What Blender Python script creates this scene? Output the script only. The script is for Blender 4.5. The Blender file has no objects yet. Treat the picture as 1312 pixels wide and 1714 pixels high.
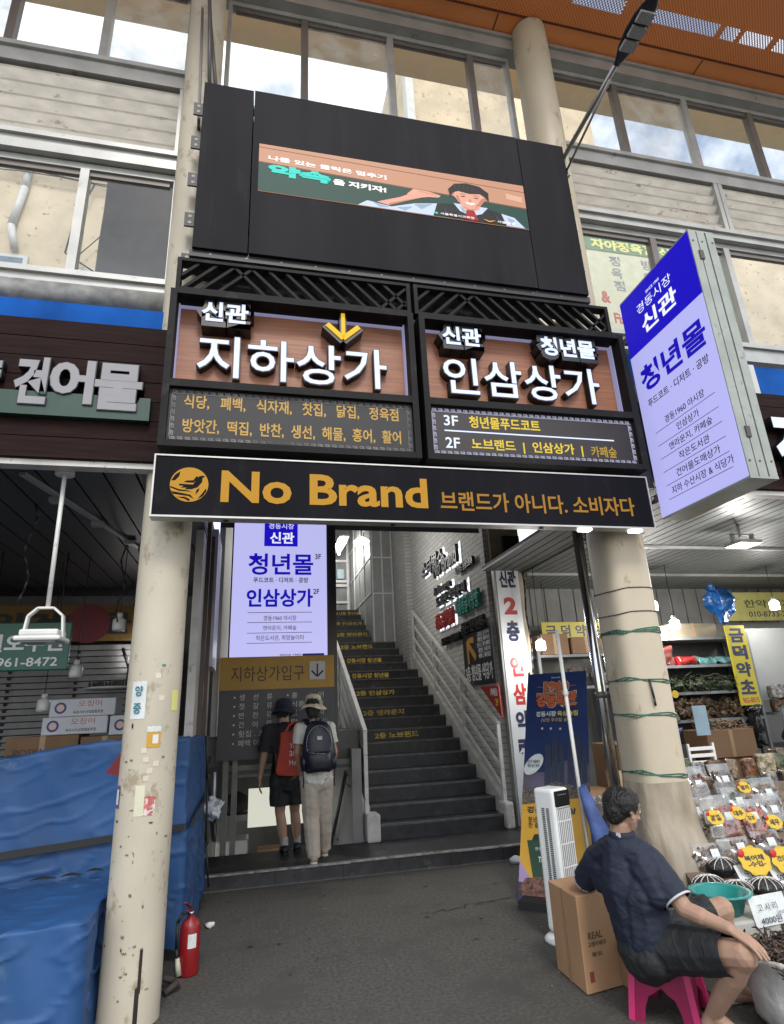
import bpy, bmesh, math, random
from mathutils import Vector, Matrix, noise
R = math.radians
random.seed(7)
scene = bpy.context.scene
COL = scene.collection

# ------------------------------------------------------------------ camera, sky, sun, exposure
cam_d = bpy.data.cameras.new('camera'); cam = bpy.data.objects.new('camera', cam_d); COL.objects.link(cam)
yaw, pitch, roll = R(13.464), R(18.560), R(-2.686)
fw = Vector((math.sin(yaw)*math.cos(pitch), math.cos(yaw)*math.cos(pitch), math.sin(pitch)))
rt = Vector((math.cos(yaw), -math.sin(yaw), 0)); up = rt.cross(fw)
rt2 = rt*math.cos(roll) + up*math.sin(roll); up2 = -rt*math.sin(roll) + up*math.cos(roll)
m = Matrix((rt2, up2, -fw)).transposed().to_4x4(); m.translation = Vector((0, 0, 1.5))
cam.matrix_world = m
cam_d.sensor_fit = 'VERTICAL'; cam_d.sensor_height = 24; cam_d.sensor_width = 24*784/1024
cam_d.lens = 989.7/1714*24; cam_d.clip_start = .05; cam_d.clip_end = 500
scene.camera = cam
SUN_EL, SUN_AZ = R(47), R(178)          # azimuth clockwise from +Y
w = bpy.data.worlds.new('World'); scene.world = w; w.use_nodes = True
nt = w.node_tree; N = nt.nodes; L = nt.links
bg = N['Background']
sky = N.new('ShaderNodeTexSky'); sky.sky_type = 'NISHITA'; sky.sun_disc = False
sky.sun_elevation = SUN_EL; sky.sun_rotation = SUN_AZ
tc = N.new('ShaderNodeTexCoord'); nz = N.new('ShaderNodeTexNoise'); nz.inputs['Scale'].default_value = 3.2
nz.inputs['Detail'].default_value = 8; nz.inputs['Roughness'].default_value = .62
L.new(tc.outputs['Generated'], nz.inputs['Vector'])
cr = N.new('ShaderNodeValToRGB'); cr.color_ramp.elements[0].position = .38; cr.color_ramp.elements[1].position = .62
cr.color_ramp.elements[0].color = (.12, .12, .12, 1); cr.color_ramp.elements[1].color = (.97, .97, .97, 1)
L.new(nz.outputs['Fac'], cr.inputs['Fac'])
mx = N.new('ShaderNodeMix'); mx.data_type = 'RGBA'
L.new(cr.outputs['Color'], mx.inputs['Factor']); L.new(sky.outputs['Color'], mx.inputs[6]); mx.inputs[7].default_value = (8.6, 8.6, 8.5, 1)
L.new(mx.outputs[2], bg.inputs['Color']); bg.inputs['Strength'].default_value = .15
sd = bpy.data.lights.new('sun', 'SUN'); sd.energy = 1.0; sd.angle = R(14); sd.color = (1, .96, .9)
so = bpy.data.objects.new('sun', sd); COL.objects.link(so)
sdir = Vector((math.sin(SUN_AZ)*math.cos(SUN_EL), math.cos(SUN_AZ)*math.cos(SUN_EL), math.sin(SUN_EL)))
so.rotation_euler = sdir.to_track_quat('Z', 'Y').to_euler()
scene.view_settings.view_transform = 'Standard'; scene.view_settings.look = 'None'
scene.view_settings.exposure = .8; scene.view_settings.gamma = 1; scene.view_settings.use_curve_mapping = False
scene.render.engine = 'CYCLES'; scene.cycles.use_denoising = True
scene.cycles.max_bounces = 8; scene.cycles.transparent_max_bounces = 12; scene.cycles.sample_clamp_indirect = 6

# ------------------------------------------------------------------ materials
def lin(c): return c/12.92 if c <= .04045 else ((c+.055)/1.055)**2.4
def S(r, g, b): return (lin(r/255), lin(g/255), lin(b/255))
MATS = {}
def M(name, rgb, rough=.6, metal=0., var=.12, scale=6., bump=0., bscale=40., dirt=None, dscale=3., dpos=.6, spec=.5, stretch=None):
    if name in MATS: return MATS[name]
    mt = bpy.data.materials.new(name); mt.use_nodes = True; MATS[name] = mt
    n = mt.node_tree.nodes; l = mt.node_tree.links; p = n['Principled BSDF']
    p.inputs['Roughness'].default_value = rough; p.inputs['Metallic'].default_value = metal
    p.inputs['Specular IOR Level'].default_value = spec
    if var or bump or dirt:
        t = n.new('ShaderNodeTexCoord'); mp = n.new('ShaderNodeMapping'); l.new(t.outputs['Object'], mp.inputs['Vector'])
        if stretch: mp.inputs['Scale'].default_value = stretch
    if var or dirt:
        a = n.new('ShaderNodeTexNoise'); a.inputs['Scale'].default_value = scale; a.inputs['Detail'].default_value = 6
        l.new(mp.outputs['Vector'], a.inputs['Vector'])
        r = n.new('ShaderNodeValToRGB'); r.color_ramp.elements[0].position = .3; r.color_ramp.elements[1].position = .7
        lo, hi = max(0, 1-var*1.6), 1+var*.6
        r.color_ramp.elements[0].color = (rgb[0]*lo, rgb[1]*lo, rgb[2]*lo, 1)
        r.color_ramp.elements[1].color = (min(1, rgb[0]*hi), min(1, rgb[1]*hi), min(1, rgb[2]*hi), 1)
        l.new(a.outputs['Fac'], r.inputs['Fac']); out = r.outputs['Color']
        if dirt:
            d = n.new('ShaderNodeTexNoise'); d.inputs['Scale'].default_value = dscale; d.inputs['Detail'].default_value = 9; d.inputs['Roughness'].default_value = .7
            l.new(mp.outputs['Vector'], d.inputs['Vector'])
            q = n.new('ShaderNodeValToRGB'); q.color_ramp.elements[0].position = dpos; q.color_ramp.elements[1].position = dpos+.07
            q.color_ramp.elements[0].color = (0, 0, 0, 1); q.color_ramp.elements[1].color = (1, 1, 1, 1)
            l.new(d.outputs['Fac'], q.inputs['Fac'])
            x = n.new('ShaderNodeMix'); x.data_type = 'RGBA'; l.new(q.outputs['Color'], x.inputs['Factor']); l.new(out, x.inputs[6]); x.inputs[7].default_value = (*dirt, 1)
            out = x.outputs[2]
        l.new(out, p.inputs['Base Color'])
    else: p.inputs['Base Color'].default_value = (*rgb, 1)
    if bump:
        b = n.new('ShaderNodeTexNoise'); b.inputs['Scale'].default_value = bscale; b.inputs['Detail'].default_value = 5; l.new(mp.outputs['Vector'], b.inputs['Vector'])
        u = n.new('ShaderNodeBump'); u.inputs['Strength'].default_value = bump; u.inputs['Distance'].default_value = .02
        l.new(b.outputs['Fac'], u.inputs['Height']); l.new(u.outputs['Normal'], p.inputs['Normal'])
    return mt
EK = .54     # lamps and lit faces, relative to the exposure
def E(name, rgb, st=1.):
    if name in MATS: return MATS[name]
    mt = bpy.data.materials.new(name); mt.use_nodes = True; MATS[name] = mt
    p = mt.node_tree.nodes['Principled BSDF']; p.inputs['Base Color'].default_value = (*[c*.3 for c in rgb], 1)
    p.inputs['Emission Color'].default_value = (*rgb, 1); p.inputs['Emission Strength'].default_value = st*EK; p.inputs['Roughness'].default_value = .5; p.inputs['Specular IOR Level'].default_value = .2
    return mt
def glassmat(name, tint=(.93, .95, .95), gl=.08, dust=.06, gr=.03):
    if name in MATS: return MATS[name]
    mt = bpy.data.materials.new(name); mt.use_nodes = True; MATS[name] = mt
    n = mt.node_tree.nodes; l = mt.node_tree.links; n.remove(n['Principled BSDF']); o = n['Material Output']
    t = n.new('ShaderNodeBsdfTransparent'); t.inputs['Color'].default_value = (*tint, 1)
    g = n.new('ShaderNodeBsdfGlossy'); g.inputs['Roughness'].default_value = gr
    d = n.new('ShaderNodeBsdfDiffuse'); d.inputs['Color'].default_value = (.8, .8, .78, 1)
    a = n.new('ShaderNodeMixShader'); a.inputs[0].default_value = gl; l.new(t.outputs[0], a.inputs[1]); l.new(g.outputs[0], a.inputs[2])
    b = n.new('ShaderNodeMixShader'); b.inputs[0].default_value = dust
    if dust > .03:
        tc = n.new('ShaderNodeTexCoord'); z = n.new('ShaderNodeTexNoise'); z.inputs['Scale'].default_value = 5; z.inputs['Detail'].default_value = 8
        l.new(tc.outputs['Object'], z.inputs['Vector']); mm = n.new('ShaderNodeMapRange'); mm.inputs[1].default_value = .35; mm.inputs[2].default_value = .75
        mm.inputs[3].default_value = dust*.4; mm.inputs[4].default_value = dust*2.2; l.new(z.outputs['Fac'], mm.inputs[0]); l.new(mm.outputs[0], b.inputs[0])
    l.new(a.outputs[0], b.inputs[1]); l.new(d.outputs[0], b.inputs[2]); l.new(b.outputs[0], o.inputs['Surface'])
    return mt
def brickmat(name, c1, c2, mort, ax='X', sc=1., bw=.3, rh=.075, bump=.5):
    if name in MATS: return MATS[name]
    mt = bpy.data.materials.new(name); mt.use_nodes = True; MATS[name] = mt
    n = mt.node_tree.nodes; l = mt.node_tree.links; p = n['Principled BSDF']
    t = n.new('ShaderNodeTexCoord'); s = n.new('ShaderNodeSeparateXYZ'); c = n.new('ShaderNodeCombineXYZ'); l.new(t.outputs['Object'], s.inputs[0])
    l.new(s.outputs['Y' if ax == 'X' else 'X'], c.inputs[0]); l.new(s.outputs['Z'], c.inputs[1])
    b = n.new('ShaderNodeTexBrick'); b.inputs['Scale'].default_value = sc; b.inputs['Brick Width'].default_value = bw; b.inputs['Row Height'].default_value = rh
    b.inputs['Mortar Size'].default_value = .006; b.inputs['Mortar Smooth'].default_value = .4
    b.inputs['Color1'].default_value = (*c1, 1); b.inputs['Color2'].default_value = (*c2, 1); b.inputs['Mortar'].default_value = (*mort, 1)
    l.new(c.outputs[0], b.inputs['Vector'])
    nz = n.new('ShaderNodeTexNoise'); nz.inputs['Scale'].default_value = 18; nz.inputs['Detail'].default_value = 6; l.new(t.outputs['Object'], nz.inputs['Vector'])
    x = n.new('ShaderNodeMix'); x.data_type = 'RGBA'; x.blend_type = 'MULTIPLY'; x.inputs['Factor'].default_value = .5
    l.new(b.outputs['Color'], x.inputs[6]); l.new(nz.outputs['Color'], x.inputs[7])
    hv = n.new('ShaderNodeMix'); hv.data_type = 'RGBA'; hv.inputs['Factor'].default_value = .55; l.new(x.outputs[2], hv.inputs[6]); l.new(b.outputs['Color'], hv.inputs[7])
    l.new(hv.outputs[2], p.inputs['Base Color']); p.inputs['Roughness'].default_value = .75
    ad = n.new('ShaderNodeMath'); ad.operation = 'MULTIPLY_ADD'; l.new(b.outputs['Fac'], ad.inputs[0]); ad.inputs[1].default_value = -1.; l.new(nz.outputs['Fac'], ad.inputs[2])
    u = n.new('ShaderNodeBump'); u.inputs['Strength'].default_value = bump; u.inputs['Distance'].default_value = .01; l.new(ad.outputs[0], u.inputs['Height']); l.new(u.outputs['Normal'], p.inputs['Normal'])
    return mt

# ------------------------------------------------------------------ builders
def tag(o, label=None, cat=None, group=None, kind=None):
    if label: o['label'] = label
    if cat: o['category'] = cat
    if group: o['group'] = group
    if kind: o['kind'] = kind
    return o
def thing(name, label, cat, loc=(0, 0, 0), group=None):
    o = bpy.data.objects.new(name, None); COL.objects.link(o); o.location = loc; o.empty_display_size = .1
    return tag(o, label, cat, group)
def wloc(o):
    v = Vector(o.location)
    p = o.parent
    if p: return wloc_parent(p) + v
    return v
BASE = {}
def link(name, me, mat=None, parent=None):
    o = bpy.data.objects.new(name, me); COL.objects.link(o)
    if mat is not None:
        for x in (mat if isinstance(mat, (list, tuple)) else [mat]): me.materials.append(x)
    if parent is not None:
        o.parent = parent
        o.matrix_parent_inverse = Matrix.Translation(-BASE.get(parent.name, Vector(parent.location)))
        BASE[o.name] = Vector((0, 0, 0)) if not parent.parent else Vector((0, 0, 0))
    return o
class B:
    """collects shapes, links them as ONE mesh object"""
    def __init__(s): s.bm = bmesh.new()
    def box(s, x0, x1, y0, y1, z0, z1, mi=0):
        v = [s.bm.verts.new((x, y, z)) for x in (x0, x1) for y in (y0, y1) for z in (z0, z1)]
        for f in ((0, 1, 3, 2), (4, 6, 7, 5), (0, 4, 5, 1), (2, 3, 7, 6), (0, 2, 6, 4), (1, 5, 7, 3)):
            s.bm.faces.new([v[i] for i in f]).material_index = mi
        return s
    def obox(s, o, u, v, n, a, b, c, mi=0):
        """oriented box: from o along unit axes u,v,n with lengths a,b,c"""
        o, u, v, n = Vector(o), Vector(u)*a, Vector(v)*b, Vector(n)*c
        q = [s.bm.verts.new(o+u*i+v*j+n*k) for i in (0, 1) for j in (0, 1) for k in (0, 1)]
        for f in ((0, 1, 3, 2), (4, 6, 7, 5), (0, 4, 5, 1), (2, 3, 7, 6), (0, 2, 6, 4), (1, 5, 7, 3)):
            s.bm.faces.new([q[i] for i in f]).material_index = mi
        return s
    def bar(s, p0, p1, wd, th, upv=(0, 0, 1), mi=0):
        p0, p1 = Vector(p0), Vector(p1); d = p1-p0; ln = d.length; d.normalize(); sd = d.cross(Vector(upv))
        if sd.length < 1e-4: sd = d.cross(Vector((1, 0, 0)))
        sd.normalize(); n = sd.cross(d)
        return s.obox(p0-sd*wd/2-n*th/2, d, sd, n, ln, wd, th, mi)
    def cyl(s, p0, p1, r0, r1=None, n=16, cap=True, mi=0):
        r1 = r0 if r1 is None else r1
        p0, p1 = Vector(p0), Vector(p1); d = (p1-p0).normalized()
        a = d.cross(Vector((0, 0, 1)))
        if a.length < 1e-4: a = Vector((1, 0, 0))
        a.normalize(); b = d.cross(a)
        A = [s.bm.verts.new(p0+(a*math.cos(t)+b*math.sin(t))*r0) for t in [2*math.pi*i/n for i in range(n)]]
        C = [s.bm.verts.new(p1+(a*math.cos(t)+b*math.sin(t))*r1) for t in [2*math.pi*i/n for i in range(n)]]
        for i in range(n):
            f = s.bm.faces.new((A[i], A[(i+1) % n], C[(i+1) % n], C[i])); f.smooth = True; f.material_index = mi
        if cap:
            s.bm.faces.new(A).material_index = mi; s.bm.faces.new(C).material_index = mi
        return s
    def tube(s, pts, r, n=8, mi=0):
        for a, b in zip(pts, pts[1:]): s.cyl(a, b, r, r, n, True, mi)
        return s
    def lathe(s, prof, c=(0, 0, 0), n=24, sx=1., sy=1., mi=0):
        c = Vector(c); rings = []
        for r, z in prof: rings.append([s.bm.verts.new(c+Vector((r*sx*math.cos(2*math.pi*i/n), r*sy*math.sin(2*math.pi*i/n), z))) for i in range(n)])
        for a, b in zip(rings, rings[1:]):
            for i in range(n):
                f = s.bm.faces.new((a[i], a[(i+1) % n], b[(i+1) % n], b[i])); f.smooth = True; f.material_index = mi
        return s
    def poly(s, pts, mi=0, ext=None):
        v = [s.bm.verts.new(p) for p in pts]
        f = s.bm.faces.new(v); f.material_index = mi
        if ext:
            e = Vector(ext); v2 = [s.bm.verts.new(Vector(p)+e) for p in pts]
            s.bm.faces.new(list(reversed(v2))).material_index = mi
            for i in range(len(v)): s.bm.faces.new((v[i], v2[i], v2[(i+1) % len(v)], v[(i+1) % len(v)])).material_index = mi
        return s
    def sph(s, c, r, n=12, sc=(1, 1, 1), mi=0):
        t = bmesh.ops.create_uvsphere(s.bm, u_segments=n, v_segments=max(6, n*2//3), radius=r, matrix=Matrix.Translation(c) @ Matrix.Diagonal((*sc, 1)))
        for v in t['verts']:
            for f in v.link_faces: f.smooth = True; f.material_index = mi
        return s
    def noise(s, amp, sc, seed=0):
        for v in s.bm.verts:
            v.co += noise.noise_vector(v.co*sc+Vector((seed, seed*2, 0)))*amp
        return s
    def bevel(s, wd, seg=2):
        bmesh.ops.remove_doubles(s.bm, verts=s.bm.verts, dist=1e-5)
        bmesh.ops.bevel(s.bm, geom=[e for e in s.bm.edges if e.is_manifold and e.calc_face_angle(0) > .5], offset=wd, segments=seg, affect='EDGES', profile=.5)
        return s
    def o(s, name, mat, parent=None, rz=None, piv=None):
        if rz is not None:
            mtx = Matrix.Translation(piv) @ Matrix.Rotation(rz, 4, 'Z') @ Matrix.Translation(-Vector(piv))
            s.bm.transform(mtx)
        bmesh.ops.recalc_face_normals(s.bm, faces=s.bm.faces)
        me = bpy.data.meshes.new(name); s.bm.to_mesh(me); s.bm.free()
        return link(name, me, mat, parent)
def struct(name, b, mat): return tag(b.o(name, mat), kind='structure')
def single(name, b, mat, label, cat, group=None): return tag(b.o(name, mat), label, cat, group)

def txt(name, s, mat, parent, o, u, v, wd, ht, depth=.004, bold=.018, body=None):
    """lettering fitted in the rectangle from o: along u (wd) and v (ht), standing out by depth"""
    c = bpy.data.curves.new('lettering', 'FONT'); c.body = s; c.offset = bold; c.extrude = .01 if depth else 0; c.resolution_u = 3
    c.align_x = 'CENTER' if '\n' in s else 'LEFT'
    t = bpy.data.objects.new('lettering', c); me = bpy.data.meshes.new_from_object(t)
    bpy.data.objects.remove(t); bpy.data.curves.remove(c)
    X = [q.co.x for q in me.vertices]; Y = [q.co.y for q in me.vertices]; Z = [q.co.z for q in me.vertices]
    x0, x1, y0, y1, z0, z1 = min(X), max(X), min(Y), max(Y), min(Z), max(Z)
    o, u, v = Vector(o), Vector(u).normalized(), Vector(v).normalized(); n = u.cross(v)
    for q in me.vertices:
        a, b, k = (q.co.x-x0)/(x1-x0)*wd, (q.co.y-y0)/(y1-y0)*ht, (q.co.z-z0)/max(1e-6, z1-z0)*depth
        q.co = o+u*a+v*b+n*k
    me.materials.clear()
    return link(name, me, mat, parent)
def tY(s, mat, parent, y, x0, x1, z0, z1, depth=.004, bold=.018, name='lettering'):
    return txt(name, s, mat, parent, (x0, y, z0), (1, 0, 0), (0, 0, 1), x1-x0, z1-z0, depth, bold)
def tX(s, mat, parent, x, ya, yb, z0, z1, depth=.004, bold=.018, name='lettering'):
    return txt(name, s, mat, parent, (x, ya, z0), (0, -1, 0), (0, 0, 1), ya-yb, z1-z0, depth, bold)

def hull(bm, prims):
    tm = bpy.data.meshes.new('tmp')
    for p in prims:
        k = bmesh.new()
        for c, r in ((p[0], p[2]), (p[1], p[3])):
            bmesh.ops.create_icosphere(k, subdivisions=2, radius=r, matrix=Matrix.Translation(c))
        pts = [v.co.copy() for v in k.verts]; k.free(); k = bmesh.new()
        for q in pts: k.verts.new(q)
        bmesh.ops.convex_hull(k, input=k.verts[:])
        lone = [v for v in k.verts if not v.link_faces]
        if lone: bmesh.ops.delete(k, geom=lone, context='VERTS')
        k.to_mesh(tm); k.free(); bm.from_mesh(tm)
    bpy.data.meshes.remove(tm)
def organic(name, prims, mat, parent, voxel=.006, smooth=6, folds=0., fscale=14., cuts=(), stretch=None):
    """one continuous surface grown over tapered limbs"""
    bm = bmesh.new(); hull(bm, prims)
    me = bpy.data.meshes.new('limbs'); bm.to_mesh(me); bm.free()
    t = bpy.data.objects.new('limbs', me); COL.objects.link(t)
    rm = t.modifiers.new('r', 'REMESH'); rm.mode = 'VOXEL'; rm.voxel_size = voxel; rm.use_smooth_shade = True
    sm = t.modifiers.new('s', 'SMOOTH'); sm.factor = .5; sm.iterations = smooth
    bpy.context.view_layer.update()
    dg = bpy.context.evaluated_depsgraph_get()
    me2 = bpy.data.meshes.new_from_object(t.evaluated_get(dg)); bpy.data.objects.remove(t); bpy.data.meshes.remove(me)
    bm = bmesh.new(); bm.from_mesh(me2)
    if folds:
        bm.normal_update()
        for v in bm.verts:
            q = v.co.copy()
            if stretch: q = Vector((q.x*stretch[0], q.y*stretch[1], q.z*stretch[2]))
            a = noise.noise(q*fscale)+.5*noise.noise(q*fscale*2.3)+.3*max(0, .16-abs(noise.noise(q*fscale*1.3+Vector((9, 0, 0)))))/.16-.25*max(0, .1-abs(noise.noise(q*fscale*2.9)))/.1; v.co += v.normal*folds*(a-abs(noise.noise(q*fscale*.7))*.8)
    for c, n, rad in cuts:
        c = Vector(c)
        n = Vector(n).normalized(); fs = []
        for f in bm.faces:
            q = f.calc_center_median()-c; k = q.dot(n)
            if -.05 < k < .3 and (q-n*k).length < rad: fs.append(f)
        g = set(fs)
        for f in fs: g.update(f.verts); g.update(f.edges)
        bmesh.ops.bisect_plane(bm, geom=list(g), plane_co=c, plane_no=n, clear_outer=True)
    bm.to_mesh(me2); bm.free(); me2.materials.clear()
    for p in me2.polygons: p.use_smooth = True
    return link(name, me2, mat, parent)
def strands_on(src, n, ln, r, mat, name='hair_strands', down=.5, seed=1):
    """short hairs rooted over a scalp surface, one mesh"""
    rd = random.Random(seed); me = src.data; bm = bmesh.new(); polys = me.polygons; w_ = [p.area for p in polys]
    for p in rd.choices(list(polys), w_, k=n):
        c = p.center+Vector((rd.uniform(-1, 1), rd.uniform(-1, 1), rd.uniform(-1, 1)))*.002; nn = p.normal
        t = (Vector((rd.uniform(-.5, .5), rd.uniform(-.5, .5), -1))); t = (t-nn*t.dot(nn)); d = (nn*.55+t.normalized()*down).normalized() if t.length > .01 else nn
        s = d.cross(nn); s = s.normalized() if s.length > 1e-3 else Vector((1, 0, 0)); l_ = ln*rd.uniform(.6, 1.25)
        m_ = c+d*l_*.55; e = m_+(d*.6+t.normalized()*.5 if t.length > .01 else d).normalized()*l_*.5
        v = [bm.verts.new(q) for q in (c-s*r, c+s*r, m_+s*r*.8, m_-s*r*.8, e)]
        bm.faces.new((v[0], v[1], v[2], v[3])); bm.faces.new((v[3], v[2], v[4]))
    m2 = bpy.data.meshes.new(name); bm.to_mesh(m2); bm.free(); return link(name, m2, mat, src)
def chain(pts, rad): return [(Vector(a), Vector(b), ra, rb) for a, b, ra, rb in zip(pts, pts[1:], rad, rad[1:])]
def copy_thing(r, loc, label=None, group=None):
    c = r.copy(); COL.objects.link(c); c.location = loc
    if label: c['label'] = label
    if group: c['group'] = group
    for ch in list(r.children):
        k = ch.copy(); COL.objects.link(k); k.parent = c
        for g in ch.children:
            q = g.copy(); COL.objects.link(q); q.parent = k
    return c

# ------------------------------------------------------------------ ground, platform, building shells
ASPH = M('asphalt', (.078, .075, .066), .8, var=.32, scale=45, bump=.5, bscale=150, dirt=(.055, .052, .046), dscale=1.9, dpos=.52)
g = B()
for x0, x1, y0, y1 in ((-40, 40, -30, 6.45), (-40, -.5, 6.45, 40), (3.1, 40, 6.45, 40)): g.poly([(x0, y0, 0), (x1, y0, 0), (x1, y1, 0), (x0, y1, 0)])
struct('street', g, ASPH)
def jag(x0, y0, x1, y1, n_, sd, z=.0045, wd=.006):
    rd = random.Random(sd); b = B(); P = [Vector((x0+(x1-x0)*i/n_+rd.uniform(-.05, .05), y0+(y1-y0)*i/n_+rd.uniform(-.04, .04), z)) for i in range(n_+1)]
    for a, c in zip(P, P[1:]):
        d = (c-a).normalized(); s = Vector((-d.y, d.x, 0))*wd*rd.uniform(.3, 1); b.poly([a-s*.6, a+s*.6, c+s, c-s])
    return b
CRK = M('crack_dark', (.018, .017, .015), .9, var=0)
struct('street_crack', jag(1.35, 5.15, 2.15, 5.3, 16, 1, wd=.007), CRK)
PATCH = M('asphalt_patch', (.045, .044, .04), .82, var=.5, scale=60, bump=.7, bscale=140)
rd = random.Random(4)
def blot(cx, cy, rx, ry, sd, z=.004):
    return B().poly([(cx+rx*math.cos(t)*(1+.22*noise.noise(Vector((math.cos(t)*1.5, math.sin(t)*1.5, sd)))), cy+ry*math.sin(t)*(1+.22*noise.noise(Vector((math.cos(t)*1.5+5, math.sin(t)*1.5, sd)))), z) for t in [2*math.pi*i/40 for i in range(40)]])
bb = B()
for k in range(34):
    x, y_ = rd.uniform(-.3, 2.6), rd.uniform(2.6, 6.35); r = rd.uniform(.008, .022)
    bb.poly([(x+r*math.cos(t)*rd.uniform(.75, 1.1), y_+r*math.sin(t)*rd.uniform(.75, 1.1), .005) for t in [2*math.pi*i/12 for i in range(12)]])
tag(bb.o('gum_spots', M('gum_dark', (.028, .027, .025), .6, var=0)), 'dark flattened gum spots dotted over the asphalt', 'stains', None, 'stuff')
STONE = M('dark_granite', (.028, .028, .032), .5, var=.3, scale=9, bump=.1, bscale=90, dirt=(.07, .07, .07), dscale=5, dpos=.58)
NOSE = M('worn_nosing', (.3, .29, .28), .6, var=.35, scale=14, dirt=(.08, .08, .08), dscale=9, dpos=.55)
struct('entrance_platform', B().box(-.46, 3.1, 6.46, 7.3, -.1, .13), STONE)
b = B()
for i, x in enumerate((-.46, .98, 2.06)): b.box(x, (.975, 2.055, 3.1)[i], 6.445, 6.50, .122+.004*(i % 2), .136+.003*(i % 2))
struct('platform_nosing', b, NOSE)
b = B()
for x in (.25, .9, 1.45, 2.0, 2.55): b.box(x, x+.006, 6.454, 6.46, .0, .12)
b.box(1.98, 2.1, 6.452, 6.46, 0.01, .125)
struct('platform_joints', b, M('joint_grey', (.025, .024, .024), .8))
# beyond the entrance: market building block
WHT = M('stair_white', (.55, .55, .54), .6, var=.1, scale=3, dirt=(.35, .34, .32), dscale=3, dpos=.62)
GREY = M('grey_paint', (.2, .2, .2), .6, var=.15, scale=3, dirt=(.1, .1, .1), dscale=4, dpos=.6)
DARKC = M('dark_ceiling', (.05, .05, .055), .7)
struct('basement_floor', B().box(-.6, 3, 7.32, 12.5, -1.1, -1.0), GREY)
struct('basement_backdrop', B().box(-2.5, 1.27, 11.2, 11.3, -1, 1.4), M('basement_grey', (.11, .11, .105), .7))
b = B(); b.box(-.6, 1.27, 7.62, 11.2, .98, 1.3)
struct('basement_ceiling', b, M('pale_soffit', (.16, .16, .15), .7))
# upper stair hall
b = B()
b.box(-.46, -.39, 7.42, 17, 1.31, 7); b.box(-.39, 4.2, 15.3, 15.4, 3.3, 7); b.box(-.39, 4.2, 7.55, 17, 6.6, 6.7)
tag(b.o('stair_hall', WHT), 'white walls and ceiling of the hall above the stairs', 'wall')
struct('upper_landing', B().box(-.38, 2.44, 14.15, 15.3, 3.5, 3.66), GREY)
PANEL = M('hall_panel', (.3, .31, .31), .5, var=.1)
t = thing('partition', 'grey framed partition with white bars beside the top of the stairs', 'partition', (2.5, 12.4, 3.2))
b = B(); b.box(2.45, 2.925, 12.42, 12.45, 2.6, 6.6); b.box(2.43, 2.45, 12.42, 15.29, 2.8, 6.6); b.o('panel', PANEL, t)
b = B()
for z in (3.9, 4.7, 5.5): b.box(2.45, 2.925, 12.4, 12.42, z, z+.03); b.box(2.41, 2.43, 12.4, 15.28, z, z+.03)
for x in (2.45, 2.67, 2.89): b.box(x, x+.03, 12.395, 12.418, 2.6, 6.6)
for y in (13.1, 13.8, 14.5): b.box(2.405, 2.428, y, y+.03, 3.2, 6.6)
b.o('frame', M('white_metal', (.6, .6, .6), .4, var=.05), t)
t = thing('glass_door', 'white framed glass door with a small notice at the top of the stairs', 'door', (2.15, 15.2, 3.67))
b = B()
for x in (1.9, 2.33): b.box(x, x+.06, 15.2, 15.29, 3.67, 5.95)
for z in (4.2, 4.75, 5.3, 5.9): b.box(1.96, 2.33, 15.205, 15.29, z, z+.06)
b.o('frame', MATS['white_metal'], t)
B().box(1.96, 2.33, 15.25, 15.26, 3.67, 5.95).o('pane', M('dim_glass', (.22, .23, .23), .15), t)
q = B().box(2.08, 2.25, 15.19, 15.2, 4.85, 5.1).o('notice', M('pale_blue_paper', (.4, .55, .62), .6), t)
B().box(1.94, 2.35, 15.192, 15.2, 4.63, 4.7).o('label_strip', M('pale_strip', (.6, .6, .58), .6), t)
t = thing('hall_lamp', 'lit round ceiling lamp hanging over the top of the stairs', 'lamp', (1.72, 9.5, 4.2))
B().lathe([(0, 0), (.12, 0), (.135, .04), (.09, .08), (.02, .12)], (1.72, 9.5, 4.2), 20).o('shade', E('lamp_white', (1, .98, .95), 4), t)
B().cyl((1.72, 9.5, 4.32), (1.72, 9.5, 6.6), .012).o('rod', M('black_metal', (.02, .02, .02), .4, var=0), t)
def point(name, loc, en, parent=None, r=.06, col=(1, .97, .92)):
    d = bpy.data.lights.new(name, 'POINT'); d.energy = en; d.shadow_soft_size = r; d.color = col
    o = bpy.data.objects.new(name, d); COL.objects.link(o); o.location = loc; return o
point('hall_lamp_light', (1.72, 9.5, 4.1), 40)
t = thing('tube_lamp', 'lit white tube lamp slanting over the upper landing', 'lamp', (1.2, 14.0, 5.3))
B().cyl((1.9, 13.2, 5.35), (2.05, 14.6, 5.35), .03, n=12).o('tube', E('tube_white', (1, 1, 1), 6), t); B().box(1.87, 2.1, 13.1, 14.7, 5.40, 5.44).o('batten', MATS['white_metal'], t)
point('tube_light', (1.95, 13.8, 5.2), 40, None, .1)

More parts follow.
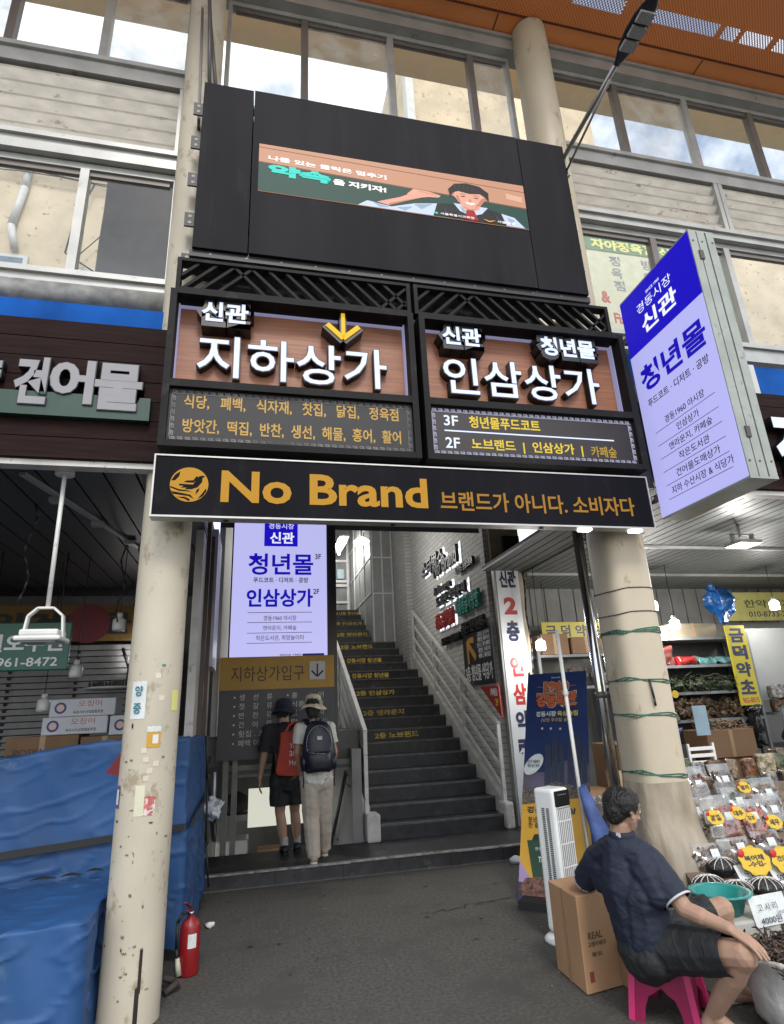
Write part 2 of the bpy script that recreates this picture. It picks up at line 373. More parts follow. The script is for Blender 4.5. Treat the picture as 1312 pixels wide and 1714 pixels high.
# stairs ------------------------------------------------------------
RISE, RUN, SY, NS = .16, .30, 7.3, 23
st = thing('staircase', 'dark granite staircase with yellow lettered risers rising between white railings', 'staircase', (2.2, 7.3, .13))
b = B(); n2 = B()
for i in range(NS):
    x0, x1 = (1.36, 2.96) if i < 13 else (1.36, 2.84 if i < 17 else 2.40)
    y = SY+RUN*i; z = .13+RISE*(i+1)
    b.box(x0, x1, y, y+RUN+.0, z-RISE-.25 if i else -.2, z-.004)
    n2.box(x0+.004, x1-.004, y-.012, y+.03, z-.022, z)
b.o('steps', STONE, st); n2.o('step_nosing', M('nosing_grey', (.1, .1, .1), .5, var=.3, scale=12), st)
YEL = M('yellow_vinyl', (.75, .54, .08), .6, var=.35, scale=30)
BLK = M('black_vinyl', (.012, .012, .016), .45, var=.2)
words = {6: '2층 노브랜드', 8: '2층 앤라운지', 10: '2층 인삼상가', 12: '3층 경동시장 청년몰', 14: '3층 경동시장 청년몰', 16: '2층 노브랜드', 18: '2층 앤라운지', 20: '2층 인삼상가', 22: '3층 경동시장 청년몰'}
for i, s in words.items():
    y = SY+RUN*i; z = .13+RISE*i
    xr = 2.62 if i < 13 else 2.38
    B().box(1.42, xr, y-.004, y, z+.012, z+RISE-.03).o('riser_sticker', BLK, st)
    wd = .095*len(s); x0 = 1.70 if i > 7 else 1.76
    if len(s) > 9: x0 = 1.55; wd = .078*len(s)
    tY(s, YEL, st, y-.0045, x0, x0+wd, z+.03, z+RISE-.045, .001, .03)
PEEL = M('peeling_white', (.5, .49, .46), .6, var=.15, scale=6, bump=.2, bscale=30, dirt=(.09, .085, .08), dscale=7, dpos=.6)
sl = RISE/RUN
def slope_slab(x0, x1, z0, z1, ya, yb, b):
    q = lambda y: .13+(y-SY)*sl
    pts = [(x0, ya, q(ya)+z0), (x0, yb, q(yb)+z0), (x0, yb, q(yb)+z1), (x0, ya, q(ya)+z1)]
    b.poly(pts, ext=(x1-x0, 0, 0)); return b
b = B(); slope_slab(2.962, 3.046, -.2, .26, 7.45, 11.4, b); b.o('stringer', PEEL, st)
b = B(); slope_slab(1.256, 1.358, -.3, .24, 7.45, 14, b); b.o('stringer', PEEL, st)
B().box(2.93, 3.045, 7.22, 7.46, .13, .42).bevel(.03).o('newel_block', PEEL, st)
B().box(1.275, 1.43, 7.2, 7.46, .13, .41).bevel(.02).o('newel_block', PEEL, st)
tag(B().box(1.14, 1.25, 7.34, 12, -1, 1.1).o('side_wall', GREY), 'plain grey side wall between the basement stair and the granite steps', 'wall')
RAILM = M('rail_white', (.6, .59, .56), .5, var=.12, scale=8, dirt=(.3, .28, .26), dscale=8, dpos=.66)
def railing(x, ya, yb, label, plate):
    t = thing('stair_railing', label, 'railing', (x, ya, .13), 'railings of the stair')
    q = lambda y: .13+(y-SY)*sl
    for k in range(4):
        y = ya+(yb-ya)*k/3; B().box(x-.022, x+.022, y-.022, y+.022, q(y)+.2, q(y)+1.12).o('post', RAILM, t)
    for h_ in (1.12, .85, .6, .38):
        B().bar((x, ya-.02, q(ya)+h_), (x, yb, q(yb)+h_), .05 if h_ > 1 else .03, .04, (0, 0, 1)).o('handrail' if h_ > 1 else 'rail', RAILM, t)
    if plate:
        b = B(); slope_slab(x-.008, x+.008, .3, 1.08, ya+.03, yb, b); b.o('side_plate', M('scuffed_plate', (.4, .4, .4), .5, var=.2, scale=5, dirt=(.15, .15, .15), dscale=4, dpos=.57), t)
railing(2.99, 7.36, 11.2, 'open white bar railing along the brick wall side of the stair', False)
railing(1.305, 7.36, 13.6, 'scuffed white plated railing on the basement side of the stair', True)

# brick wall with the directory lettering ------------------------------
BW = brickmat('white_brick', (.5, .5, .48), (.42, .42, .41), (.22, .21, .2), 'X', 1., .22, .075)
wall = thing('brick_wall', 'white painted brick wall with backlit shop lettering beside the stair', 'wall', (3.05, 9, 0))
B().box(3.05, 3.12, 7.42, 11.3, 0, 6.6).o('wall', BW, wall)
tag(B().box(2.93, 3.0, 11.31, 12.44, 2.0, 6.6).o('upper_brick_wall', BW), 'far white brick wall narrowing the top of the stairs', 'wall')
tag(B().box(3.001, 3.12, 11.301, 11.36, 1.8, 6.6).o('wall_return', BW), 'short return joining the two brick walls of the stair', 'wall')
BL = M('black_letters', (.012, .012, .014), .4, var=0); GLOW = E('halo_white', (.9, .93, 1.), 1.6)
def wl(s, ya, yb, z0, z1, mat, halo=False, d=.05):
    o = txt('wall_lettering', s, mat, wall, (3.02-d*.0, ya, z0), (0, -1, 0), (0, 0, 1), ya-yb, z1-z0, d, .02)
    if halo: txt('letter_glow', s, GLOW, wall, (3.046, ya+.02, z0-.025), (0, -1, 0), (0, 0, 1), ya-yb+.05, z1-z0+.06, .003, .055)
wl('스타벅스', 10.3, 9.0, 3.75, 4.05, BL, True)
wl('No Brand', 9.6, 8.35, 3.62, 3.9, BL, True)
wl('노브랜드 상생스토어', 8.45, 7.7, 3.42, 3.54, BL)
wl('& lounge', 9.65, 8.75, 3.28, 3.46, BL, True)
wl('도서관 앤라운지', 9.55, 8.1, 3.1, 3.28, BL, True)
wl('경동극장사랑방', 9.65, 8.72, 2.74, 3.0, M('red_letters', (.3, .02, .015), .4, var=0), True)
wl('씨글몽글사랑방', 8.6, 7.6, 2.8, 3.06, M('green_letters', (.02, .25, .2), .4, var=0))
wl('동대문구 여행자거리', 9.4, 8.5, 2.46, 2.58, BL)
wl('경동문구 청년지원센터', 8.4, 7.5, 2.5, 2.68, BL)
t = thing('direction_board', 'dark navy board with an orange arrow on the brick wall', 'sign', (3.03, 7.9, 2.1))
B().box(3.02, 3.046, 7.36, 8.5, 1.78, 2.52).o('board', M('navy_board', (.012, .014, .03), .4), t)
OR = M('orange_paint', (.5, .24, .04), .5, var=.1)
b = B(); b.obox((3.012, 8.32, 2.08), Vector((0, -.5, -.0)).normalized(), (0, 0, 1), (1, 0, 0), .08, .36, .006); b.obox((3.012, 8.32, 2.36), (0, -1, 0), (0, 0, 1), (1, 0, 0), .3, .08, .006)
b.bar((3.013, 8.3, 2.40), (3.013, 7.98, 2.14), .09, .006, (1, 0, 0)); b.o('arrow', OR, t)
WL = M('white_letters', (.75, .75, .75), .5, var=0)
tX('김치찜, 동전구이\n태평염, 베이커리\n칼국수, 핸드메이드\n새참면, 수제쿠키\n케이크, 제육볶음', WL, t, 3.018, 7.9, 7.4, 2.12, 2.48, .004, .008)
tX('3층 청년몰 식당가', WL, t, 3.018, 8.44, 7.42, 1.84, 2.06)
t = thing('pennant_sign', 'red triangular pennant sign for the cafe under the navy board', 'sign', (3.03, 7.6, 1.5))
B().poly([(3.02, 7.94, 1.76), (3.02, 7.3, 1.74), (3.02, 7.28, 1.36)], ext=(.02, 0, 0)).o('board', M('red_board', (.35, .02, .015), .4), t)
tX('카페숲', WL, t, 3.018, 7.58, 7.34, 1.62, 1.72); tX('2F', YEL, t, 3.018, 7.44, 7.32, 1.5, 1.59)

# pillar and tall white vertical sign -----------------------------------
tag(B().box(3.125, 3.56, 7.36, 7.7, 0, 4.6).o('pillar', M('tan_pillar', (.45, .36, .26), .6, var=.15, dirt=(.25, .2, .15), dscale=4, dpos=.6)), 'tan clad pillar at the right of the stair entrance', 'pillar')
t = thing('vertical_sign', 'tall narrow white sign with navy and red letters on the tan pillar', 'sign', (3.3, 7.34, 1.8))
B().box(3.1, 3.47, 7.28, 7.355, .15, 3.31).o('frame', M('grey_alu', (.35, .35, .34), .4, .3, var=.1), t)
B().box(3.13, 3.45, 7.272, 7.28, .2, 3.28).o('panel', M('sign_white', (.72, .74, .76), .4, var=.04), t)
NAVY = M('navy_letters', (.012, .015, .07), .4, var=0); RED = M('red_vinyl', (.42, .015, .012), .4, var=0)
for s, c, z0, z1 in (('신관', NAVY, 2.99, 3.22), ('2', RED, 2.63, 2.86), ('층', NAVY, 2.28, 2.55), ('인', RED, 1.84, 2.1), ('삼', RED, 1.5, 1.76), ('약', NAVY, 1.17, 1.43), ('령', NAVY, .83, 1.11), ('시', NAVY, .5, .76)):
    tY(s, c, t, 7.2715, 3.17 if len(s) > 1 else 3.2, 3.41 if len(s) > 1 else 3.38, z0, z1, .002, .045)
tag(B().box(3.3, 3.54, 7.30, 7.355, 3.34, 3.72).noise(.006, 9).o('metal_scrap', M('rust_dark', (.04, .032, .03), .7)), 'rusty dark corrugated strip above the vertical sign', 'metal strip')
b = B()
for k in range(26): b.tube([(3.5+.012*math.sin(k), 7.24, 3.2-.12*k), (3.5+.012*math.sin(k+1), 7.24, 3.08-.12*k)], .013)
single('cable_bundle', b, MATS['black_metal'], 'black bundled cable hanging beside the vertical sign', 'cable')

# backlit panel and direction board over the basement stair ---------------
LITW = E('lightbox_white', (.56, .56, .98), .92); LITB = E('lightbox_blue', (.012, .006, .52), 1.0); INK = M('ink_navy', (.006, .004, .2), .5, var=0)
INKB = E('ink_blue_lit', (.012, .006, .5), .8); INKD = M('ink_dark', (.015, .015, .03), .5, var=0); LITL = E('lit_letter', (.85, .87, 1.), 1.)
t = thing('lightbox_sign', 'tall backlit white and blue shop directory above the basement stair', 'sign', (.3, 7.35, 2.2))
B().box(-.3, .9, 7.36, 7.5, 2.16, 4.1).o('case', M('dark_case', (.03, .03, .035), .5), t)
B().box(-.283, .871, 7.35, 7.36, 2.17, 4.08).o('panel', LITW, t)
B().box(.086, .503, 7.345, 7.35, 3.534, 4.06).o('header_block', LITB, t)
y = 7.3445
tY('경동시장', LITL, t, y, .139, .456, 3.763, 3.836, .001, .0); tY('신관', LITL, t, y, .156, .458, 3.57, 3.72, .001, .028)
y = 7.3495
tY('청년몰', INKB, t, y, -.1, .70, 3.165, 3.44, .001, .022); tY('3F', INKD, t, y, .725, .80, 3.37, 3.44, .001)
tY('푸드코트 · 디저트 · 공방', INKD, t, y, -.034, .639, 3.066, 3.134, .001); tY('인삼상가', INKB, t, y, -.108, .695, 2.765, 2.99, .001, .03); tY('2F', INKD, t, y, .70, .775, 2.925, 2.99, .001)
for z in (2.695, 2.575, 2.45, 2.33): B().box(-.09, .684, 7.3465, 7.35, z, z+.006).o('rule_line', INKD, t)
tY('경동1960 야시장', INKD, t, y, .1, .494, 2.6, 2.66, .001, .004); tY('앤라운지, 카페숲', INKD, t, y, .096, .495, 2.482, 2.54, .001, .004); tY('작은도서관, 희망놀이터', INKD, t, y, .015, .582, 2.36, 2.425, .001, .004)
tY('SINCE 1960', INKD, t, y, .3, .55, 2.18, 2.2, .001); B().box(.57, .83, 7.346, 7.35, 2.172, 2.2).o('rule_line', INK, t)
t = thing('direction_board', 'yellow and dark grey basement mall board listing fish and side dish shops', 'sign', (.3, 7.28, 1.1))
B().box(-.375, .935, 7.27, 7.345, 1.06, 1.80).o('list_panel', M('slate_panel', (.05, .05, .058), .5, var=.08), t)
B().box(-.378, .938, 7.262, 7.345, 1.80, 2.168).o('header_panel', M('ochre_panel', (.35, .2, .02), .5, var=.08), t)
tY('지하상가입구', M('brown_ink', (.03, .018, .01), .5, var=0), t, 7.2615, -.25, .585, 1.89, 2.06, .002, .0)
B().box(.645, .83, 7.257, 7.262, 1.89, 2.1).bevel(.002).o('arrow_plate', M('plate_grey', (.42, .42, .42), .5, var=.04), t)
b = B(); b.box(.729, .747, 7.253, 7.257, 1.925, 2.07); b.bar((.738, 7.255, 1.925), (.67, 7.255, 1.99), .02, .004, (0, 1, 0)); b.bar((.738, 7.255, 1.925), (.806, 7.255, 1.99), .02, .004, (0, 1, 0)); b.o('arrow', INKD, t)
PL = M('pale_letters', (.5, .5, .5), .5, var=0)
for k, s in enumerate(('생    선    류', '젓    갈    류', '반    찬    류', '건    어    물', '횟집 . 초밥', '폐백 이바지')):
    z = 1.685-.098*k
    tY(s, PL, t, 7.2695, -.148, .22, z, z+.068, .001, -.002); B().cyl((-.2, 7.268, z+.034), (-.2, 7.27, z+.034), .011, n=10).o('bullet', PL, t)
for k, s in enumerate(('홍          어', '식품 . 잡화', '김          치', '떡          집', '방    앗    간')):
    z = 1.69-.098*k; tY(s, PL, t, 7.2695, .44, .81, z, z+.064, .001, -.002); B().cyl((.395, 7.268, z+.034), (.395, 7.27, z+.034), .011, n=10).o('bullet', PL, t)
# basement opening frame, things below
t = thing('door_frame', 'grey steel frame with shutter box around the basement opening', 'door frame', (.3, 7.4, 0))
STEEL = M('dull_steel', (.14, .14, .135), .45, .3, var=.15, dirt=(.1, .1, .09), dscale=5, dpos=.6)
for x in (-.3, -.2): B().box(x, x+.06, 7.36, 7.44, -.3, 1.06).o('jamb', STEEL, t)
B().box(-.24, 1.2, 7.5, 7.6, .86, .99).o('lintel', STEEL, t); B().box(-.24, 1.2, 7.46, 7.5, .9, .93).o('rail', M('black_metal', (.02, .02, .02), .4), t)
single('basement_light_panel', B().box(-.02, 1.2, 9.6, 9.65, .02, .52), E('basement_panel', (.8, .8, .68), .8), 'lit pale panel seen down the basement stair', 'light panel')
single('cabinet', B().box(-.42, .0, 9.0, 9.4, -1, -.02).bevel(.02), M('cabinet_white', (.25, .25, .24), .4, var=.1), 'white cabinet at the left of the basement stair', 'cabinet')
single('cardboard_box', B().box(.12, .5, 9.2, 9.5, -1, -.2), M('dim_card', (.25, .16, .08), .8), 'brown box at the foot of the basement stair', 'box')
single('plastic_crate', B().box(.55, 1.1, 9.0, 9.4, -1, -.22).bevel(.03), M('crate_blue', (.01, .02, .14), .4), 'blue crate behind the shoes of the man in black', 'crate')
b = B(); b.box(-.5, .05, 9.7, 10, .1, .18); b.box(-.5, -.46, 9.7, 10, -1, 1)
single('rack', b, STEEL, 'grey rack in the basement holding a dark bundle', 'rack')
single('dark_bundle', B().sph((-.2, 9.8, .32), .2, 14, (1.1, .7, .75)).noise(.05, 9), M('black_cloth', (.01, .01, .011), .8), 'dark bundle lying on the basement rack', 'bundle')
t = thing('handrail', 'black pipe handrail slanting down beside the grey side wall', 'handrail', (1.07, 7.3, .1))
B().tube([(1.07, 7.3, .83), (1.07, 7.34, .86), (1.07, 9.4, -.55)], .022, 10).o('pipe', MATS['black_metal'], t)
for y_ in (7.5, 8.6): B().tube([(1.07, y_, .73-(y_-7.5)*.68), (1.145, y_, .68-(y_-7.5)*.68)], .01).o('bracket', STEEL, t)

# left partition wall between stall and stair
t = thing('partition_wall', 'pale grooved metal partition beside the basement stair', 'wall', (-.5, 6.4, 0))
GP = M('partition_grey', (.42, .4, .37), .55, var=.15, scale=4, dirt=(.2, .18, .16), dscale=5, dpos=.6)
b = B()
for k in range(7): b.box(-.56, -.49, 5.6+.25*k, 5.842+.25*k, .0, 3.6)
b.o('panels', GP, t); B().box(-.485, -.42, 6.55, 7.25, 2.02, 3.5).o('lit_case', M('case_lilac', (.5, .5, .62), .3), t)
b = B(); b.box(-.488, -.43, 6.5, 7.3, 1.05, 1.12); b.box(-.488, -.45, 5.95, 5.99, 0, 3.4); b.box(-.488, -.45, 6.5, 6.54, 0, 3.4); b.o('trim', M('bronze_trim', (.1, .08, .07), .5, .3), t)
B().box(-.489, -.485, 6.3, 6.48, 1.62, 1.86).o('notice', M('notice_pale', (.55, .57, .58), .7, dirt=(.1, .2, .3), dscale=14, dpos=.56), t)
tag(B().tube([(-.42, 6.4, .98), (-.4, 6.45, 1.0), (-.36, 7.2, .3)], .02).o('handrail', MATS['black_metal']), 'short black pipe rail behind the knotted plastic bag', 'handrail')

# ceilings, back walls of the two shops ---------------------------------
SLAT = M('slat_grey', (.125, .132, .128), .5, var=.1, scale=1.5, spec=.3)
GAP = M('slat_gap', (.04, .04, .04), .7, var=0)
def slat_ceiling(name, x0, x1, y0, y1, z, mat, label, step=.13):
    b = B(); b.box(x0, x1, y0, y1, z+.03, z+.06, 1); x = x0
    while x < x1-.01: b.box(x, min(x+step-.016, x1), y0, y1, z, z+.026); x += step
    return tag(b.o(name, [mat, GAP]), label, 'ceiling')
slat_ceiling('slat_ceiling', 3.56, 12, 4.02, 8.4, 3.2, SLAT, 'grey slatted ceiling over the herb shop at right')
slat_ceiling('slat_ceiling', 2.95, 3.56, 4.02, 7.3, 3.22, SLAT, 'narrow strip of slatted ceiling beside the stair entrance')
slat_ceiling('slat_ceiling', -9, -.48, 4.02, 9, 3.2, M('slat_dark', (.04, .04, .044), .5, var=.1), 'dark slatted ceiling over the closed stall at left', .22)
b = B()
for y_ in (5.85, 7.3): b.box(3.6, 12, y_, y_+.03, 3.17, 3.2)
single('ceiling_rail', b, M('rail_grey', (.4, .4, .4), .4), 'thin white rails across the ceiling of the herb shop', 'ceiling rail')
t = thing('ceiling_track', 'pale cable track with clips under the dark ceiling at left', 'cable track', (-1.5, 5, 3.18))
B().bar((-1.62, 4.3, 3.19), (-.95, 7.2, 3.19), .05, .02).o('track', M('rail_grey2', (.3, .3, .3), .4), t)
for k in range(4): B().box(-1.58+.16*k, -1.48+.16*k, 4.75+.6*k, 4.83+.6*k, 3.15, 3.185).o('clip', MATS['rail_grey2'], t)
for k, (x, y_) in enumerate(((-1.75, 5.0), (-.95, 5.2), (-1.25, 6.0))):
    pts = [(x+.03*math.sin(i*1.3+k), y_, 3.2-.1*i) for i in range(9)]
    single('hanging_wire', B().tube(pts, .008, 6), MATS['black_metal'], ('thick black wire hanging at the far left of the dark ceiling', 'black wire hanging next to the cream column', 'black wire dangling behind the white lamp pole')[k], 'wire', 'wires under the dark ceiling')
b = B(); b.box(3.1, 14, 8.42, 8.5, 0, 3.3)
x = 3.15
while x < 12: b.box(x, x+.22, 8.4, 8.42, 2.62, 3.2); x += .25
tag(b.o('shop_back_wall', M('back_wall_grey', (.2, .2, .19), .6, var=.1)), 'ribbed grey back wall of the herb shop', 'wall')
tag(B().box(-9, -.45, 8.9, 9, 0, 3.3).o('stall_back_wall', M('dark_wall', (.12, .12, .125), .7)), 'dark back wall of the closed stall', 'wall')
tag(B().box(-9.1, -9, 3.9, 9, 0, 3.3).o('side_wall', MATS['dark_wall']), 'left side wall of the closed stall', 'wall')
struct('upper_floor_slab', B().box(-14, 14, 4.02, 7.3, 3.98, 4.15), M('slab_grey', (.2, .2, .2), .8))
tag(B().box(-.45, 3.1, 7.43, 7.5, 4.1, 7.3).o('lintel_wall', DARKC), 'dark wall above the entrance opening', 'wall')
tag(B().box(-.45, 3.0, 7.40, 7.43, 3.79, 4.12).o('lintel', DARKC), 'dark lintel across the stair opening', 'lintel')
tag(B().box(.9, .99, 7.36, 7.5, 1.2, 4.1).o('door_post', MATS['black_metal']), 'slim black post between the lit directory and the stair', 'post')

# ------------------------------------------------------------------ columns
CREAM = M('cream_paint', (.47, .425, .335), .5, var=.1, scale=2.5, bump=.06, bscale=25, dirt=(.3, .25, .175), dscale=8, dpos=.565, stretch=(1, 1, .6))
def patch(rad, cx, cy, a0, a1, z0, z1, jig=.0):
    b = B(); n = 8
    rows = []
    for j in (0, 1):
        rows.append([b.bm.verts.new((cx+rad*math.sin(a0+(a1-a0)*i/n), cy-rad*math.cos(a0+(a1-a0)*i/n), (z0, z1)[j]+jig*math.sin(i*2.1+j))) for i in range(n+1)])
    for i in range(n): b.bm.faces.new((rows[0][i], rows[0][i+1], rows[1][i+1], rows[1][i]))
    return b
col = thing('round_column', 'cream round column with taped notices in front of the blue tarp', 'column', (-.6, 4.08, 0))
CX, CY, CR = -.6, 4.08, .158
b = B(); b.lathe([(CR+.0008*math.sin(k*1.7), 8.62*k/40) for k in range(41)], (CX, CY, 0), 40); b.o('shaft', CREAM, col)
def notice(a0, a1, z0, z1, mat, nm='paper_notice', k=1):
    return patch(CR+.002*k, CX, CY, a0, a1, z0, z1, .002).o(nm, mat, col)
def onpatch(s, mat, par, a, z0, z1, wd, k=2):
    c = Vector((CX+(CR+.003*k)*math.sin(a), CY-(CR+.003*k)*math.cos(a), z0)); u = Vector((math.cos(a), math.sin(a), 0))
    return txt('lettering', s, mat, par, c-u*wd/2, u, (0, 0, 1), wd, z1-z0, .001, .02)
PAPER = M('paper_white', (.6, .63, .62), .7, var=.1, scale=20, dirt=(.45, .48, .48), dscale=20, dpos=.58); TEAL = M('teal_ink', (.03, .16, .2), .6, var=0)
p_ = notice(-.72, -.12, 1.52, 1.735, PAPER); onpatch('양', TEAL, p_, -.4, 1.65, 1.71, .05); onpatch('중', TEAL, p_, -.42, 1.55, 1.61, .05)
p_ = notice(.02, .5, 1.36, 1.475, M('paper_ochre', (.5, .27, .02), .6, var=.06)); notice(.02, .5, 1.445, 1.476, PAPER, 'paper_strip', 2); 
tag(notice(.22, .42, 1.38, 1.43, PAPER, 'paper_square', 2))
notice(.85, 1.2, 1.56, 1.68, M('paper_yellow', (.6, .58, .18), .6, var=.06))
notice(-1.2, -.9, 1.04, 1.16, M('paper_purple', (.12, .08, .2), .6, var=.1)); notice(-1.14, -.96, 1.06, 1.14, PAPER, 'paper_strip', 2)
notice(.1, .48, 1.0, 1.1, M('paper_red', (.5, .13, .12), .7, var=.3, scale=40, dirt=(.6, .55, .5), dscale=25, dpos=.5))
notice(-.22, .1, 1.0, 1.16, M('paper_pale', (.58, .56, .42), .7, var=.06)); notice(.36, .5, 1.818, 1.832, M('tape_green', (.02, .2, .12), .5, var=0), 'tape')
TAPE = M('clear_tape', (.57, .52, .41), .15, var=.05)
for a, z in ((-.05, 1.28), (-.15, 1.33), (.1, 1.22), (.3, 1.255), (.0, 1.18), (.33, 1.62), (.15, 1.75)): notice(a, a+.2, z, z+.03, TAPE, 'tape')
RUSTH = M('rust_hole', (.02, .016, .012), .9, var=.2)
for a, z, wd, ht in ((.35, .16, .1, .2), (.28, .02, .14, .17), (-.3, .42, .12, .008), (-.28, .36, .06, .012), (-.1, .8, .02, .014), (-.12, .77, .03, .01), (-.6, 1.47, .08, .025), (0.3, .55, .06, .01), (.6, .9, .05, .008), (-.15, .61, .09, .01)):
    q = patch(CR+.0025, CX, CY, a, a+wd, z, z+ht, .008); q.o('chipped_paint', RUSTH, col)
rd = random.Random(5)
for k in range(46):
    a = rd.uniform(-1.3, 1.3); z = rd.uniform(.03, 1.9)**1.25*.62; wd = rd.uniform(.02, .16); ht = rd.uniform(.002, .008)*(1.6 if rd.random() < .3 else 1)
    patch(CR+.0022, CX, CY, a, a+wd, z, z+ht, .004).o('chipped_paint', M('scuff_brown', (.16, .125, .085), .8, var=.4, scale=60) if rd.random() < .86 else RUSTH, col)
b = B(); b.poly([(-.86, 4.2, 1.22), (-.76, 4.1, 1.2), (-.74, 4.05, 1.36)], ext=(.0, .004, 0))
b.o('pennant', M('pennant_red', (.2, .03, .03), .6), col)

col2 = thing('round_column', 'cream column tied with green string and wrapped in plastic at its foot', 'column', (2.82, 4.1, 0))
CX2, CY2 = 2.82, 4.1
b = B()
def ring(z, r, p): 
    out = []
    for i in range(40):
        t = 2*math.pi*i/40; c, s_ = math.cos(t), math.sin(t)
        out.append(b.bm.verts.new((CX2+r*math.copysign(abs(c)**p, c), CY2+r*math.copysign(abs(s_)**p, s_), z)))
    return out
prof = [(0, .185, .55), (2.75, .185, .55), (2.9, .185, .75), (3.0, .187, 1), (8.66, .187, 1)]
rs = [ring(*q) for q in prof]
for a, c in zip(rs, rs[1:]):
    for i in range(40):
        f = b.bm.faces.new((a[i], a[(i+1) % 40], c[(i+1) % 40], c[i])); f.smooth = True
b.o('shaft', M('cream_paint_warm', (.47, .405, .3), .5, var=.1, scale=2.5, bump=.05, bscale=25, dirt=(.32, .25, .17), dscale=7, dpos=.575, stretch=(1, 1, .5)), col2)
GST = M('green_string', (.05, .15, .1), .7, var=.3); WIRE = MATS['black_metal']
def band(z, r, th, mat, tilt=0., seed=0):
    q = B(); n = 36
    pts = []
    for i in range(n+1):
        t = 2*math.pi*i/n; c, s_ = math.cos(t), math.sin(t); rr = .185+r
        pts.append((CX2+rr*math.copysign(abs(c)**.55, c), CY2+rr*math.copysign(abs(s_)**.55, s_), z+tilt*c+.006*math.sin(t*3+seed)))
    for k in range(3 if mat is GST else 1): q.tube([(x, y_, z_+k*.0065+(.006*math.sin(i*.8+k*2) if mat is GST else 0)) for i, (x, y_, z_) in enumerate(pts)], th, 6)
    q.o('string_band' if mat is GST else 'wire_band', mat, col2)
for z, tl in ((1.98, .01), (1.97, -.01), (1.62, -.015), (1.38, -.01), (.99, -.02)): band(z, .003, .0042, GST, tl, z*9)
for z in (2.3, 2.12): band(z, .003, .004, WIRE, .008)
B().tube([(2.78, 3.905, 1.63), (2.785, 3.895, 1.5), (2.79, 3.9, 1.45)], .008).o('hook', WIRE, col2)
WRAP = M('wrap_plastic', (.34, .285, .21), .32, var=.3, scale=5, bump=.9, bscale=9, spec=.6, stretch=(1.2, 1.2, .35))
b = B(); n = 48; rings = []
for j in range(16):
    z = .95-.062*j; rr = .192+.0035*j+.045*max(0, (j-6)/9)**1.5
    rings.append([])
    for i in range(n):
        t = 2*math.pi*i/n; c, s_ = math.cos(t), math.sin(t)
        k = rr*(1+.03*math.sin(t*7+j*.5)*min(1, j/4)+.03*noise.noise(Vector((c*3, s_*3, z*5))))
        rings[-1].append(b.bm.verts.new((CX2+k*math.copysign(abs(c)**.6, c)+.012*max(0, j-5), CY2-.012*max(0, j-4)+k*math.copysign(abs(s_)**.6, s_), z)))
for a, c in zip(rings, rings[1:]):
    for i in range(n):
        f = b.bm.faces.new((a[i], a[(i+1) % n], c[(i+1) % n], c[i])); f.smooth = True
b.o('plastic_wrap', WRAP, col2)

CHROME = M('stainless', (.62, .62, .61), .16, 1., var=.06, scale=4, stretch=(8, 8, .4))
for r, x, y_, lb in ((.043, 2.74, 4.5, 'thick stainless steel flue pipe left of the cream column'), (.028, 2.86, 4.52, 'thinner stainless steel pipe between the flue and the cream column')):
    t = thing('steel_pipe', lb, 'pipe', (x, y_, 0), 'stainless pipes beside the column')
    B().cyl((x, y_, 0), (x, y_, 3.2), r, n=24).o('pipe', CHROME, t)
    B().lathe([(r, 0), (r+.006, 0), (r+.006, .05), (r, .05)], (x, y_, 1.52), 24).o('collar', STEEL, t)
tag(B().box(2.95, 3.12, 4.4, 4.5, 1.3, 2.25).bevel(.01).o('utility_box', M('box_grey', (.25, .25, .25), .5, var=.08)), 'grey electrical box beside the column and steel pipes', 'utility box')

# ------------------------------------------------------------------ large screen
BLKP = M('screen_black', (.014, .014, .017), .65, var=.25, scale=1.2, spec=.1, dirt=(.017, .017, .019), dscale=3, dpos=.57, stretch=(2.5, 1, .35))
led = thing('video_screen', 'large black outdoor video screen showing a student advert', 'screen', (1.1, 3.8, 4.8))
b = B(); b.box(-.125, 2.235, 3.7, 4.0, 4.8, 6.49); b.o('centre_panel', BLKP, led)
B().box(-.53, -.135, 3.705, 4.0, 4.8, 6.49).o('side_panel', BLKP, led); B().box(2.245, 2.71, 3.705, 4.0, 4.8, 6.49).o('side_panel', BLKP, led)
B().box(-.55, 2.73, 3.73, 4.0, 4.74, 4.797).o('bottom_rail', M('deep_black', (.008, .008, .009), .5), led)
for k in range(12): B().cyl((-.4+.26*k, 3.728, 4.77), (-.4+.26*k, 3.731, 4.77), .008, n=8).o('bolt', STEEL, led)
for z in (5.93, 5.54, 5.14, 4.75, 6.3):
    q = B().box(-.615, -.532, 3.8, 3.815, z-.065, z+.065).o('bracket', MATS['deep_black'], led)
    B().cyl((-.575, 3.798, z-.03), (-.575, 3.801, z-.03), .014, n=10).cyl((-.575, 3.798, z+.03), (-.575, 3.801, z+.03), .014, n=10).o('bolt_hole', M('pale_hole', (.3, .3, .27), .6, var=0), q)
b = B(); b.box(2.712, 2.75, 3.78, 3.79, 4.8, 6.4)
for k in range(7): b.box(2.75, 2.775, 3.78, 3.79, 4.9+.22*k, 5.0+.22*k)
b.o('edge_flange', M('flange_cream', (.45, .42, .35), .6), led)
def em(n_, r, g_, b_, s=.9): return E(n_, S(r, g_, b_), s)
X0, X1, Z0, Z1 = -.075, 2.23, 5.41, 5.9
scr = B().box(X0, X1, 3.694, 3.7, Z0, Z1).o('display', em('ad_tan', 190, 140, 112), led)
def flat(nm, pts, mat, k): # a flat shape shown on the display
    return B().poly([(x, 3.694-.0012*k, z) for x, z in pts], ext=(0, .001, 0)).o(nm, mat, scr)
flat('picture_board', [(X0, Z0), (X1, Z0), (X1, 5.63), (X0, 5.70)], em('ad_green', 28, 66, 58), 1)
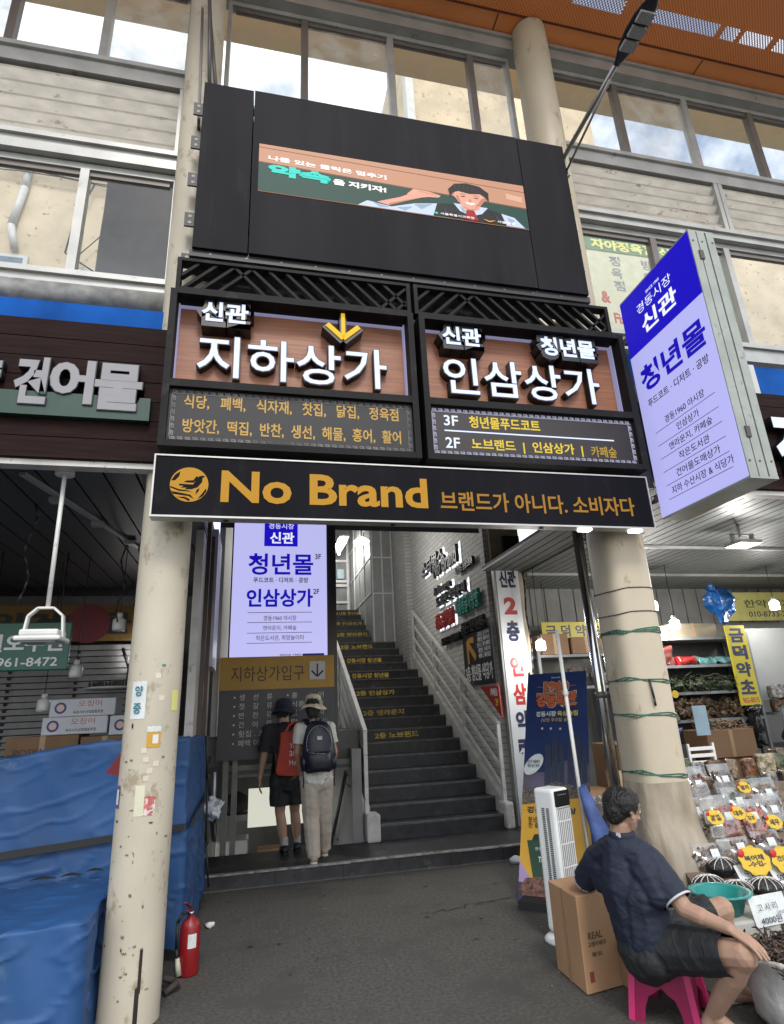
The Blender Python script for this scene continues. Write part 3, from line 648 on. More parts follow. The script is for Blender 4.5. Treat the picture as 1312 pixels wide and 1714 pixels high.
flat('picture_board_edge', [(X0, 5.70), (X1, 5.63), (X1, 5.642), (X0, 5.712)], em('ad_brown', 120, 84, 66), 2)
flat('picture_rail', [(X0, 5.86), (X1, 5.82), (X1, 5.826), (X0, 5.866)], em('ad_brown', 120, 84, 66), 1)
SH = em('ad_shirt', 190, 205, 225); SK = em('ad_skin', 220, 160, 138); HR = em('ad_hair', 28, 22, 24); VS = em('ad_vest', 22, 26, 28)
flat('picture_sleeve', [(.72, Z0), (.8, 5.47), (1.0, 5.44), (1.2, 5.51), (1.42, 5.55), (1.5, Z0)], SH, 2)
flat('picture_forearm', [(.88, 5.47), (1.08, 5.555), (1.2, 5.63), (1.32, 5.615), (1.25, 5.575), (1.13, 5.52), (.98, 5.45)], SK, 3)
flat('picture_hand', [(1.14, 5.6), (1.2, 5.665), (1.33, 5.66), (1.44, 5.635), (1.42, 5.61), (1.33, 5.6), (1.24, 5.575)], SK, 4)
flat('picture_vest', [(1.36, Z0), (1.4, 5.545), (1.52, 5.565), (1.9, 5.56), (2.02, 5.52), (2.1, Z0)], VS, 3)
flat('picture_sleeve', [(2.02, Z0), (1.98, 5.535), (2.1, 5.51), (2.19, Z0)], SH, 4)
flat('picture_collar', [(1.55, 5.575), (1.6, 5.5), (1.7, 5.46), (1.8, 5.5), (1.86, 5.575)], SH, 4)
flat('picture_neck', [(1.6, 5.6), (1.63, 5.53), (1.7, 5.5), (1.78, 5.54), (1.8, 5.6)], SK, 5)
flat('picture_tie', [(1.66, 5.52), (1.73, 5.52), (1.76, 5.42), (1.7, Z0), (1.64, 5.42)], em('ad_red', 150, 30, 30), 6)
flat('picture_face', [(1.7+.145*math.cos(t)*(1 if math.sin(t) > 0 else .88), 5.655+.105*math.sin(t)) for t in [2*math.pi*i/24 for i in range(24)]], SK, 6)
flat('picture_hair', [(1.525, 5.64), (1.51, 5.72), (1.57, 5.79), (1.68, 5.815), (1.8, 5.80), (1.88, 5.74), (1.875, 5.64), (1.85, 5.68), (1.8, 5.715), (1.7, 5.70), (1.6, 5.715), (1.55, 5.69)], HR, 7)
for x in (1.64, 1.76): flat('picture_eye', [(x-.028, 5.662), (x, 5.668), (x+.028, 5.662), (x, 5.656)], HR, 7); flat('picture_brow', [(x-.035, 5.683), (x, 5.692), (x+.035, 5.683), (x, 5.687)], HR, 7)
flat('picture_mouth', [(1.655, 5.606), (1.70, 5.598), (1.75, 5.606), (1.73, 5.585), (1.70, 5.58), (1.67, 5.585)], em('ad_white', 245, 240, 238), 7)
S2 = em('ad_skin_shade', 186, 122, 102); S3 = em('ad_shirt_shade', 150, 165, 190); H2 = em('ad_hair_light', 62, 50, 50)
flat('picture_shade', [(1.828, 5.68), (1.835, 5.64), (1.8, 5.59), (1.74, 5.558), (1.77, 5.6), (1.80, 5.65)], S2, 7)
flat('picture_shade', [(1.575, 5.66), (1.585, 5.62), (1.62, 5.58), (1.605, 5.63), (1.595, 5.67)], S2, 7); flat('picture_nose', [(1.70, 5.65), (1.715, 5.62), (1.69, 5.618)], S2, 8); flat('picture_shade', [(1.63, 5.55), (1.7, 5.53), (1.77, 5.555), (1.7, 5.515)], S2, 6)
for k in range(7): flat('picture_fringe', [(1.57+.04*k, 5.79-.002*k*k), (1.583+.04*k, 5.792-.002*k*k), (1.57+.038*k, 5.72)], H2, 8)
for k in range(3): flat('picture_finger_gap', [(1.25+.05*k, 5.648-.006*k), (1.34+.035*k, 5.637-.006*k), (1.25+.05*k, 5.645-.006*k)], S2, 6)
flat('picture_shade', [(.98, 5.452), (1.13, 5.52), (1.25, 5.575), (1.14, 5.535), (.98, 5.47)], S2, 5)
for pts in ([(.85, 5.46), (.98, 5.43), (.9, 5.42)], [(1.2, 5.5), (1.36, 5.53), (1.26, 5.46)], [(1.05, 5.44), (1.18, 5.47), (1.12, 5.42)], [(2.03, 5.5), (2.1, 5.48), (2.06, 5.42)], [(1.6, 5.56), (1.66, 5.5), (1.63, 5.49)]): flat('picture_fold', pts, S3, 5)
for pts in ([(1.45, 5.54), (1.5, 5.42), (1.47, 5.42)], [(1.9, 5.54), (1.95, 5.42), (1.98, 5.44)]): flat('picture_fold', pts, em('ad_vest_light', 48, 54, 58), 5)
flat('picture_window', [(2.05, 5.78), (2.2, 5.76), (2.2, 5.7), (2.05, 5.72)], em('ad_tan_light', 214, 168, 142), 1)
AW = MATS['ad_white']; AT = em('ad_teal', 40, 205, 190)
def tl(s, mat, x0, x1, z0, z1, bold=.03, dz=-.02, k=3):
    u = Vector((1, 0, dz)).normalized(); return txt('caption', s, mat, scr, (x0, 3.694-.0012*k, z0), u, (0, 0, 1), x1-x0, z1-z0, .001, bold)
tl('나를 있는 클릭은 멈추기', AW, .0, .97, 5.735, 5.785, .035)
tl('약속', AT, .0, .5, 5.585, 5.70, .06); tl('을 지키자!', AW, .52, .965, 5.582, 5.645, .045)
tl('서울특별시교육청', AW, 1.42, 1.72, 5.425, 5.448, .01, 0, 8); tl('서울경찰', AW, 1.93, 2.1, 5.425, 5.45, .01, 0, 8)
flat('emblem', [(1.8, 5.445), (1.84, 5.438), (1.86, 5.43), (1.88, 5.438), (1.92, 5.445), (1.88, 5.425), (1.86, 5.418), (1.84, 5.425)], em('ad_gold', 225, 150, 40), 8)
flat('emblem', [(1.385+.022*math.cos(t)*(1 if i % 2 else .4), 5.436+.018*math.sin(t)*(1 if i % 2 else .4)) for i, t in enumerate([math.pi*k/6 for k in range(12)])], AT, 8)
def strut(pts, lb): single('support_strut', B().tube(pts, .016, 8), M('strut_dark', (.06, .058, .055), .5), lb, 'strut', 'struts tying the screen back to the roof')
strut([(-.50, 3.8, 6.48), (-.55, 3.72, 7.6), (-.58, 3.6, 8.6)], 'leftmost dark strut rising from the corner of the video screen')
strut([(-.44, 3.85, 6.48), (-.54, 3.86, 7.4), (-.64, 3.8, 8.6)], 'second dark strut crossing the cream column above the screen')
single('flat_bracket', B().bar((-.58, 3.9, 6.2), (-.62, 3.86, 7.6), .035, .02, (1, 0, 0)), MATS['strut_dark'], 'flat dark bar bolted beside the left edge of the screen', 'bracket')

# street lamp
lamp = thing('street_lamp', 'black street lamp arm with a leaf shaped lamp head over the screen corner', 'street lamp', (2.76, 3.78, 6.4))
ARM = M('arm_steel', (.3, .29, .28), .35, .7, var=.1)
B().cyl((2.76, 3.82, 6.45), (2.76, 2.9, 6.44), .021, n=14).o('arm', ARM, lamp)
B().cyl((2.775, 3.8, 6.3), (2.765, 3.0, 6.42), .011, n=10).o('brace', ARM, lamp)
B().box(2.7, 2.8, 3.78, 3.86, 6.24, 6.52).o('mount', MATS['flange_cream'], lamp)
b = B(); pr = [(2.92, .024, .02), (2.86, .036, .028), (2.77, .072, .035), (2.65, .088, .038), (2.54, .085, .036), (2.45, .064, .03), (2.39, .035, .02), (2.37, .008, .008)]
rg = []
for y_, wx, hz in pr: rg.append([b.bm.verts.new((2.765+wx*math.cos(2*math.pi*i/16), y_, 6.44+hz*math.sin(2*math.pi*i/16)+(0 if math.sin(2*math.pi*i/16) > 0 else hz*.5*abs(math.sin(2*math.pi*i/16))))) for i in range(16)])
for a, c in zip(rg, rg[1:]):
    for i in range(16):
        f = b.bm.faces.new((a[i], a[(i+1) % 16], c[(i+1) % 16], c[i])); f.smooth = True
b.bm.faces.new(rg[0]); b.bm.faces.new(rg[-1])
b.o('lamp_head', M('lamp_black', (.015, .015, .017), .35), lamp)
for k in range(3): B().box(2.705, 2.825, 2.735-.105*k-.04, 2.735-.105*k+.04, 6.40, 6.425).o('led_module', M('led_grey', (.42, .42, .4), .3, var=.5, scale=140), lamp)

# ------------------------------------------------------------------ entrance signs
FR = M('sign_frame', (.012, .0115, .012), .6, var=.25, scale=3, spec=.15, dirt=(.022, .021, .02), dscale=6, dpos=.58); WOODP = M('sign_wood', (.3, .118, .06), .5, var=.22, scale=5, stretch=(.5, 1, 12))
CHD = M('letter_side', (.008, .008, .009), .4, var=0); LW = E('letter_white', (.68, .76, 1.0), 1.0); LEDS = E('led_strip', (.62, .62, 1.), .3); LYEL = E('arrow_yellow', (.85, .5, .015), .85)
def channel(t, s, x0, x1, z0, z1, mat, yb=3.84, d=.065, b1=.026, b2=.008):
    tY(s, CHD, t, yb-d*.0, x0-.012, x1+.012, z0-.012, z1+.012, 0, b1, 'letter_back')
    tY(s, CHD, t, yb, x0-.008, x1+.008, z0-.008, z1+.008, d, b1, 'letter_body')
    tY(s, mat, t, yb-d-.001, x0, x1, z0, z1, .003, b2, 'letter_face')
def gate_sign(x0, x1, label):
    t = thing('shop_sign', label, 'sign', ((x0+x1)/2, 3.8, 3.2))
    b = B()
    for a in ((x0, x0+.045), (x1-.045, x1)): b.box(a[0], a[1], 3.68, 4.0, 3.18, 4.40)
    for z in ((3.18, 3.225), (3.62, 3.675), (4.365, 4.40)): b.box(x0+.045, x1-.045, 3.682, 4.0, z[0], z[1])
    b.o('frame', FR, t); B().box(x0+.045, x1-.045, 3.845, 3.9, 3.675, 4.365).o('wood_panel', WOODP, t)
    b = B(); b.box(x0+.045, x0+.053, 3.80, 3.845, 3.675, 4.365); b.box(x1-.053, x1-.045, 3.79, 3.845, 3.675, 4.365); b.box(x0+.053, x1-.053, 3.82, 3.845, 4.353, 4.365); b.o('led_strip', LEDS, t)
    return t
def meander(t, x0, x1, z0, z1, y_, mat, s=.022):
    b = B(); w = .0035
    def run(o, u, v, ln):
        n_ = int(ln/(s*2.2)); p = ln/n_
        for i in range(n_):
            q = Vector(o)+Vector(u)*p*i
            for a, c, e, f in ((0, 0, p, w), (p*.12, s*.35, p*.74, w), (p*.12, s*.35, w, s*.65), (p*.12, s, p*.6, w), (p*.68, s*.62, w, s*.4), (p*.4, s*.62, p*.3, w)):
                b.obox(q+Vector(u)*a+Vector(v)*c, u, v, (0, -1, 0), e, f, .002)
    run((x0, y_, z0), (1, 0, 0), (0, 0, 1), x1-x0); run((x0, y_, z1-s-w), (1, 0, 0), (0, 0, 1), x1-x0)
    run((x0, y_, z0+.03), (0, 0, 1), (1, 0, 0), z1-z0-.06); run((x1-s-w, y_, z0+.03), (0, 0, 1), (1, 0, 0), z1-z0-.06)
    b.o('meander_border', mat, t)
s1 = gate_sign(-.645, 1.12, 'left brown sign for the basement mall with a yellow down arrow')
channel(s1, '지하상가', -.448, .913, 3.765, 4.10, LW)
tY('신관', CHD, s1, 3.844, -.47, -.07, 4.14, 4.385, .12, .12, 'letter_body'); tY('신관', LW, s1, 3.722, -.432, -.109, 4.182, 4.346, .003, .03, 'letter_face')
b = B(); b.box(.557, .607, 3.73, 3.84, 4.17, 4.37); b.bar((.582, 3.785, 4.125), (.45, 3.785, 4.255), .065, .11, (0, 1, 0)); b.bar((.582, 3.785, 4.125), (.714, 3.785, 4.255), .065, .11, (0, 1, 0)); b.o('arrow_body', CHD, s1)
b = B(); b.box(.568, .596, 3.72, 3.729, 4.165, 4.36); b.bar((.582, 3.7245, 4.142), (.463, 3.7245, 4.255), .036, .009, (0, 1, 0)); b.bar((.582, 3.7245, 4.142), (.701, 3.7245, 4.255), .036, .009, (0, 1, 0)); b.o('arrow_face', LYEL, s1)
B().box(-.6, 1.075, 3.72, 3.75, 3.225, 3.62).o('lower_panel', M('grey_film', (.03, .029, .03), .5, var=.06, spec=.3), s1)
meander(s1, -.585, 1.062, 3.238, 3.606, 3.72, M('border_silver', (.24, .23, .23), .5, var=.5, scale=3))
OCH = M('ochre_letters', (.42, .24, .03), .5, var=.08)
tY('식당,   폐백,   식자재,   찻집,   닭집,   정육점', OCH, s1, 3.7195, -.506, .971, 3.47, 3.578, .002, .02)
tY('방앗간,  떡집,  반찬,  생선,  해물,  홍어,  활어', OCH, s1, 3.7195, -.504, .982, 3.29, 3.40, .002, .02)
s2 = gate_sign(1.165, 2.94, 'right brown sign for the ginseng mall and youth mall floors')
channel(s2, '인삼상가', 1.364, 2.70, 3.775, 4.10, LW)
tY('신관', CHD, s2, 3.844, 1.325, 1.72, 4.14, 4.385, .12, .12, 'letter_body'); tY('신관', LW, s2, 3.722, 1.36, 1.68, 4.18, 4.344, .003, .03, 'letter_face')
tY('청년몰', CHD, s2, 3.844, 2.155, 2.715, 4.125, 4.375, .12, .11, 'letter_body'); tY('청년몰', LW, s2, 3.722, 2.195, 2.678, 4.163, 4.338, .003, .03, 'letter_face')
B().box(1.21, 2.895, 3.72, 3.75, 3.225, 3.62).o('lower_panel', M('brown_film', (.016, .011, .01), .5, var=.06), s2)
meander(s2, 1.225, 2.88, 3.238, 3.606, 3.72, E('border_lit', (.5, .5, .68), .7))
LY2 = E('lit_yellow', (.75, .55, .05), .8); LY3 = E('lit_ochre', (.45, .3, .05), .7)
tY('3F', LW, s2, 3.7195, 1.315, 1.425, 3.47, 3.555, .002, .012); tY('청년몰푸드코트', LY2, s2, 3.7195, 1.512, 2.085, 3.463, 3.562, .002, .02)
B().box(1.315, 2.705, 3.717, 3.72, 3.424, 3.434).o('rule_line', LW, s2)
tY('2F', LW, s2, 3.7195, 1.315, 1.425, 3.29, 3.375, .002, .012); tY('노브랜드  |  인삼상가  |', LY2, s2, 3.7195, 1.516, 2.42, 3.275, 3.378, .002, .02); tY('카페숲', LY3, s2, 3.7195, 2.49, 2.71, 3.28, 3.372, .002, .015)
single('sign_backing', B().box(-.62, 2.92, 4.0, 4.015, 3.1, 4.40), MATS['deep_black'], 'black steel backing board behind the two brown signs', 'backing board')
def lattice(x0, x1, apex, label):
    t = thing('lattice_screen', label, 'lattice', ((x0+x1)/2, 3.8, 4.42), 'lattices above the brown signs')
    z0, z1 = 4.415, 4.69; b = B()
    b.box(x0, x0+.03, 3.7, 3.78, z0, z1); b.box(x1-.03, x1, 3.7, 3.78, z0, z1); b.box(x0+.03, x1-.03, 3.701, 3.779, z1-.025, z1); b.box(x0+.03, x1-.03, 3.701, 3.779, z0, z0+.02); b.o('frame', FR, t)
    b = B(); h_ = z1-z0-.045; zb = z0+.02
    def diag(x, sgn):
        a, c = (x, zb), (x+sgn*h_, zb+h_)
        lo, hi = x0+.03, x1-.03
        pts = [a, c]
        def clip(p, q):
            if p[0] < lo: k = (lo-p[0])/(q[0]-p[0]); p = (lo, p[1]+(q[1]-p[1])*k)
            if p[0] > hi: k = (hi-p[0])/(q[0]-p[0]); p = (hi, p[1]+(q[1]-p[1])*k)
            return p
        if (a[0] < lo and c[0] < lo) or (a[0] > hi and c[0] > hi): return
        a2 = clip(a, c); c2 = clip(c, a)
        if abs(a2[0]-c2[0]) < .02: return
        b.bar((a2[0], 3.74, a2[1]), (c2[0], 3.74, c2[1]), .022, .05, (0, 1, 0))
    ax1, ax2 = apex
    for k in range(14):
        x = ax1+.0-.125*k
        if x > x0-h_-.2: diag(x, 1) if x+h_ < ax1+h_*.6 else None
    x = ax1-.02
    while x < ax2+.3: diag(x+h_, -1); x += .125
    for k in range(12): diag(ax2+.25+.125*k, 1)
    b.o('slats', FR, t)
lattice(-.62, 1.115, (-.2, .62), 'chevron lattice with dark bars above the basement mall sign')
lattice(1.145, 2.86, (1.55, 2.4), 'chevron lattice with dark bars above the ginseng mall sign')
t = thing('sign_band', 'grey sign band with pale letters half hidden behind the lattice', 'sign', (1, 4.2, 4.7))
B().box(-.5, 2.5, 4.2, 4.28, 4.55, 5.12).o('panel', M('band_grey', (.4, .4, .39), .5), t)
tY('노브랜드 상생스토어 경동시장점', M('band_letters', (.85, .85, .83), .5, var=.05), t, 4.199, -.42, 2.45, 4.85, 5.06, .04, .03)

# long shop sign under them
nb = thing('shop_sign', 'long black sign with gold bird emblem and gold lettering', 'sign', (1.1, 3.7, 2.7))
B().box(-.645, 2.905, 3.702, 3.79, 2.715, 3.115).o('case', M('sign_ink', (.006, .006, .009), .6, var=.2, scale=2, spec=.08, dirt=(.011, .011, .012), dscale=4, dpos=.58, stretch=(2, 1, .6)), nb)
ALU = M('aluminium', (.5, .49, .46), .4, .4, var=.1)
b = B(); b.box(-.655, 2.915, 3.695, 3.79, 3.115, 3.125); b.box(-.655, 2.915, 3.695, 3.79, 2.703, 2.715); b.box(-.655, -.645, 3.695, 3.79, 2.715, 3.115); b.box(2.905, 2.915, 3.695, 3.79, 2.715, 3.115); b.o('trim', ALU, nb)
GOLD = E('gold_letters', (.5, .25, .012), .75); DK = MATS['sign_ink']
EX, EZ, ER = -.433, 2.923, .117
em_ = B().cyl((EX, 3.698, EZ), (EX, 3.7025, EZ), ER, n=48).o('emblem', GOLD, nb)
def ef(pts): B().poly([(EX+x*ER, 3.6975, EZ+z*ER) for x, z in pts], ext=(0, .0008, 0)).o('emblem_mark', DK, em_)
ef([(-.5, .02), (.2, .0), (.35, .3), (.5, .5), (.7, .55), (.82, .47), (.68, .42), (.66, .15), (.45, -.15), (.15, -.28), (-.25, -.3), (-.1, -.2), (-.45, -.2), (-.28, -.1), (-.55, -.08)])
ef([(-.3, .12), (.22, .1), (.45, .44), (.35, .5), (.2, .25), (-.15, .22)])
ef([(-.95, .2), (-.75, .55), (-.5, .75), (-.55, .45), (-.75, .2)]); ef([(-.98, -.12), (-.5, -.3), (0, -.36), (.3, -.5), (.1, -.42), (-.5, -.4), (-.95, -.22)])
ef([(-.9, -.42), (-.4, -.5), (.1, -.6), (.3, -.85), (0, -.68), (-.5, -.62), (-.8, -.58)]); ef([(-.65, -.74), (-.2, -.72), (.08, -.85), (.05, -.98), (-.2, -.84)])
ef([(.45, -.85), (.7, -.5), (.88, -.2), (.92, -.35), (.75, -.65)]); ef([(.35, -.6), (.4, -.3), (.55, -.2), (.5, -.4)])
tY('No Brand', GOLD, nb, 3.7015, -.238, 1.145, 2.809, 3.029, .004, .026)
tY('브랜드가 아니다. 소비자다', E('gold_letters_small', (.42, .2, .02), .6), nb, 3.7015, 1.237, 2.764, 2.80, 2.945, .004, .015)
DL = E('downlight_white', (1, 1, .98), 5)
for x in (2.3, 2.72): B().box(x, x+.09, 3.715, 3.77, 2.688, 2.702).o('downlight', DL, nb)
for x in (-.2, .9, 2.0): B().cyl((x, 3.745, 2.697), (x, 3.745, 2.704), .018, n=10).o('screw_cap', MATS['deep_black'], nb)

# projecting sign
pj = thing('projecting_sign', 'tall blue and white lit sign box sticking out from the facade', 'sign', (3.2, 3.4, 2.8))
PX = 3.1
GRAL = M('sign_alu', (.3, .32, .29), .5, .2, var=.12, scale=6, dirt=(.2, .21, .19), dscale=6, dpos=.6)
b = B(); b.box(PX+.012, PX+.22, 2.965, 3.835, 2.84, 4.84); b.o('case', GRAL, pj)
b = B()
for x in (.0, .075, .155): b.box(PX+.004+x, PX+(.071 if x < .1 else .068)+x, 2.952, 2.965, 2.84, 4.84)
b.box(PX+.004, PX+.226, 2.952, 3.845, 2.826, 2.84); b.box(PX+.004, PX+.226, 2.952, 3.845, 4.84, 4.852); b.o('edge_panels', GRAL, pj)
for z in (3.16, 4.62): B().box(PX+.055, PX+.09, 2.942, 2.952, z-.04, z+.04).o('hinge', M('hinge_dark', (.06, .05, .045), .5), pj)
for x in (.03, .11, .2):
    for z in (2.95, 4.75): B().cyl((PX+x, 2.949, z), (PX+x, 2.953, z), .008, n=8).o('screw', MATS['hinge_dark'], pj)
B().box(PX, PX+.012, 2.96, 3.84, 2.845, 4.28).o('face_panel', E('proj_white', (.5, .5, .95), .85), pj); B().box(PX-.0005, PX+.012, 2.96, 3.84, 4.281, 4.835).o('face_header', E('proj_blue', (.01, .004, .5), .95), pj)
f = PX-.001
tX('SINCE 1960', LITL, pj, f, 3.5, 3.33, 4.70, 4.725, .001, 0); tX('경동시장', LITL, pj, f, 3.643, 3.209, 4.585, 4.675, .001, -.003); tX('신관', LITL, pj, f, 3.62, 3.19, 4.375, 4.545, .001, .028)
tX('청년몰', INKB, pj, f, 3.76, 3.01, 3.89, 4.125, .001, .03); tX('푸드코트 · 디저트 · 공방', INKD, pj, f, 3.734, 3.04, 3.755, 3.825, .001, .008)
for k, (s, a, c) in enumerate((('경동1960 야시장', 3.587, 3.153), ('인삼상가', 3.48, 3.24), ('앤라운지, 카페숲', 3.6, 3.14), ('작은도서관', 3.52, 3.2), ('건어물도매상가', 3.585, 3.13), ('지하 수산시장 & 식당가', 3.67, 3.04))):
    z = 3.54-.113*k; tX(s, INKD, pj, f, a, c, z, z+.062, .001, .004); B().box(PX-.001, PX, 3.06, 3.72, z-.026, z-.022).o('rule_line', INKD, pj)
B().box(PX+.05, PX+.15, 3.845, 3.95, 4.5, 4.56).box(PX+.05, PX+.15, 3.845, 3.95, 3.0, 3.06).o('bracket', STEEL, pj)
tag(B().box(2.94, 3.1, 3.86, 4.0, 3.1, 4.15).o('cable_box', MATS['deep_black']), 'black box between the ginseng sign and the projecting sign', 'box')

# fascia boards
DW = M('dark_plank', (.02, .0095, .0085), .75, spec=.12, var=.3, scale=3, stretch=(1, 1, 14), bump=.1, bscale=20)
def fascia(x0, x1, z0, z1, label):
    t = thing('fascia_board', label, 'fascia', ((x0+x1)/2, 3.95, z0)); b = B(); n_ = 7; hgt = (z1-z0)/n_
    for k in range(n_): b.box(x0, x1, 3.905, 4.0, z0+k*hgt+.006, z0+(k+1)*hgt)
    b.box(x0, x1, 3.915, 4.01, z0, z1-.002); b.o('planks', DW, t)
    B().box(x0, x1, 3.93, 4.02, z0-.04, z0-.001).o('bottom_trim', M('trim_white', (.5, .48, .45), .5, var=.15, dirt=(.25, .22, .2), dscale=6, dpos=.6), t); return t
fl = fascia(-9, -.665, 3.15, 4.2, 'dark plank shop fascia with grey dried fish lettering on the left')
LG = M('letter_grey', (.24, .235, .25), .5, var=.05)
for s, x0, x1, z0, z1 in (('건', -1.585, -1.385, 3.50, 3.85), ('어', -1.375, -1.105, 3.52, 3.85), ('물', -1.1, -.80, 3.49, 3.845), ('약', -2.0, -1.67, 3.50, 3.85)):
    tY(s, CHD, fl, 3.9, x0-.006, x1+.006, z0-.006, z1+.006, .06, .05, 'letter_body'); tY(s, LG, fl, 3.839, x0, x1, z0, z1, .003, .04, 'letter_face')
single('green_signboard', B().box(-2.4, -.74, 3.85, 3.9, 3.43, 3.6), M('bottle_green', (.015, .05, .035), .5), 'dark green signboard partly hidden behind the grey letters', 'sign')
fr_ = fascia(3.335, 12, 3.15, 4.1, 'dark plank shop fascia with white lit letters at the right edge'); 
for s, x0, x1, z0, z1 in (('건', 4.38, 4.74, 3.24, 3.86), ('재', 4.84, 5.2, 3.24, 3.86)):
    tY(s, CHD, fr_, 3.9, x0-.006, x1+.006, z0-.006, z1+.006, .07, .05, 'letter_body'); tY(s, LW, fr_, 3.829, x0, x1, z0, z1, .003, .045, 'letter_face')
BLUE_T = M('blue_sheet', (.005, .085, .36), .7, var=.25, scale=3, spec=.1)
single('blue_sheet', B().box(-9, -.67, 4.0, 4.06, 4.2, 4.42), BLUE_T, 'bright blue strip of sheeting on top of the left fascia', 'sheeting')
b = B(); b.box(2.95, 12, 4.06, 4.1, 4.1, 4.5); single('blue_sheet', b, BLUE_T, 'bright blue strip of sheeting behind the projecting sign', 'sheeting')
b = B()
for x in (3.5, 4.55, 5.6): b.box(x, x+.06, 4.04, 4.058, 4.1, 4.5)
single('sheet_battens', b, ALU, 'pale upright battens holding the right blue sheeting', 'battens')
single('gutter', B().cyl((-9, 4.12, 4.56), (-.62, 4.12, 4.56), .1, n=16), M('gutter_grey', (.3, .3, .29), .5, .2, var=.25, scale=12), 'round grey gutter above the left blue sheeting', 'gutter')
# front return of lower shop walls at facade line are open

# ------------------------------------------------------------------ clerestory of the arcade
WF = M('window_alu', (.42, .42, .4), .42, .35, var=.12, scale=4, dirt=(.2, .19, .18), dscale=5, dpos=.62)
WB = M('window_brown', (.16, .14, .125), .45, .2, var=.1)
GL = glassmat('pane_glass', gl=.025, dust=.03); GLD = glassmat('pane_dusty', gl=.025, dust=.14)
def strip_window(x0, x1, z0, z1, mulls, label, group, dusty=()):
    t = thing('strip_window', label, 'window', ((x0+x1)/2, 4.3, z0), group)
    b = B(); b.box(x0, x1, 4.26, 4.34, z1-.06, z1); b.box(x0, x1, 4.26, 4.34, z0, z0+.04); b.box(x0, x0+.04, 4.26, 4.34, z0+.04, z1-.06); b.box(x1-.04, x1, 4.26, 4.34, z0+.04, z1-.06); b.o('frame', WF, t)
    xs = [x0+.04]+list(mulls)+[x1-.04]
    for i, m_ in enumerate(mulls):
        B().box(m_-.035, m_+.035, 4.255, 4.335, z0+.04, z1-.06).o('mullion', WF if i % 2 else WB, t)
    for i, (a, c) in enumerate(zip(xs, xs[1:])):
        B().box(a, c, 4.297, 4.303, z0+.04, z1-.06).o('pane', GLD if i in dusty else GL, t)
        b = B(); b.box(a+.035, c-.035, 4.28, 4.32, z1-.11, z1-.062); b.o('sash_rail', WB, t)
    return t
strip_window(-5, -.76, 7.22, 8.46, (-4.1, -3.2, -2.3, -1.52), 'upper window strip left of the video screen', 'upper window strips', (4, 2))
strip_window(-.44, 2.62, 7.0, 8.46, (.33, 1.24, 2.15), 'upper window strip directly above the video screen', 'upper window strips', (1, 3))
strip_window(3.02, 9, 7.22, 8.46, (3.95, 4.9, 5.85, 6.8, 7.9), 'upper window strip right of the round column', 'upper window strips', (1,))
strip_window(-5, -.76, 4.86, 6.03, (-4.1, -3.2, -2.3, -1.51), 'lower window strip left of the video screen showing the old wall', 'lower window strips')
strip_window(3.02, 9, 4.86, 6.2, (4.0, 4.92, 5.85, 6.8, 7.9), 'lower window strip right of the video screen showing the market banner', 'lower window strips', (4,))
def beam(x0, x1, z0, z1, lb, dy=.05):
    b = B(); b.box(x0, x1, 4.3-dy*2, 4.36, z0, z1); b.box(x0, x1, 4.3-dy*2-.03, 4.3-dy*2, z1-.05, z1-.001); single('facade_beam', b, WF, lb, 'beam', 'grey rails of the arcade facade')
for a, c, s in ((-5, -.76, 'left'), (3.02, 9, 'right')):
    beam(a, c, 7.02, 7.219, f'grey rail under the upper windows on the {s}'); beam(a, c, 6.04 if s == 'left' else 6.205, 6.22 if s == 'left' else 6.33, f'grey rail under the louvres on the {s}'); beam(a, c, 4.66, 4.858, f'grey sill rail under the lower windows on the {s}')
beam(-5, 9, 8.462, 8.66, 'grey head rail under the orange soffit', .07)
LV = M('louvre_white', (.86, .8, .71), .45, var=.12, scale=5, dirt=(.32, .28, .24), dscale=6, dpos=.6, stretch=(1, 1, 3))
def louvre(x0, x1, z0, z1, label):
    t = thing('louvre_panel', label, 'louvre', ((x0+x1)/2, 4.3, z0), 'louvres of the arcade facade'); n_ = 5; h_ = (z1-z0)/n_
    for k in range(n_):
        z = z0+k*h_; b = B(); b.poly([(x0, 4.31, z+.005), (x0, 4.235, z+h_*.66), (x0, 4.222, z+h_*.72), (x0, 4.248, z+h_*.73), (x0, 4.325, z+.012)], ext=(x1-x0, 0, 0)); b.o('slat', LV, t)
    B().box(x0, x0+.05, 4.2, 4.34, z0, z1).o('side_frame', WF, t); B().box(x1-.05, x1, 4.2, 4.34, z0, z1).o('side_frame', WF, t)
    B().box(x0+.05, x1-.05, 4.345, 4.36, z0, z1).o('backing', M('louvre_back', (.07, .065, .06), .7), t)
louvre(-5, -2.85, 6.225, 7.015, 'white louvre panel at the far left of the facade'); louvre(-2.84, -.76, 6.225, 7.015, 'white louvre panel between the far left and the cream column')
louvre(3.02, 4.98, 6.335, 7.015, 'white louvre panel right of the video screen'); louvre(4.99, 6.98, 6.335, 7.015, 'white louvre panel behind the top of the projecting sign side'); louvre(6.99, 9, 6.335, 7.015, 'rightmost white louvre panel')
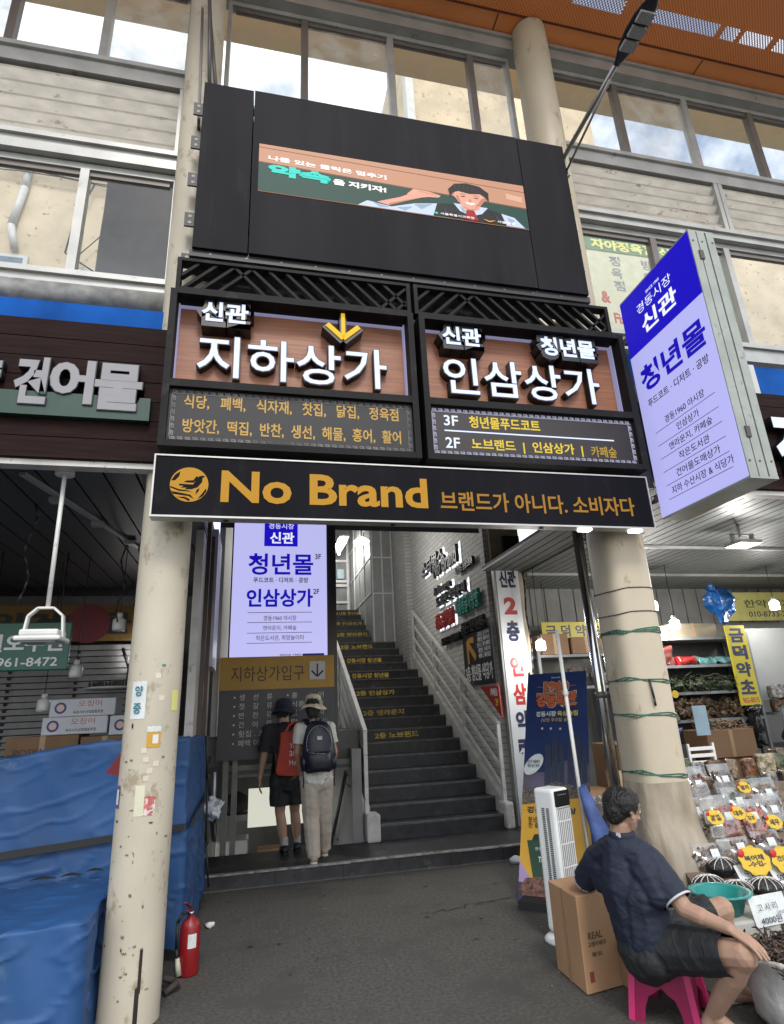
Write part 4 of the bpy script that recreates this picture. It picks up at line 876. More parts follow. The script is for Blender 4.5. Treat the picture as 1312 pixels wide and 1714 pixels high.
# orange roof soffit with perforated slots
ORG = M('orange_metal', (.95, .33, .1), .38, .1, var=.1, scale=.8, dirt=(.88, .29, .085), dscale=1.1, dpos=.6)
def perfmat(name, rgb, sc, alpha_hole):
    mt = bpy.data.materials.new(name); mt.use_nodes = True; n = mt.node_tree.nodes; l = mt.node_tree.links; p = n['Principled BSDF']
    t = n.new('ShaderNodeTexCoord'); v = n.new('ShaderNodeTexVoronoi'); v.voronoi_dimensions = '2D'; v.inputs['Scale'].default_value = sc; v.inputs['Randomness'].default_value = .0
    mp = n.new('ShaderNodeMapping'); mp.inputs['Rotation'].default_value = (0, 0, R(45)); l.new(t.outputs['Object'], mp.inputs[0]); l.new(mp.outputs[0], v.inputs['Vector'])
    lt = n.new('ShaderNodeMath'); lt.operation = 'LESS_THAN'; lt.inputs[1].default_value = .42 if alpha_hole else .3; l.new(v.outputs['Distance'], lt.inputs[0])
    if alpha_hole:
        inv = n.new('ShaderNodeMath'); inv.operation = 'SUBTRACT'; inv.inputs[0].default_value = 1; l.new(lt.outputs[0], inv.inputs[1]); l.new(inv.outputs[0], p.inputs['Alpha']); p.inputs['Base Color'].default_value = (*rgb, 1)
    else:
        x = n.new('ShaderNodeMix'); x.data_type = 'RGBA'; l.new(lt.outputs[0], x.inputs['Factor']); x.inputs[6].default_value = (*rgb, 1); x.inputs[7].default_value = (rgb[0]*.5, rgb[1]*.45, rgb[2]*.45, 1); l.new(x.outputs[2], p.inputs['Base Color'])
    p.inputs['Roughness'].default_value = .4; return mt
PERF = perfmat('perforated_orange', (.93, .3, .08), 38, False); SLOT = perfmat('perforated_slot', (.4, .3, .32), 38, True)
t = thing('roof_soffit', 'orange metal roof soffit with perforated panels and light slots', 'roof', (2, 3, 8.7))
def zr(y_): return 8.67+.035*max(0, 4.05-y_)**2*.6
b = B(); ys = [4.3, 4.15, 4.05, 3.95]
for a, c in zip(ys, ys[1:]): b.poly([(-8, a, zr(a)), (12, a, zr(a)), (12, c, zr(c)), (-8, c, zr(c))], ext=(0, 0, .03))
b.o('smooth_panel', ORG, t)
b = B(); x = -8
while x < 12: b.box(x, x+.012, 3.96, 4.29, 8.664, 8.674); x += 2.6
b.box(-8, 12, 3.93, 3.948, 8.66, 8.68); b.o('panel_seam', M('seam_dark', (.12, .03, .01), .6, var=0), t)
b = B(); sl_ = B(); rows = [(3.72, 3.585, [(3.15, 3.75), (4.02, 4.95), (5.02, 5.22), (5.28, 5.66), (5.74, 6.05), (6.15, 6.5), (6.7, 7.4)]), (2.98, 2.84, [(2.6, 3.3), (3.6, 4.6), (4.75, 5.6), (5.8, 6.7)])]
yy = 3.93
def strip(a, c, x0, x1, tgt): tgt.poly([(x0, a, zr(a)), (x1, a, zr(a)), (x1, c, zr(c)), (x0, c, zr(c))], ext=(0, 0, .012))
for ya, yb, segs in rows:
    strip(yy, ya, -8, 12, b); x = -8
    for s0, s1_ in segs: strip(ya, yb, x, s0, b); strip(ya, yb, s0, s1_, sl_); sl_.o('light_slot', SLOT, t); sl_ = B(); x = s1_
    strip(ya, yb, x, 12, b); yy = yb
strip(yy, 2.3, -8, 12, b)
b.o('perforated_panel', PERF, t)
# old building across the gap behind the arcade
PLAS = M('peeling_plaster', (.66, .54, .38), .8, var=.15, scale=2, bump=.35, bscale=10, dirt=(.2, .145, .09), dscale=11, dpos=.6)
old = thing('old_building', 'old peeling beige building behind the arcade windows', 'building', (2, 7.6, 4.2))
B().box(-14, 2.6, 7.6, 12, 7.31, 9.55).o('wall', PLAS, old); B().box(2.6, 6.3, 7.6, 12, 7.31, 15).o('wall', PLAS, old); B().box(6.3, 16, 7.62, 12, 7.31, 9.9).o('wall', PLAS, old)
B().box(2.45, 2.598, 7.55, 7.75, 9.55, 15).o('downpipe', M('pipe_white', (.6, .6, .58), .5, var=.08), old)
b = B(); b.box(-14, 2.6, 7.45, 7.6, 9.45, 9.62); b.o('parapet', M('parapet_grey', (.4, .4, .4), .7, var=.2), old)
q = B().tube([(-3.42, 7.56, 9.4), (-3.42, 7.54, 8.9), (-3.5, 7.54, 8.2), (-3.4, 7.54, 7.8)], .05, 12).o('drain_pipe', MATS['pipe_white'], old)
for x0, x1, z0, z1 in ((-3.7, -3.22, 7.32, 7.72), (-2.66, -2.2, 7.32, 7.62)):
    f_ = B().box(x0, x1, 7.55, 7.6, z0, z1).o('window', MATS['pipe_white'], old); B().box(x0+.06, x1-.06, 7.545, 7.55, z0+.05, z1-.05).o('pane', M('old_glass', (.12, .2, .28), .1, var=.2), f_)
b = B()
for k in range(7):
    z = 9.1+.05*k; b.tube([(-6+i*.5, 7.5-.02*k, z-.06*math.sin(i*.9+k)) for i in range(12)], .008, 5)
b.tube([(-2.5, 7.5, 9.1), (-2.7, 7.5, 8.4), (-2.75, 7.5, 7.8), (-2.3, 7.5, 7.5)], .012, 6); b.tube([(-1.9, 7.5, 8.9), (-2.3, 7.5, 8.2), (-2.7, 7.5, 7.6)], .008, 6)
b.o('cables', MATS['black_metal'], old)
single('white_post', B().box(-2.02, -1.9, 7.1, 7.2, 7.31, 9.6), MATS['pipe_white'], 'white post standing before the old wall seen through the left windows', 'post')
b = B(); nn = 12
for i in range(nn):
    for j in range(nn):
        x, z = -1.62+.8*i/nn, 4.7+2.3*j/nn; f = lambda x, z: 5.2+.05*noise.noise(Vector((x*2, z*1.5, 3)))
        b.poly([(x, f(x, z), z), (x+.8/nn, f(x+.8/nn, z), z), (x+.8/nn, f(x+.8/nn, z+2.3/nn), z+2.3/nn), (x, f(x, z+2.3/nn), z+2.3/nn)])
single('grey_mesh_sheet', b, M('mesh_sheet', (.2, .21, .22), .7, var=.25, scale=2.5, bump=.2, bscale=60), 'grey sheet hanging behind the left window beside the column', 'sheet')
b = B().cyl((9.45, 8.2, 9.5), (9.45, 8.2, 11.6), .17, n=20); ch = thing('chimney', 'round chimney with a ribbed cap seen through the right window', 'chimney', (9.45, 8.2, 9.9)); b.o('stack', PLAS, ch)
b = B()
for k in range(10):
    a = 2*math.pi*k/10; b.bar((9.45+.17*math.cos(a), 8.2+.17*math.sin(a), 11.62), (9.45+.21*math.cos(a), 8.2+.21*math.sin(a), 11.9), .05, .04)
b.cyl((9.45, 8.2, 11.58), (9.45, 8.2, 11.63), .23, n=20); b.cyl((9.45, 8.2, 11.88), (9.45, 8.2, 11.95), .2, n=20); b.o('cap', M('cap_grey', (.2, .21, .22), .5), ch)
single('eave_soffit', B().box(-14, 16, 4.42, 5.17, 9.2, 9.3), M('soffit_yellow', (.78, .74, .52), .7, var=.05), 'pale yellow eave seen through the upper windows', 'eave')
t = thing('market_banner', 'faded cream market banner with green header on the old wall', 'banner', (7, 7.5, 7.7))
B().box(5.5, 8.1, 7.5, 7.53, 7.3, 9.5).o('cloth', M('banner_cream', (.6, .58, .42), .7, var=.08), t); B().box(5.55, 8.05, 7.49, 7.5, 9.18, 9.48).o('header', M('banner_green', (.14, .24, .13), .7, var=.1), t)
tY('자야정육점 식당가', M('banner_yellow', (.7, .66, .2), .6, var=0), t, 7.489, 5.7, 7.9, 9.22, 9.44, .002, .04)
BG = M('banner_ink', (.25, .27, .27), .7, var=.1)
for k, c in enumerate('정육점'): tY(c, BG, t, 7.499, 6.02, 6.24, 8.88-.27*k, 9.1-.27*k, .002, .03)
for k, c in enumerate('방앗간'): tY(c, BG, t, 7.499, 6.68, 6.9, 8.88-.27*k, 9.1-.27*k, .002, .03)
tY('&', M('banner_red', (.45, .06, .06), .6, var=0), t, 7.499, 5.72, 5.9, 8.05, 8.3, .002, .04); tY('Fish & Rice', MATS['banner_red'], t, 7.499, 5.9, 6.8, 7.64, 7.86, .002, .03)
single('green_hoarding', B().box(8.12, 8.5, 7.5, 7.55, 8.0, 9.4), M('hoarding_green', (.3, .45, .2), .7, var=.1), 'pale green board at the right end of the market banner', 'board')

# ------------------------------------------------------------------ blue tarp stall on the left
TARP = M('blue_tarp', (.012, .064, .19), .62, var=.22, scale=1.6, bump=.12, bscale=9, dirt=(.04, .095, .19), dscale=3, dpos=.58)
def fold(p, amp=1.):
    a = noise.noise(Vector((p.x*2.2, p.y*2.2, p.z*1.3)))*.05+noise.noise(Vector((p.x*6+3, p.y*6, p.z*2.2)))*.02+noise.noise(Vector((p.x*16, p.y*16+5, p.z*5)))*.003
    k = abs(noise.noise(Vector((p.x*3.2+p.z*1.6, p.y*3.2+7, p.z*1.2)))); k2 = abs(noise.noise(Vector((p.x*5-p.z*4, p.y*5+p.z*3, p.z*5+9)))); k3 = abs(noise.noise(Vector((p.x*11+p.z*7, p.y*11, p.z*3))))
    return (a*.48-.022*k+.009*max(0, .1-k2)/.1)*amp
def drape(name, x0, x1, y0, y1, ztop, z0, parent, cuts=46, amp=1., flare=.06, rnd=.05):
    bm = bmesh.new(); bmesh.ops.create_cube(bm, size=1)
    bmesh.ops.delete(bm, geom=[f for f in bm.faces if f.normal.z < -.5], context='FACES')
    bmesh.ops.subdivide_edges(bm, edges=bm.edges[:], cuts=cuts, use_grid_fill=True)
    for v in bm.verts:
        a, c, d = v.co.x+.5, v.co.y+.5, v.co.z+.5
        x, y_ = x0+(x1-x0)*a, y0+(y1-y0)*c; v.co = Vector((x, y_, z0+(ztop(x, y_)-z0)*d))
    for i in range(3): bmesh.ops.smooth_vert(bm, verts=[v for v in bm.verts if not v.is_boundary], factor=.5, use_axis_x=True, use_axis_y=True, use_axis_z=True)
    bm.normal_update(); cx, cy = (x0+x1)/2, (y0+y1)/2
    for v in bm.verts:
        n_ = v.normal.copy(); h_ = max(0, 1-(v.co.z-z0)/.9)
        v.co += n_*fold(v.co, amp*(1+.8*h_)); v.co += Vector((math.copysign(1, v.co.x-cx)*flare*h_*(abs(n_.x) > .5), math.copysign(1, v.co.y-cy)*flare*h_*(abs(n_.y) > .5), 0))
        if v.co.z < z0+.04: v.co.z += .05*noise.noise(Vector((v.co.x*3, v.co.y*3, 1)))
    for f in bm.faces: f.smooth = True
    me = bpy.data.meshes.new(name); bm.to_mesh(me); bm.free(); return link(name, me, TARP, parent)
ts = thing('covered_stall', 'large goods stall covered with blue tarpaulin and black straps', 'stall', (-2, 5.6, 0))
drape('tarp', -3.2, -.43, 4.82, 6.5, lambda x, y_: 1.38+.09*min(0, x+.9)-.02*(y_-4.8)+.03*noise.noise(Vector((x*2, y_*2, 0))), .1, ts, 96, 1.)
STRAP = M('strap_black', (.012, .012, .013), .6, var=.1)
def ringstrap(x0, x1, y0, y1, zf, par, wd=.045):
    b = B(); pts = [(x0, y0)]+[(x0+(x1-x0)*k/14, y0) for k in range(1, 15)]+[(x1, y0+(y1-y0)*k/6) for k in range(1, 7)]
    for (xa, ya), (xb, yb) in zip(pts, pts[1:]):
        d = Vector((0, -1, 0)) if ya == yb else Vector((1, 0, 0))
        pa = [Vector((xa, ya, zf(xa, ya))), Vector((xb, yb, zf(xb, yb)))]
        pa = [p+d*(fold(p, 1.2)+.05) for p in pa]
        b.bm.faces.new([b.bm.verts.new(q) for q in (pa[0], pa[1], pa[1]+Vector((0, 0, wd)), pa[0]+Vector((0, 0, wd)))])
    b.o('strap', STRAP, par)
ringstrap(-3.2, -.43, 4.82, 6.5, lambda x, y_: .78+.07*(x+.43)+.02*(y_-4.8), ts)
b = B(); b.tube([(-.4, 5.9, 1.36), (-.37, 5.95, 1.0), (-.36, 5.98, .5), (-.32, 6.0, .15)], .009); b.o('cord', STRAP, ts)
lo = thing('covered_stall', 'lower blue tarpaulin covered table in front of the stall', 'stall', (-2, 4.2, 0))
drape('tarp', -3.2, -.80, 3.72, 4.72, lambda x, y_: .56+.02*noise.noise(Vector((x*3, y_*3, 0))), -.02, lo, 84, .9, .05)
b = B().sph((-.325, 6.3, .72), .085, 36, (1, .9, 1.2)).noise(.05, 14).noise(.025, 36).noise(.01, 80); b.tube([(-.325, 6.3, .78), (-.33, 6.35, 1.02)], .012)
single('plastic_bag', b, M('bag_white', (.6, .62, .66), .35, var=.15, scale=14), 'knotted white plastic bag hanging beside the blue tarp', 'plastic bag')
TEAR = M('tear_dark', (.006, .008, .014), .9, var=0)
for x0, wd, z in ((-1.36, .16, .575), (-1.18, .13, .58), (-1.03, .11, .595)):
    n_ = 10; B().poly([(x0+wd*i/n_, 4.742, z+.018*math.sin(math.pi*i/n_)) for i in range(n_+1)]+[(x0+wd*i/n_, 4.742, z+.004*math.sin(math.pi*i/n_)-.002) for i in range(n_, -1, -1)], ext=(0, -.004, 0)).o('tear', TEAR, ts)
# goods and shelving in the dark stall
GW = M('grid_panel', (.22, .22, .225), .6, var=.15, scale=6)
t = thing('grid_wall', 'pale slatted display wall with wire rows behind the blue tarp', 'display wall', (-2.5, 8.3, 0))
b = B(); z = .9
while z < 2.42: b.box(-4.5, -.9, 8.32, 8.36, z, z+.062); z += .075
b.o('slats', GW, t); B().box(-4.5, -.9, 8.37, 8.4, .8, 2.45).o('backing', M('gap_black', (.03, .03, .03), .7, var=0), t)
b = B()
for k in range(3):
    for j in range(20): b.sph((-2.9+.75*k, 8.3, .95+.075*j), .022, 8, (1, .5, 1))
tag(b.o('pegs', STRAP, t), kind='stuff')
t = thing('hanging_sign', 'green hanging sign of a fish shop with white phone number', 'sign', (-2.1, 6.5, 2.0))
B().box(-2.75, -1.775, 6.5, 6.53, 2.02, 2.485).bevel(.012).o('board', M('sign_green', (.012, .11, .075), .4, var=.05), t); 
tY('제일오수산', WL, t, 6.4995, -2.72, -1.82, 2.2, 2.37, .002, .03); tY('961-8472', WL, t, 6.4995, -2.4, -1.87, 2.06, 2.145, .002, .012)
B().tube([(-2.5, 6.51, 2.48), (-2.5, 6.51, 3.2)], .006).tube([(-1.9, 6.51, 2.48), (-1.9, 6.51, 3.2)], .006).o('hanger', STRAP, t)
t = thing('shop_banner', 'dim ochre banner with a dark red disc at the back of the stall', 'banner', (-2.3, 8.2, 2.5))
B().box(-4.2, -1.5, 8.2, 8.22, 2.5, 2.95).o('cloth', M('banner_ochre', (.16, .09, .015), .7), t); B().cyl((-2.05, 8.185, 2.72), (-2.05, 8.199, 2.72), .25, n=30).o('disc', M('disc_red', (.13, .012, .02), .6, var=0), t)
tY('제일건어물', STRAP, t, 8.19, -3.6, -1.55, 2.58, 2.86, .002, .04)
t = thing('flood_lamp', 'white square flood lamp on a pole in front of the closed stall', 'lamp', (-1.26, 4.05, 2.0))
LMW = M('lamp_enamel', (.6, .6, .57), .4, var=.08, dirt=(.4, .38, .35), dscale=10, dpos=.62)
B().cyl((-1.285, 4.1, 3.14), (-1.262, 4.06, 2.2), .014, n=12).cyl((-1.285, 4.1, 3.11), (-1.285, 4.1, 3.14), .06, n=16).o('pole', LMW, lamp and t)
b = B(); b.box(-1.39, -1.135, 3.93, 4.15, 1.99, 2.02); b.box(-1.37, -1.155, 3.95, 4.13, 2.02, 2.06); b.bevel(.012)
lh = b.o('housing', LMW, t); B().box(-1.36, -1.165, 3.955, 4.125, 1.983, 1.99).o('lens', M('lens_dark', (.2, .2, .2), .1, var=0), lh)
b = B(); pts = [(-1.375, 4.05, 2.02), (-1.36, 4.05, 2.15), (-1.31, 4.05, 2.2), (-1.22, 4.05, 2.2), (-1.165, 4.05, 2.15), (-1.15, 4.05, 2.02)]
for a, c in zip(pts, pts[1:]): b.bar(a, c, .012, .04, (0, 1, 0))
b.o('bracket', LMW, t)
def bulb(x, y_, z, lit, label, group, en=0, wire=True):
    t = thing('light_bulb', label, 'bulb', (x, y_, z), group)
    B().lathe([(.0, -.075), (.055, -.072), (.062, -.05), (.06, .03), (.035, .05), (.0, .05)], (x, y_, z), 18).o('globe', E('bulb_lit', (1, .98, .94), 9) if lit else M('bulb_off', (.55, .55, .52), .3, var=.05), t)
    B().lathe([(.0, .05), (.03, .05), (.026, .1), (.0, .1)], (x, y_, z), 14).o('socket', M('socket_white', (.5, .5, .48), .4, var=0), t)
    if wire: B().cyl((x, y_, z+.1), (x+.01, y_, 3.2), .004, n=6).o('cord', STRAP, t)
    if lit: point('bulb_light', (x, y_-.01, z-.13), en*1.7)
G1 = 'unlit bulbs over the closed stall'
bulb(-2.06, 6.9, 1.72, False, 'lowest unlit white bulb at the far left', G1); bulb(-1.72, 6.6, 2.02, False, 'unlit bulb just under the green hanging sign', G1); bulb(-1.28, 6.2, 2.42, False, 'highest unlit bulb beside the cream column', G1)
bulb(-1.42, 8.1, 2.42, True, 'tiny lit bulb deep inside the closed stall', None, 3)
t = thing('clamp_lamp', 'black clamp lamp on the slatted wall', 'clamp lamp', (-1.5, 8, 2.1)); B().tube([(-1.62, 8.2, 2.4), (-1.45, 8.1, 2.0), (-1.3, 8.2, 2.25)], .02).box(-1.52, -1.4, 8.05, 8.2, 1.95, 2.2).o('clamp', STRAP, t)
CARD = M('cardboard', (.36, .21, .11), .8, var=.1, scale=3, bump=.08, bscale=60); CARDD = M('cardboard_dark', (.2, .115, .06), .8, var=.12, scale=3)
def carton(x0, x1, y0, y1, z0, z1, label, mat=CARDD, group=None, print_=None):
    t = thing('cardboard_box', label, 'box', ((x0+x1)/2, (y0+y1)/2, z0), group)
    B().box(x0, x1, y0, y1, z0, z1).bevel(.004, 1).o('carton', mat, t); B().box((x0+x1)/2-.025, (x0+x1)/2+.025, y0-.001, y1+.001, z0+.005, z1+.0015).o('tape', M('parcel_tape', (.3, .19, .1), .3, var=.05), t)
    if print_: tY(print_, M('carton_print', (.1, .055, .03), .8, var=0), t, y0-.001, x0+.12*(x1-x0), x0+.5*(x1-x0), z0+.45*(z1-z0), z0+.65*(z1-z0), .001)
    return t
carton(-2.3, -1.66, 6.75, 7.2, 1.1, 1.415, 'long brown box on the stall below the white boxes', CARDD, None, 'POSKI'); carton(-1.64, -1.2, 6.75, 7.2, 1.1, 1.39, 'brown box on the stall next to the cream column', CARDD, None, '농산물')
WBX = M('white_box', (.5, .51, .54), .6, var=.06)
def wbox(x0, x1, z0, z1, label):
    t = thing('white_box', label, 'box', ((x0+x1)/2, 6.9, z0), 'white squid boxes'); B().box(x0, x1, 6.8, 7.15, z0, z1).bevel(.006, 1).o('box', WBX, t)
    B().cyl((x0+.1, 6.798, (z0+z1)/2), (x0+.1, 6.8, (z0+z1)/2), .055, n=20).o('emblem', M('emblem_blue', (.04, .05, .16), .6, var=0), t); B().cyl((x0+.1, 6.7965, (z0+z1)/2), (x0+.1, 6.798, (z0+z1)/2), .035, n=20).o('emblem_centre', M('emblem_pale', (.6, .4, .35), .6, var=0), t)
    if x1-x0 > .4: tY('오징어', M('red_brush', (.4, .05, .04), .6, var=0), t, 6.7995, x0+.26, x0+.48, z0+.09, z0+.15, .001, .0); tY('속초시수산업협동조합', INKD, t, 6.7995, x0+.22, x0+.5, z0+.025, z0+.055, .001)
wbox(-2.02, -1.42, 1.42, 1.585, 'lower white box with a blue round emblem'); wbox(-1.97, -1.36, 1.588, 1.755, 'upper white box with red brush lettering'); wbox(-1.4, -1.1, 1.395, 1.58, 'short white box beside the cream column')
t = thing('display_tray', 'pale round tray with dark dried fish under the bulb', 'tray', (-1.6, 7.3, 1.86)); B().lathe([(0, 0), (.28, .0), (.3, .02), (.28, .02), (0, .01)], (-1.5, 7.3, 1.86), 24).o('tray', WBX, t)
b = B()
for k in range(16): b.sph((-1.72+.028*k, 7.2+.05*math.sin(k), 1.91), .03, 8, (.5, 1, 1.3))
tag(b.o('dried_fish', M('fish_dark', (.06, .05, .045), .6), t), kind='stuff')
# fire extinguisher -----------------------------------------------------------
fx = thing('fire_extinguisher', 'red fire extinguisher standing by the blue tarp', 'fire extinguisher', (-.31, 4.6, 0))
FXR = M('extinguisher_red', (.22, .008, .01), .4, var=.1, dirt=(.2, .01, .01), dscale=8, dpos=.66)
B().lathe([(0, .0), (.068, 0), (.072, .012), (.072, .33), (.06, .375), (.03, .4), (.022, .42), (0, .42)], (-.31, 4.6, 0), 28).o('cylinder', FXR, fx)
B().lathe([(0, .42), (.02, .42), (.02, .45), (0, .45)], (-.31, 4.6, 0), 14).o('valve', CHROME, fx)
b = B(); b.bar((-.31, 4.6, .455), (-.33, 4.5, .48), .02, .008); b.bar((-.31, 4.6, .47), (-.345, 4.5, .54), .02, .008); b.o('lever', FXR, fx)
pts = [(-.325, 4.6, .44), (-.37, 4.585, .44), (-.4, 4.57, .38), (-.395, 4.56, .2), (-.385, 4.55, .12)]; B().tube(pts, .012, 10).o('hose', STRAP, fx); B().cyl((-.385, 4.55, .14), (-.37, 4.545, .02), .014, .024, 12).o('nozzle', M('nozzle_cream', (.5, .48, .38), .5), fx)
patch(.0735, -.31, 4.6, -.1, .75, .2, .3).o('label', PAPER, fx)
fx.scale = (.86, .86, .76); fx.location.x -= .035
for x, y_, s, lb in ((-.265, 5.45, .035, 'small crumpled white scrap on the asphalt near the extinguisher'), (2.62, 6.3, .06, 'crumpled white paper lying by the platform corner')):
    single('paper_scrap', B().sph((x, y_, s*.5), s, 10, (1.2, 1, .6)).noise(.015, 30).noise(.01, 60), PAPER, lb, 'litter')
single('cable_coil', B().tube([(-.45, 4.3, .02), (-.38, 4.35, .05), (-.4, 4.45, .02), (-.48, 4.42, .06), (-.5, 4.3, .03)], .018, 8), M('dusty_brown', (.05, .035, .03), .8), 'dusty cable bundle on the ground behind the column foot', 'cable')
random.seed(3); b = B()
for k in range(26):
    x, y_ = random.uniform(-.2, 2.6), random.uniform(3.2, 6.3); r = random.uniform(.002, .005); b.sph((x, y_, .003), r, 6, (1.3, 1, .4))
tag(b.o('grit', M('grit_pale', (.3, .29, .26), .8)), 'tiny pale specks of grit scattered over the asphalt', 'grit', None, 'stuff')

# ------------------------------------------------------------------ banner stand, pole, fan, carton
from mathutils import Quaternion
bl = Vector((2.116, 5.129, .03)); u = Vector((.75, -.66, 0)).normalized(); v = (Vector((.66*.99, .75*.99, 1.76))); vl = v.length; v.normalize(); n = u.cross(v)
bs = thing('banner_stand', 'leaning navy and yellow banner stand for a rooftop pub', 'banner stand', tuple(bl))
BWD = .59
def bq(nm, pts, mat, k=1): return B().poly([bl+u*(a*BWD)+v*(c*vl)+n*(.003*k) for a, c in pts], ext=tuple(n*.002)).o(nm, mat, bs)
def bt(s, mat, a0, a1, c0, c1, k=3, bold=.02): return txt('lettering', s, mat, bs, bl+u*a0*BWD+v*c0*vl+n*.003*k, u, v, (a1-a0)*BWD, (c1-c0)*vl, .001, bold)
bq('cloth', [(0, 0), (1, 0), (1, 1), (0, 1)], M('banner_navy', (.018, .035, .12), .4, var=.1, scale=2), 0)
bq('yellow_panel', [(0, .06), (1, .04), (1, .40), (0, .36)], M('banner_gold', (.5, .28, .025), .45, var=.08), 1)
bq('violet_corner', [(0, .06), (.2, .06), (0, .14)], M('banner_violet', (.3, .22, .4), .5, var=0), 2)
SIL = M('banner_tower', (.03, .04, .08), .5, var=.3, scale=30, stretch=(3, 3, 1)); SIL2 = M('banner_dusk', (.1, .085, .13), .5, var=.3, scale=8)
bq('dusk', [(0, .38), (1, .41), (1, .54), (.7, .56), (.3, .5), (0, .5)], SIL2, 1)
for a, wd, h_ in ((.33, .1, .63), (.44, .1, .66), (.55, .08, .63), (.68, .1, .65), (.79, .09, .68), (.89, .08, .62)): bq('tower', [(a, .44), (a+wd, .44), (a+wd, h_-.01), (a+wd/2, h_), (a, h_-.01)], SIL, 2)
bq('street_scene', [(0, .36), (1, .40), (1, .46), (.8, .44), (.5, .46), (.2, .42), (0, .44)], M('banner_crowd', (.12, .1, .09), .5, var=.8, scale=60), 3)
bq('speech_bubble', [(.16+.15*math.cos(t), .535+.042*math.sin(t)+.06*math.cos(t)*.4) for t in [2*math.pi*i/24 for i in range(24)]], PAPER, 4); bt('여기가 서울에서\n제일 높은 포차!', INKD, .06, .26, .52, .555, 6, .0)
ORL = M('banner_orange', (.5, .13, .05), .5, var=0); CRM = M('banner_cream2', (.6, .5, .36), .5, var=0)
for s, a0, a1, c0, c1 in (('1960', .3, .7, .895, .95), ('경동회관', .17, .84, .815, .89)):
    bt(s, CRM, a0-.02, a1+.02, c0-.006, c1+.006, 2, .11); bt(s, M('banner_maroon', (.2, .03, .02), .5, var=0), a0-.01, a1+.01, c0-.003, c1+.003, 3, .075); bt(s, ORL, a0, a1, c0, c1, 4, .035)
for a in (.18, .74): bq('dash', [(a, .92), (a+.09, .92), (a+.09, .923), (a, .923)], ORL, 3)
bt('경동시장 ', PAPER, .17, .5, .765, .792, 3, .03); bt('옥상술집', M('banner_lemon', (.6, .45, .1), .5, var=0), .52, .85, .765, .792, 3, .03); bt('(낭만 루프탑 술집)', M('banner_lemon', (0, 0, 0)), .26, .76, .735, .757, 3, 0)
bt('Sunset', PAPER, .42, .57, .967, .976, 3, .0)
for a in (.28, .42, .57, .74): bq('fairy_light', [(a+.018*math.cos(t), .705+.006*math.sin(t)-.012*(a-.3)) for t in [2*math.pi*i/12 for i in range(12)]], CRM, 3)
bt('경동시장 옥상', INKD, .08, .8, .325, .352, 3, .03); bt('청년몰 신관 3층\n한 층만 더 계단', M('brown_ink', (0, 0, 0)), .1, .6, .265, .31, 3, .01)
bq('ice_bucket', [(.1, .215), (.62, .225), (.54, .085), (.2, .08)], M('bucket_green', (.012, .05, .025), .4, var=.1), 3); bt('TERRA', PAPER, .27, .46, .135, .155, 5, .03); bt('청정라거맥주', PAPER, .22, .52, .178, .19, 5, 0); bq('bottle', [(.14, .2), (.2, .24), (.33, .245), (.5, .225)], M('bottle_dark', (.02, .03, .015), .3, var=.3, scale=20), 2)
bq('platter', [(.0, .03), (.1, .075), (.5, .085), (1, .07), (1, .0), (.1, .0)], M('platter_meat', (.16, .07, .05), .5, var=.7, scale=40), 4)
B().obox(bl-Vector((0, 0, .03))+u*.05+n*.0, u, Vector((n.x, n.y, 0)).normalized(), (0, 0, 1), .5, .16, .06).o('base', STRAP, bs)
B().cyl(bl+u*.3-n*.02, bl+u*.3+v*vl-n*.02, .012).o('support_pole', STEEL, bs)
for a in (.02, .98): B().cyl(bl+u*a*BWD+v*vl-n*.01, bl+u*a*BWD+v*(vl+.02)+n*.01, .012, n=10).o('clip', STEEL, bs)
t = thing('white_pole', 'slim white parasol pole standing in front of the banner', 'pole', (2.3, 4.45, 0)); B().cyl((2.42, 4.45, 0), (2.395, 4.45, 2.06), .0145, n=14).o('pole', LMW, t)
B().lathe([(.018, 0), (.024, .02), (.018, .05)], (2.4, 4.45, 1.55), 14).o('joint', LMW, t)
b = B(); rg = []
for j in range(9):
    k = j/8; c = Vector((2.41+.1*k, 4.4-.02*k, .9-.38*k)); rg.append([b.bm.verts.new(c+Vector((math.cos(q)*(.022+.05*k), math.sin(q)*(.02+.03*k), math.cos(q)*.02))) for q in [2*math.pi*i/14 for i in range(14)]])
for a, c in zip(rg, rg[1:]):
    for i in range(14): f = b.bm.faces.new((a[i], a[(i+1) % 14], c[(i+1) % 14], c[i])); f.smooth = True
b.bm.faces.new(rg[-1]); b.noise(.02, 12).noise(.008, 35)
single('folded_parasol', b, M('parasol_blue', (.07, .12, .33), .6, var=.2, scale=10, bump=.2, bscale=20), 'periwinkle blue folded cloth tied to the white pole', 'cloth')
single('black_bag', B().sph((2.62, 4.42, .62), .09, 16, (.9, .8, 1.7)).noise(.03, 10), M('black_cloth2', (.012, .012, .014), .6), 'black bag hanging behind the tower fan', 'bag')
FW_ = M('fan_white', (.68, .69, .68), .35, var=.04); fan = thing('tower_fan', 'white tower fan with a black control panel beside the carton', 'fan', (2.08, 4.27, 0))
fr = R(24); piv = (2.1, 4.3, 0)
b = B(); b.box(2.01, 2.19, 4.21, 4.39, .05, .93); b.bevel(.025, 3); b.o('body', FW_, fan, fr, piv)
B().lathe([(0, 0), (.135, 0), (.14, .012), (.12, .03), (.05, .05), (0, .05)], (2.08, 4.29, 0), 30).o('base', FW_, fan)
b = B()
for k in range(8): b.box(2.03+.0195*k, 2.036+.0195*k, 4.203, 4.209, .1, .8)
for k in range(5): b.box(2.028, 2.176, 4.2035, 4.2095, .16+.14*k, .166+.14*k)
b.o('grille', FW_, fan, fr, piv); B().box(2.03, 2.176, 4.2085, 4.2095, .09, .805).o('grille_gap', M('fan_gap', (.12, .12, .12), .6, var=0), fan, fr, piv)
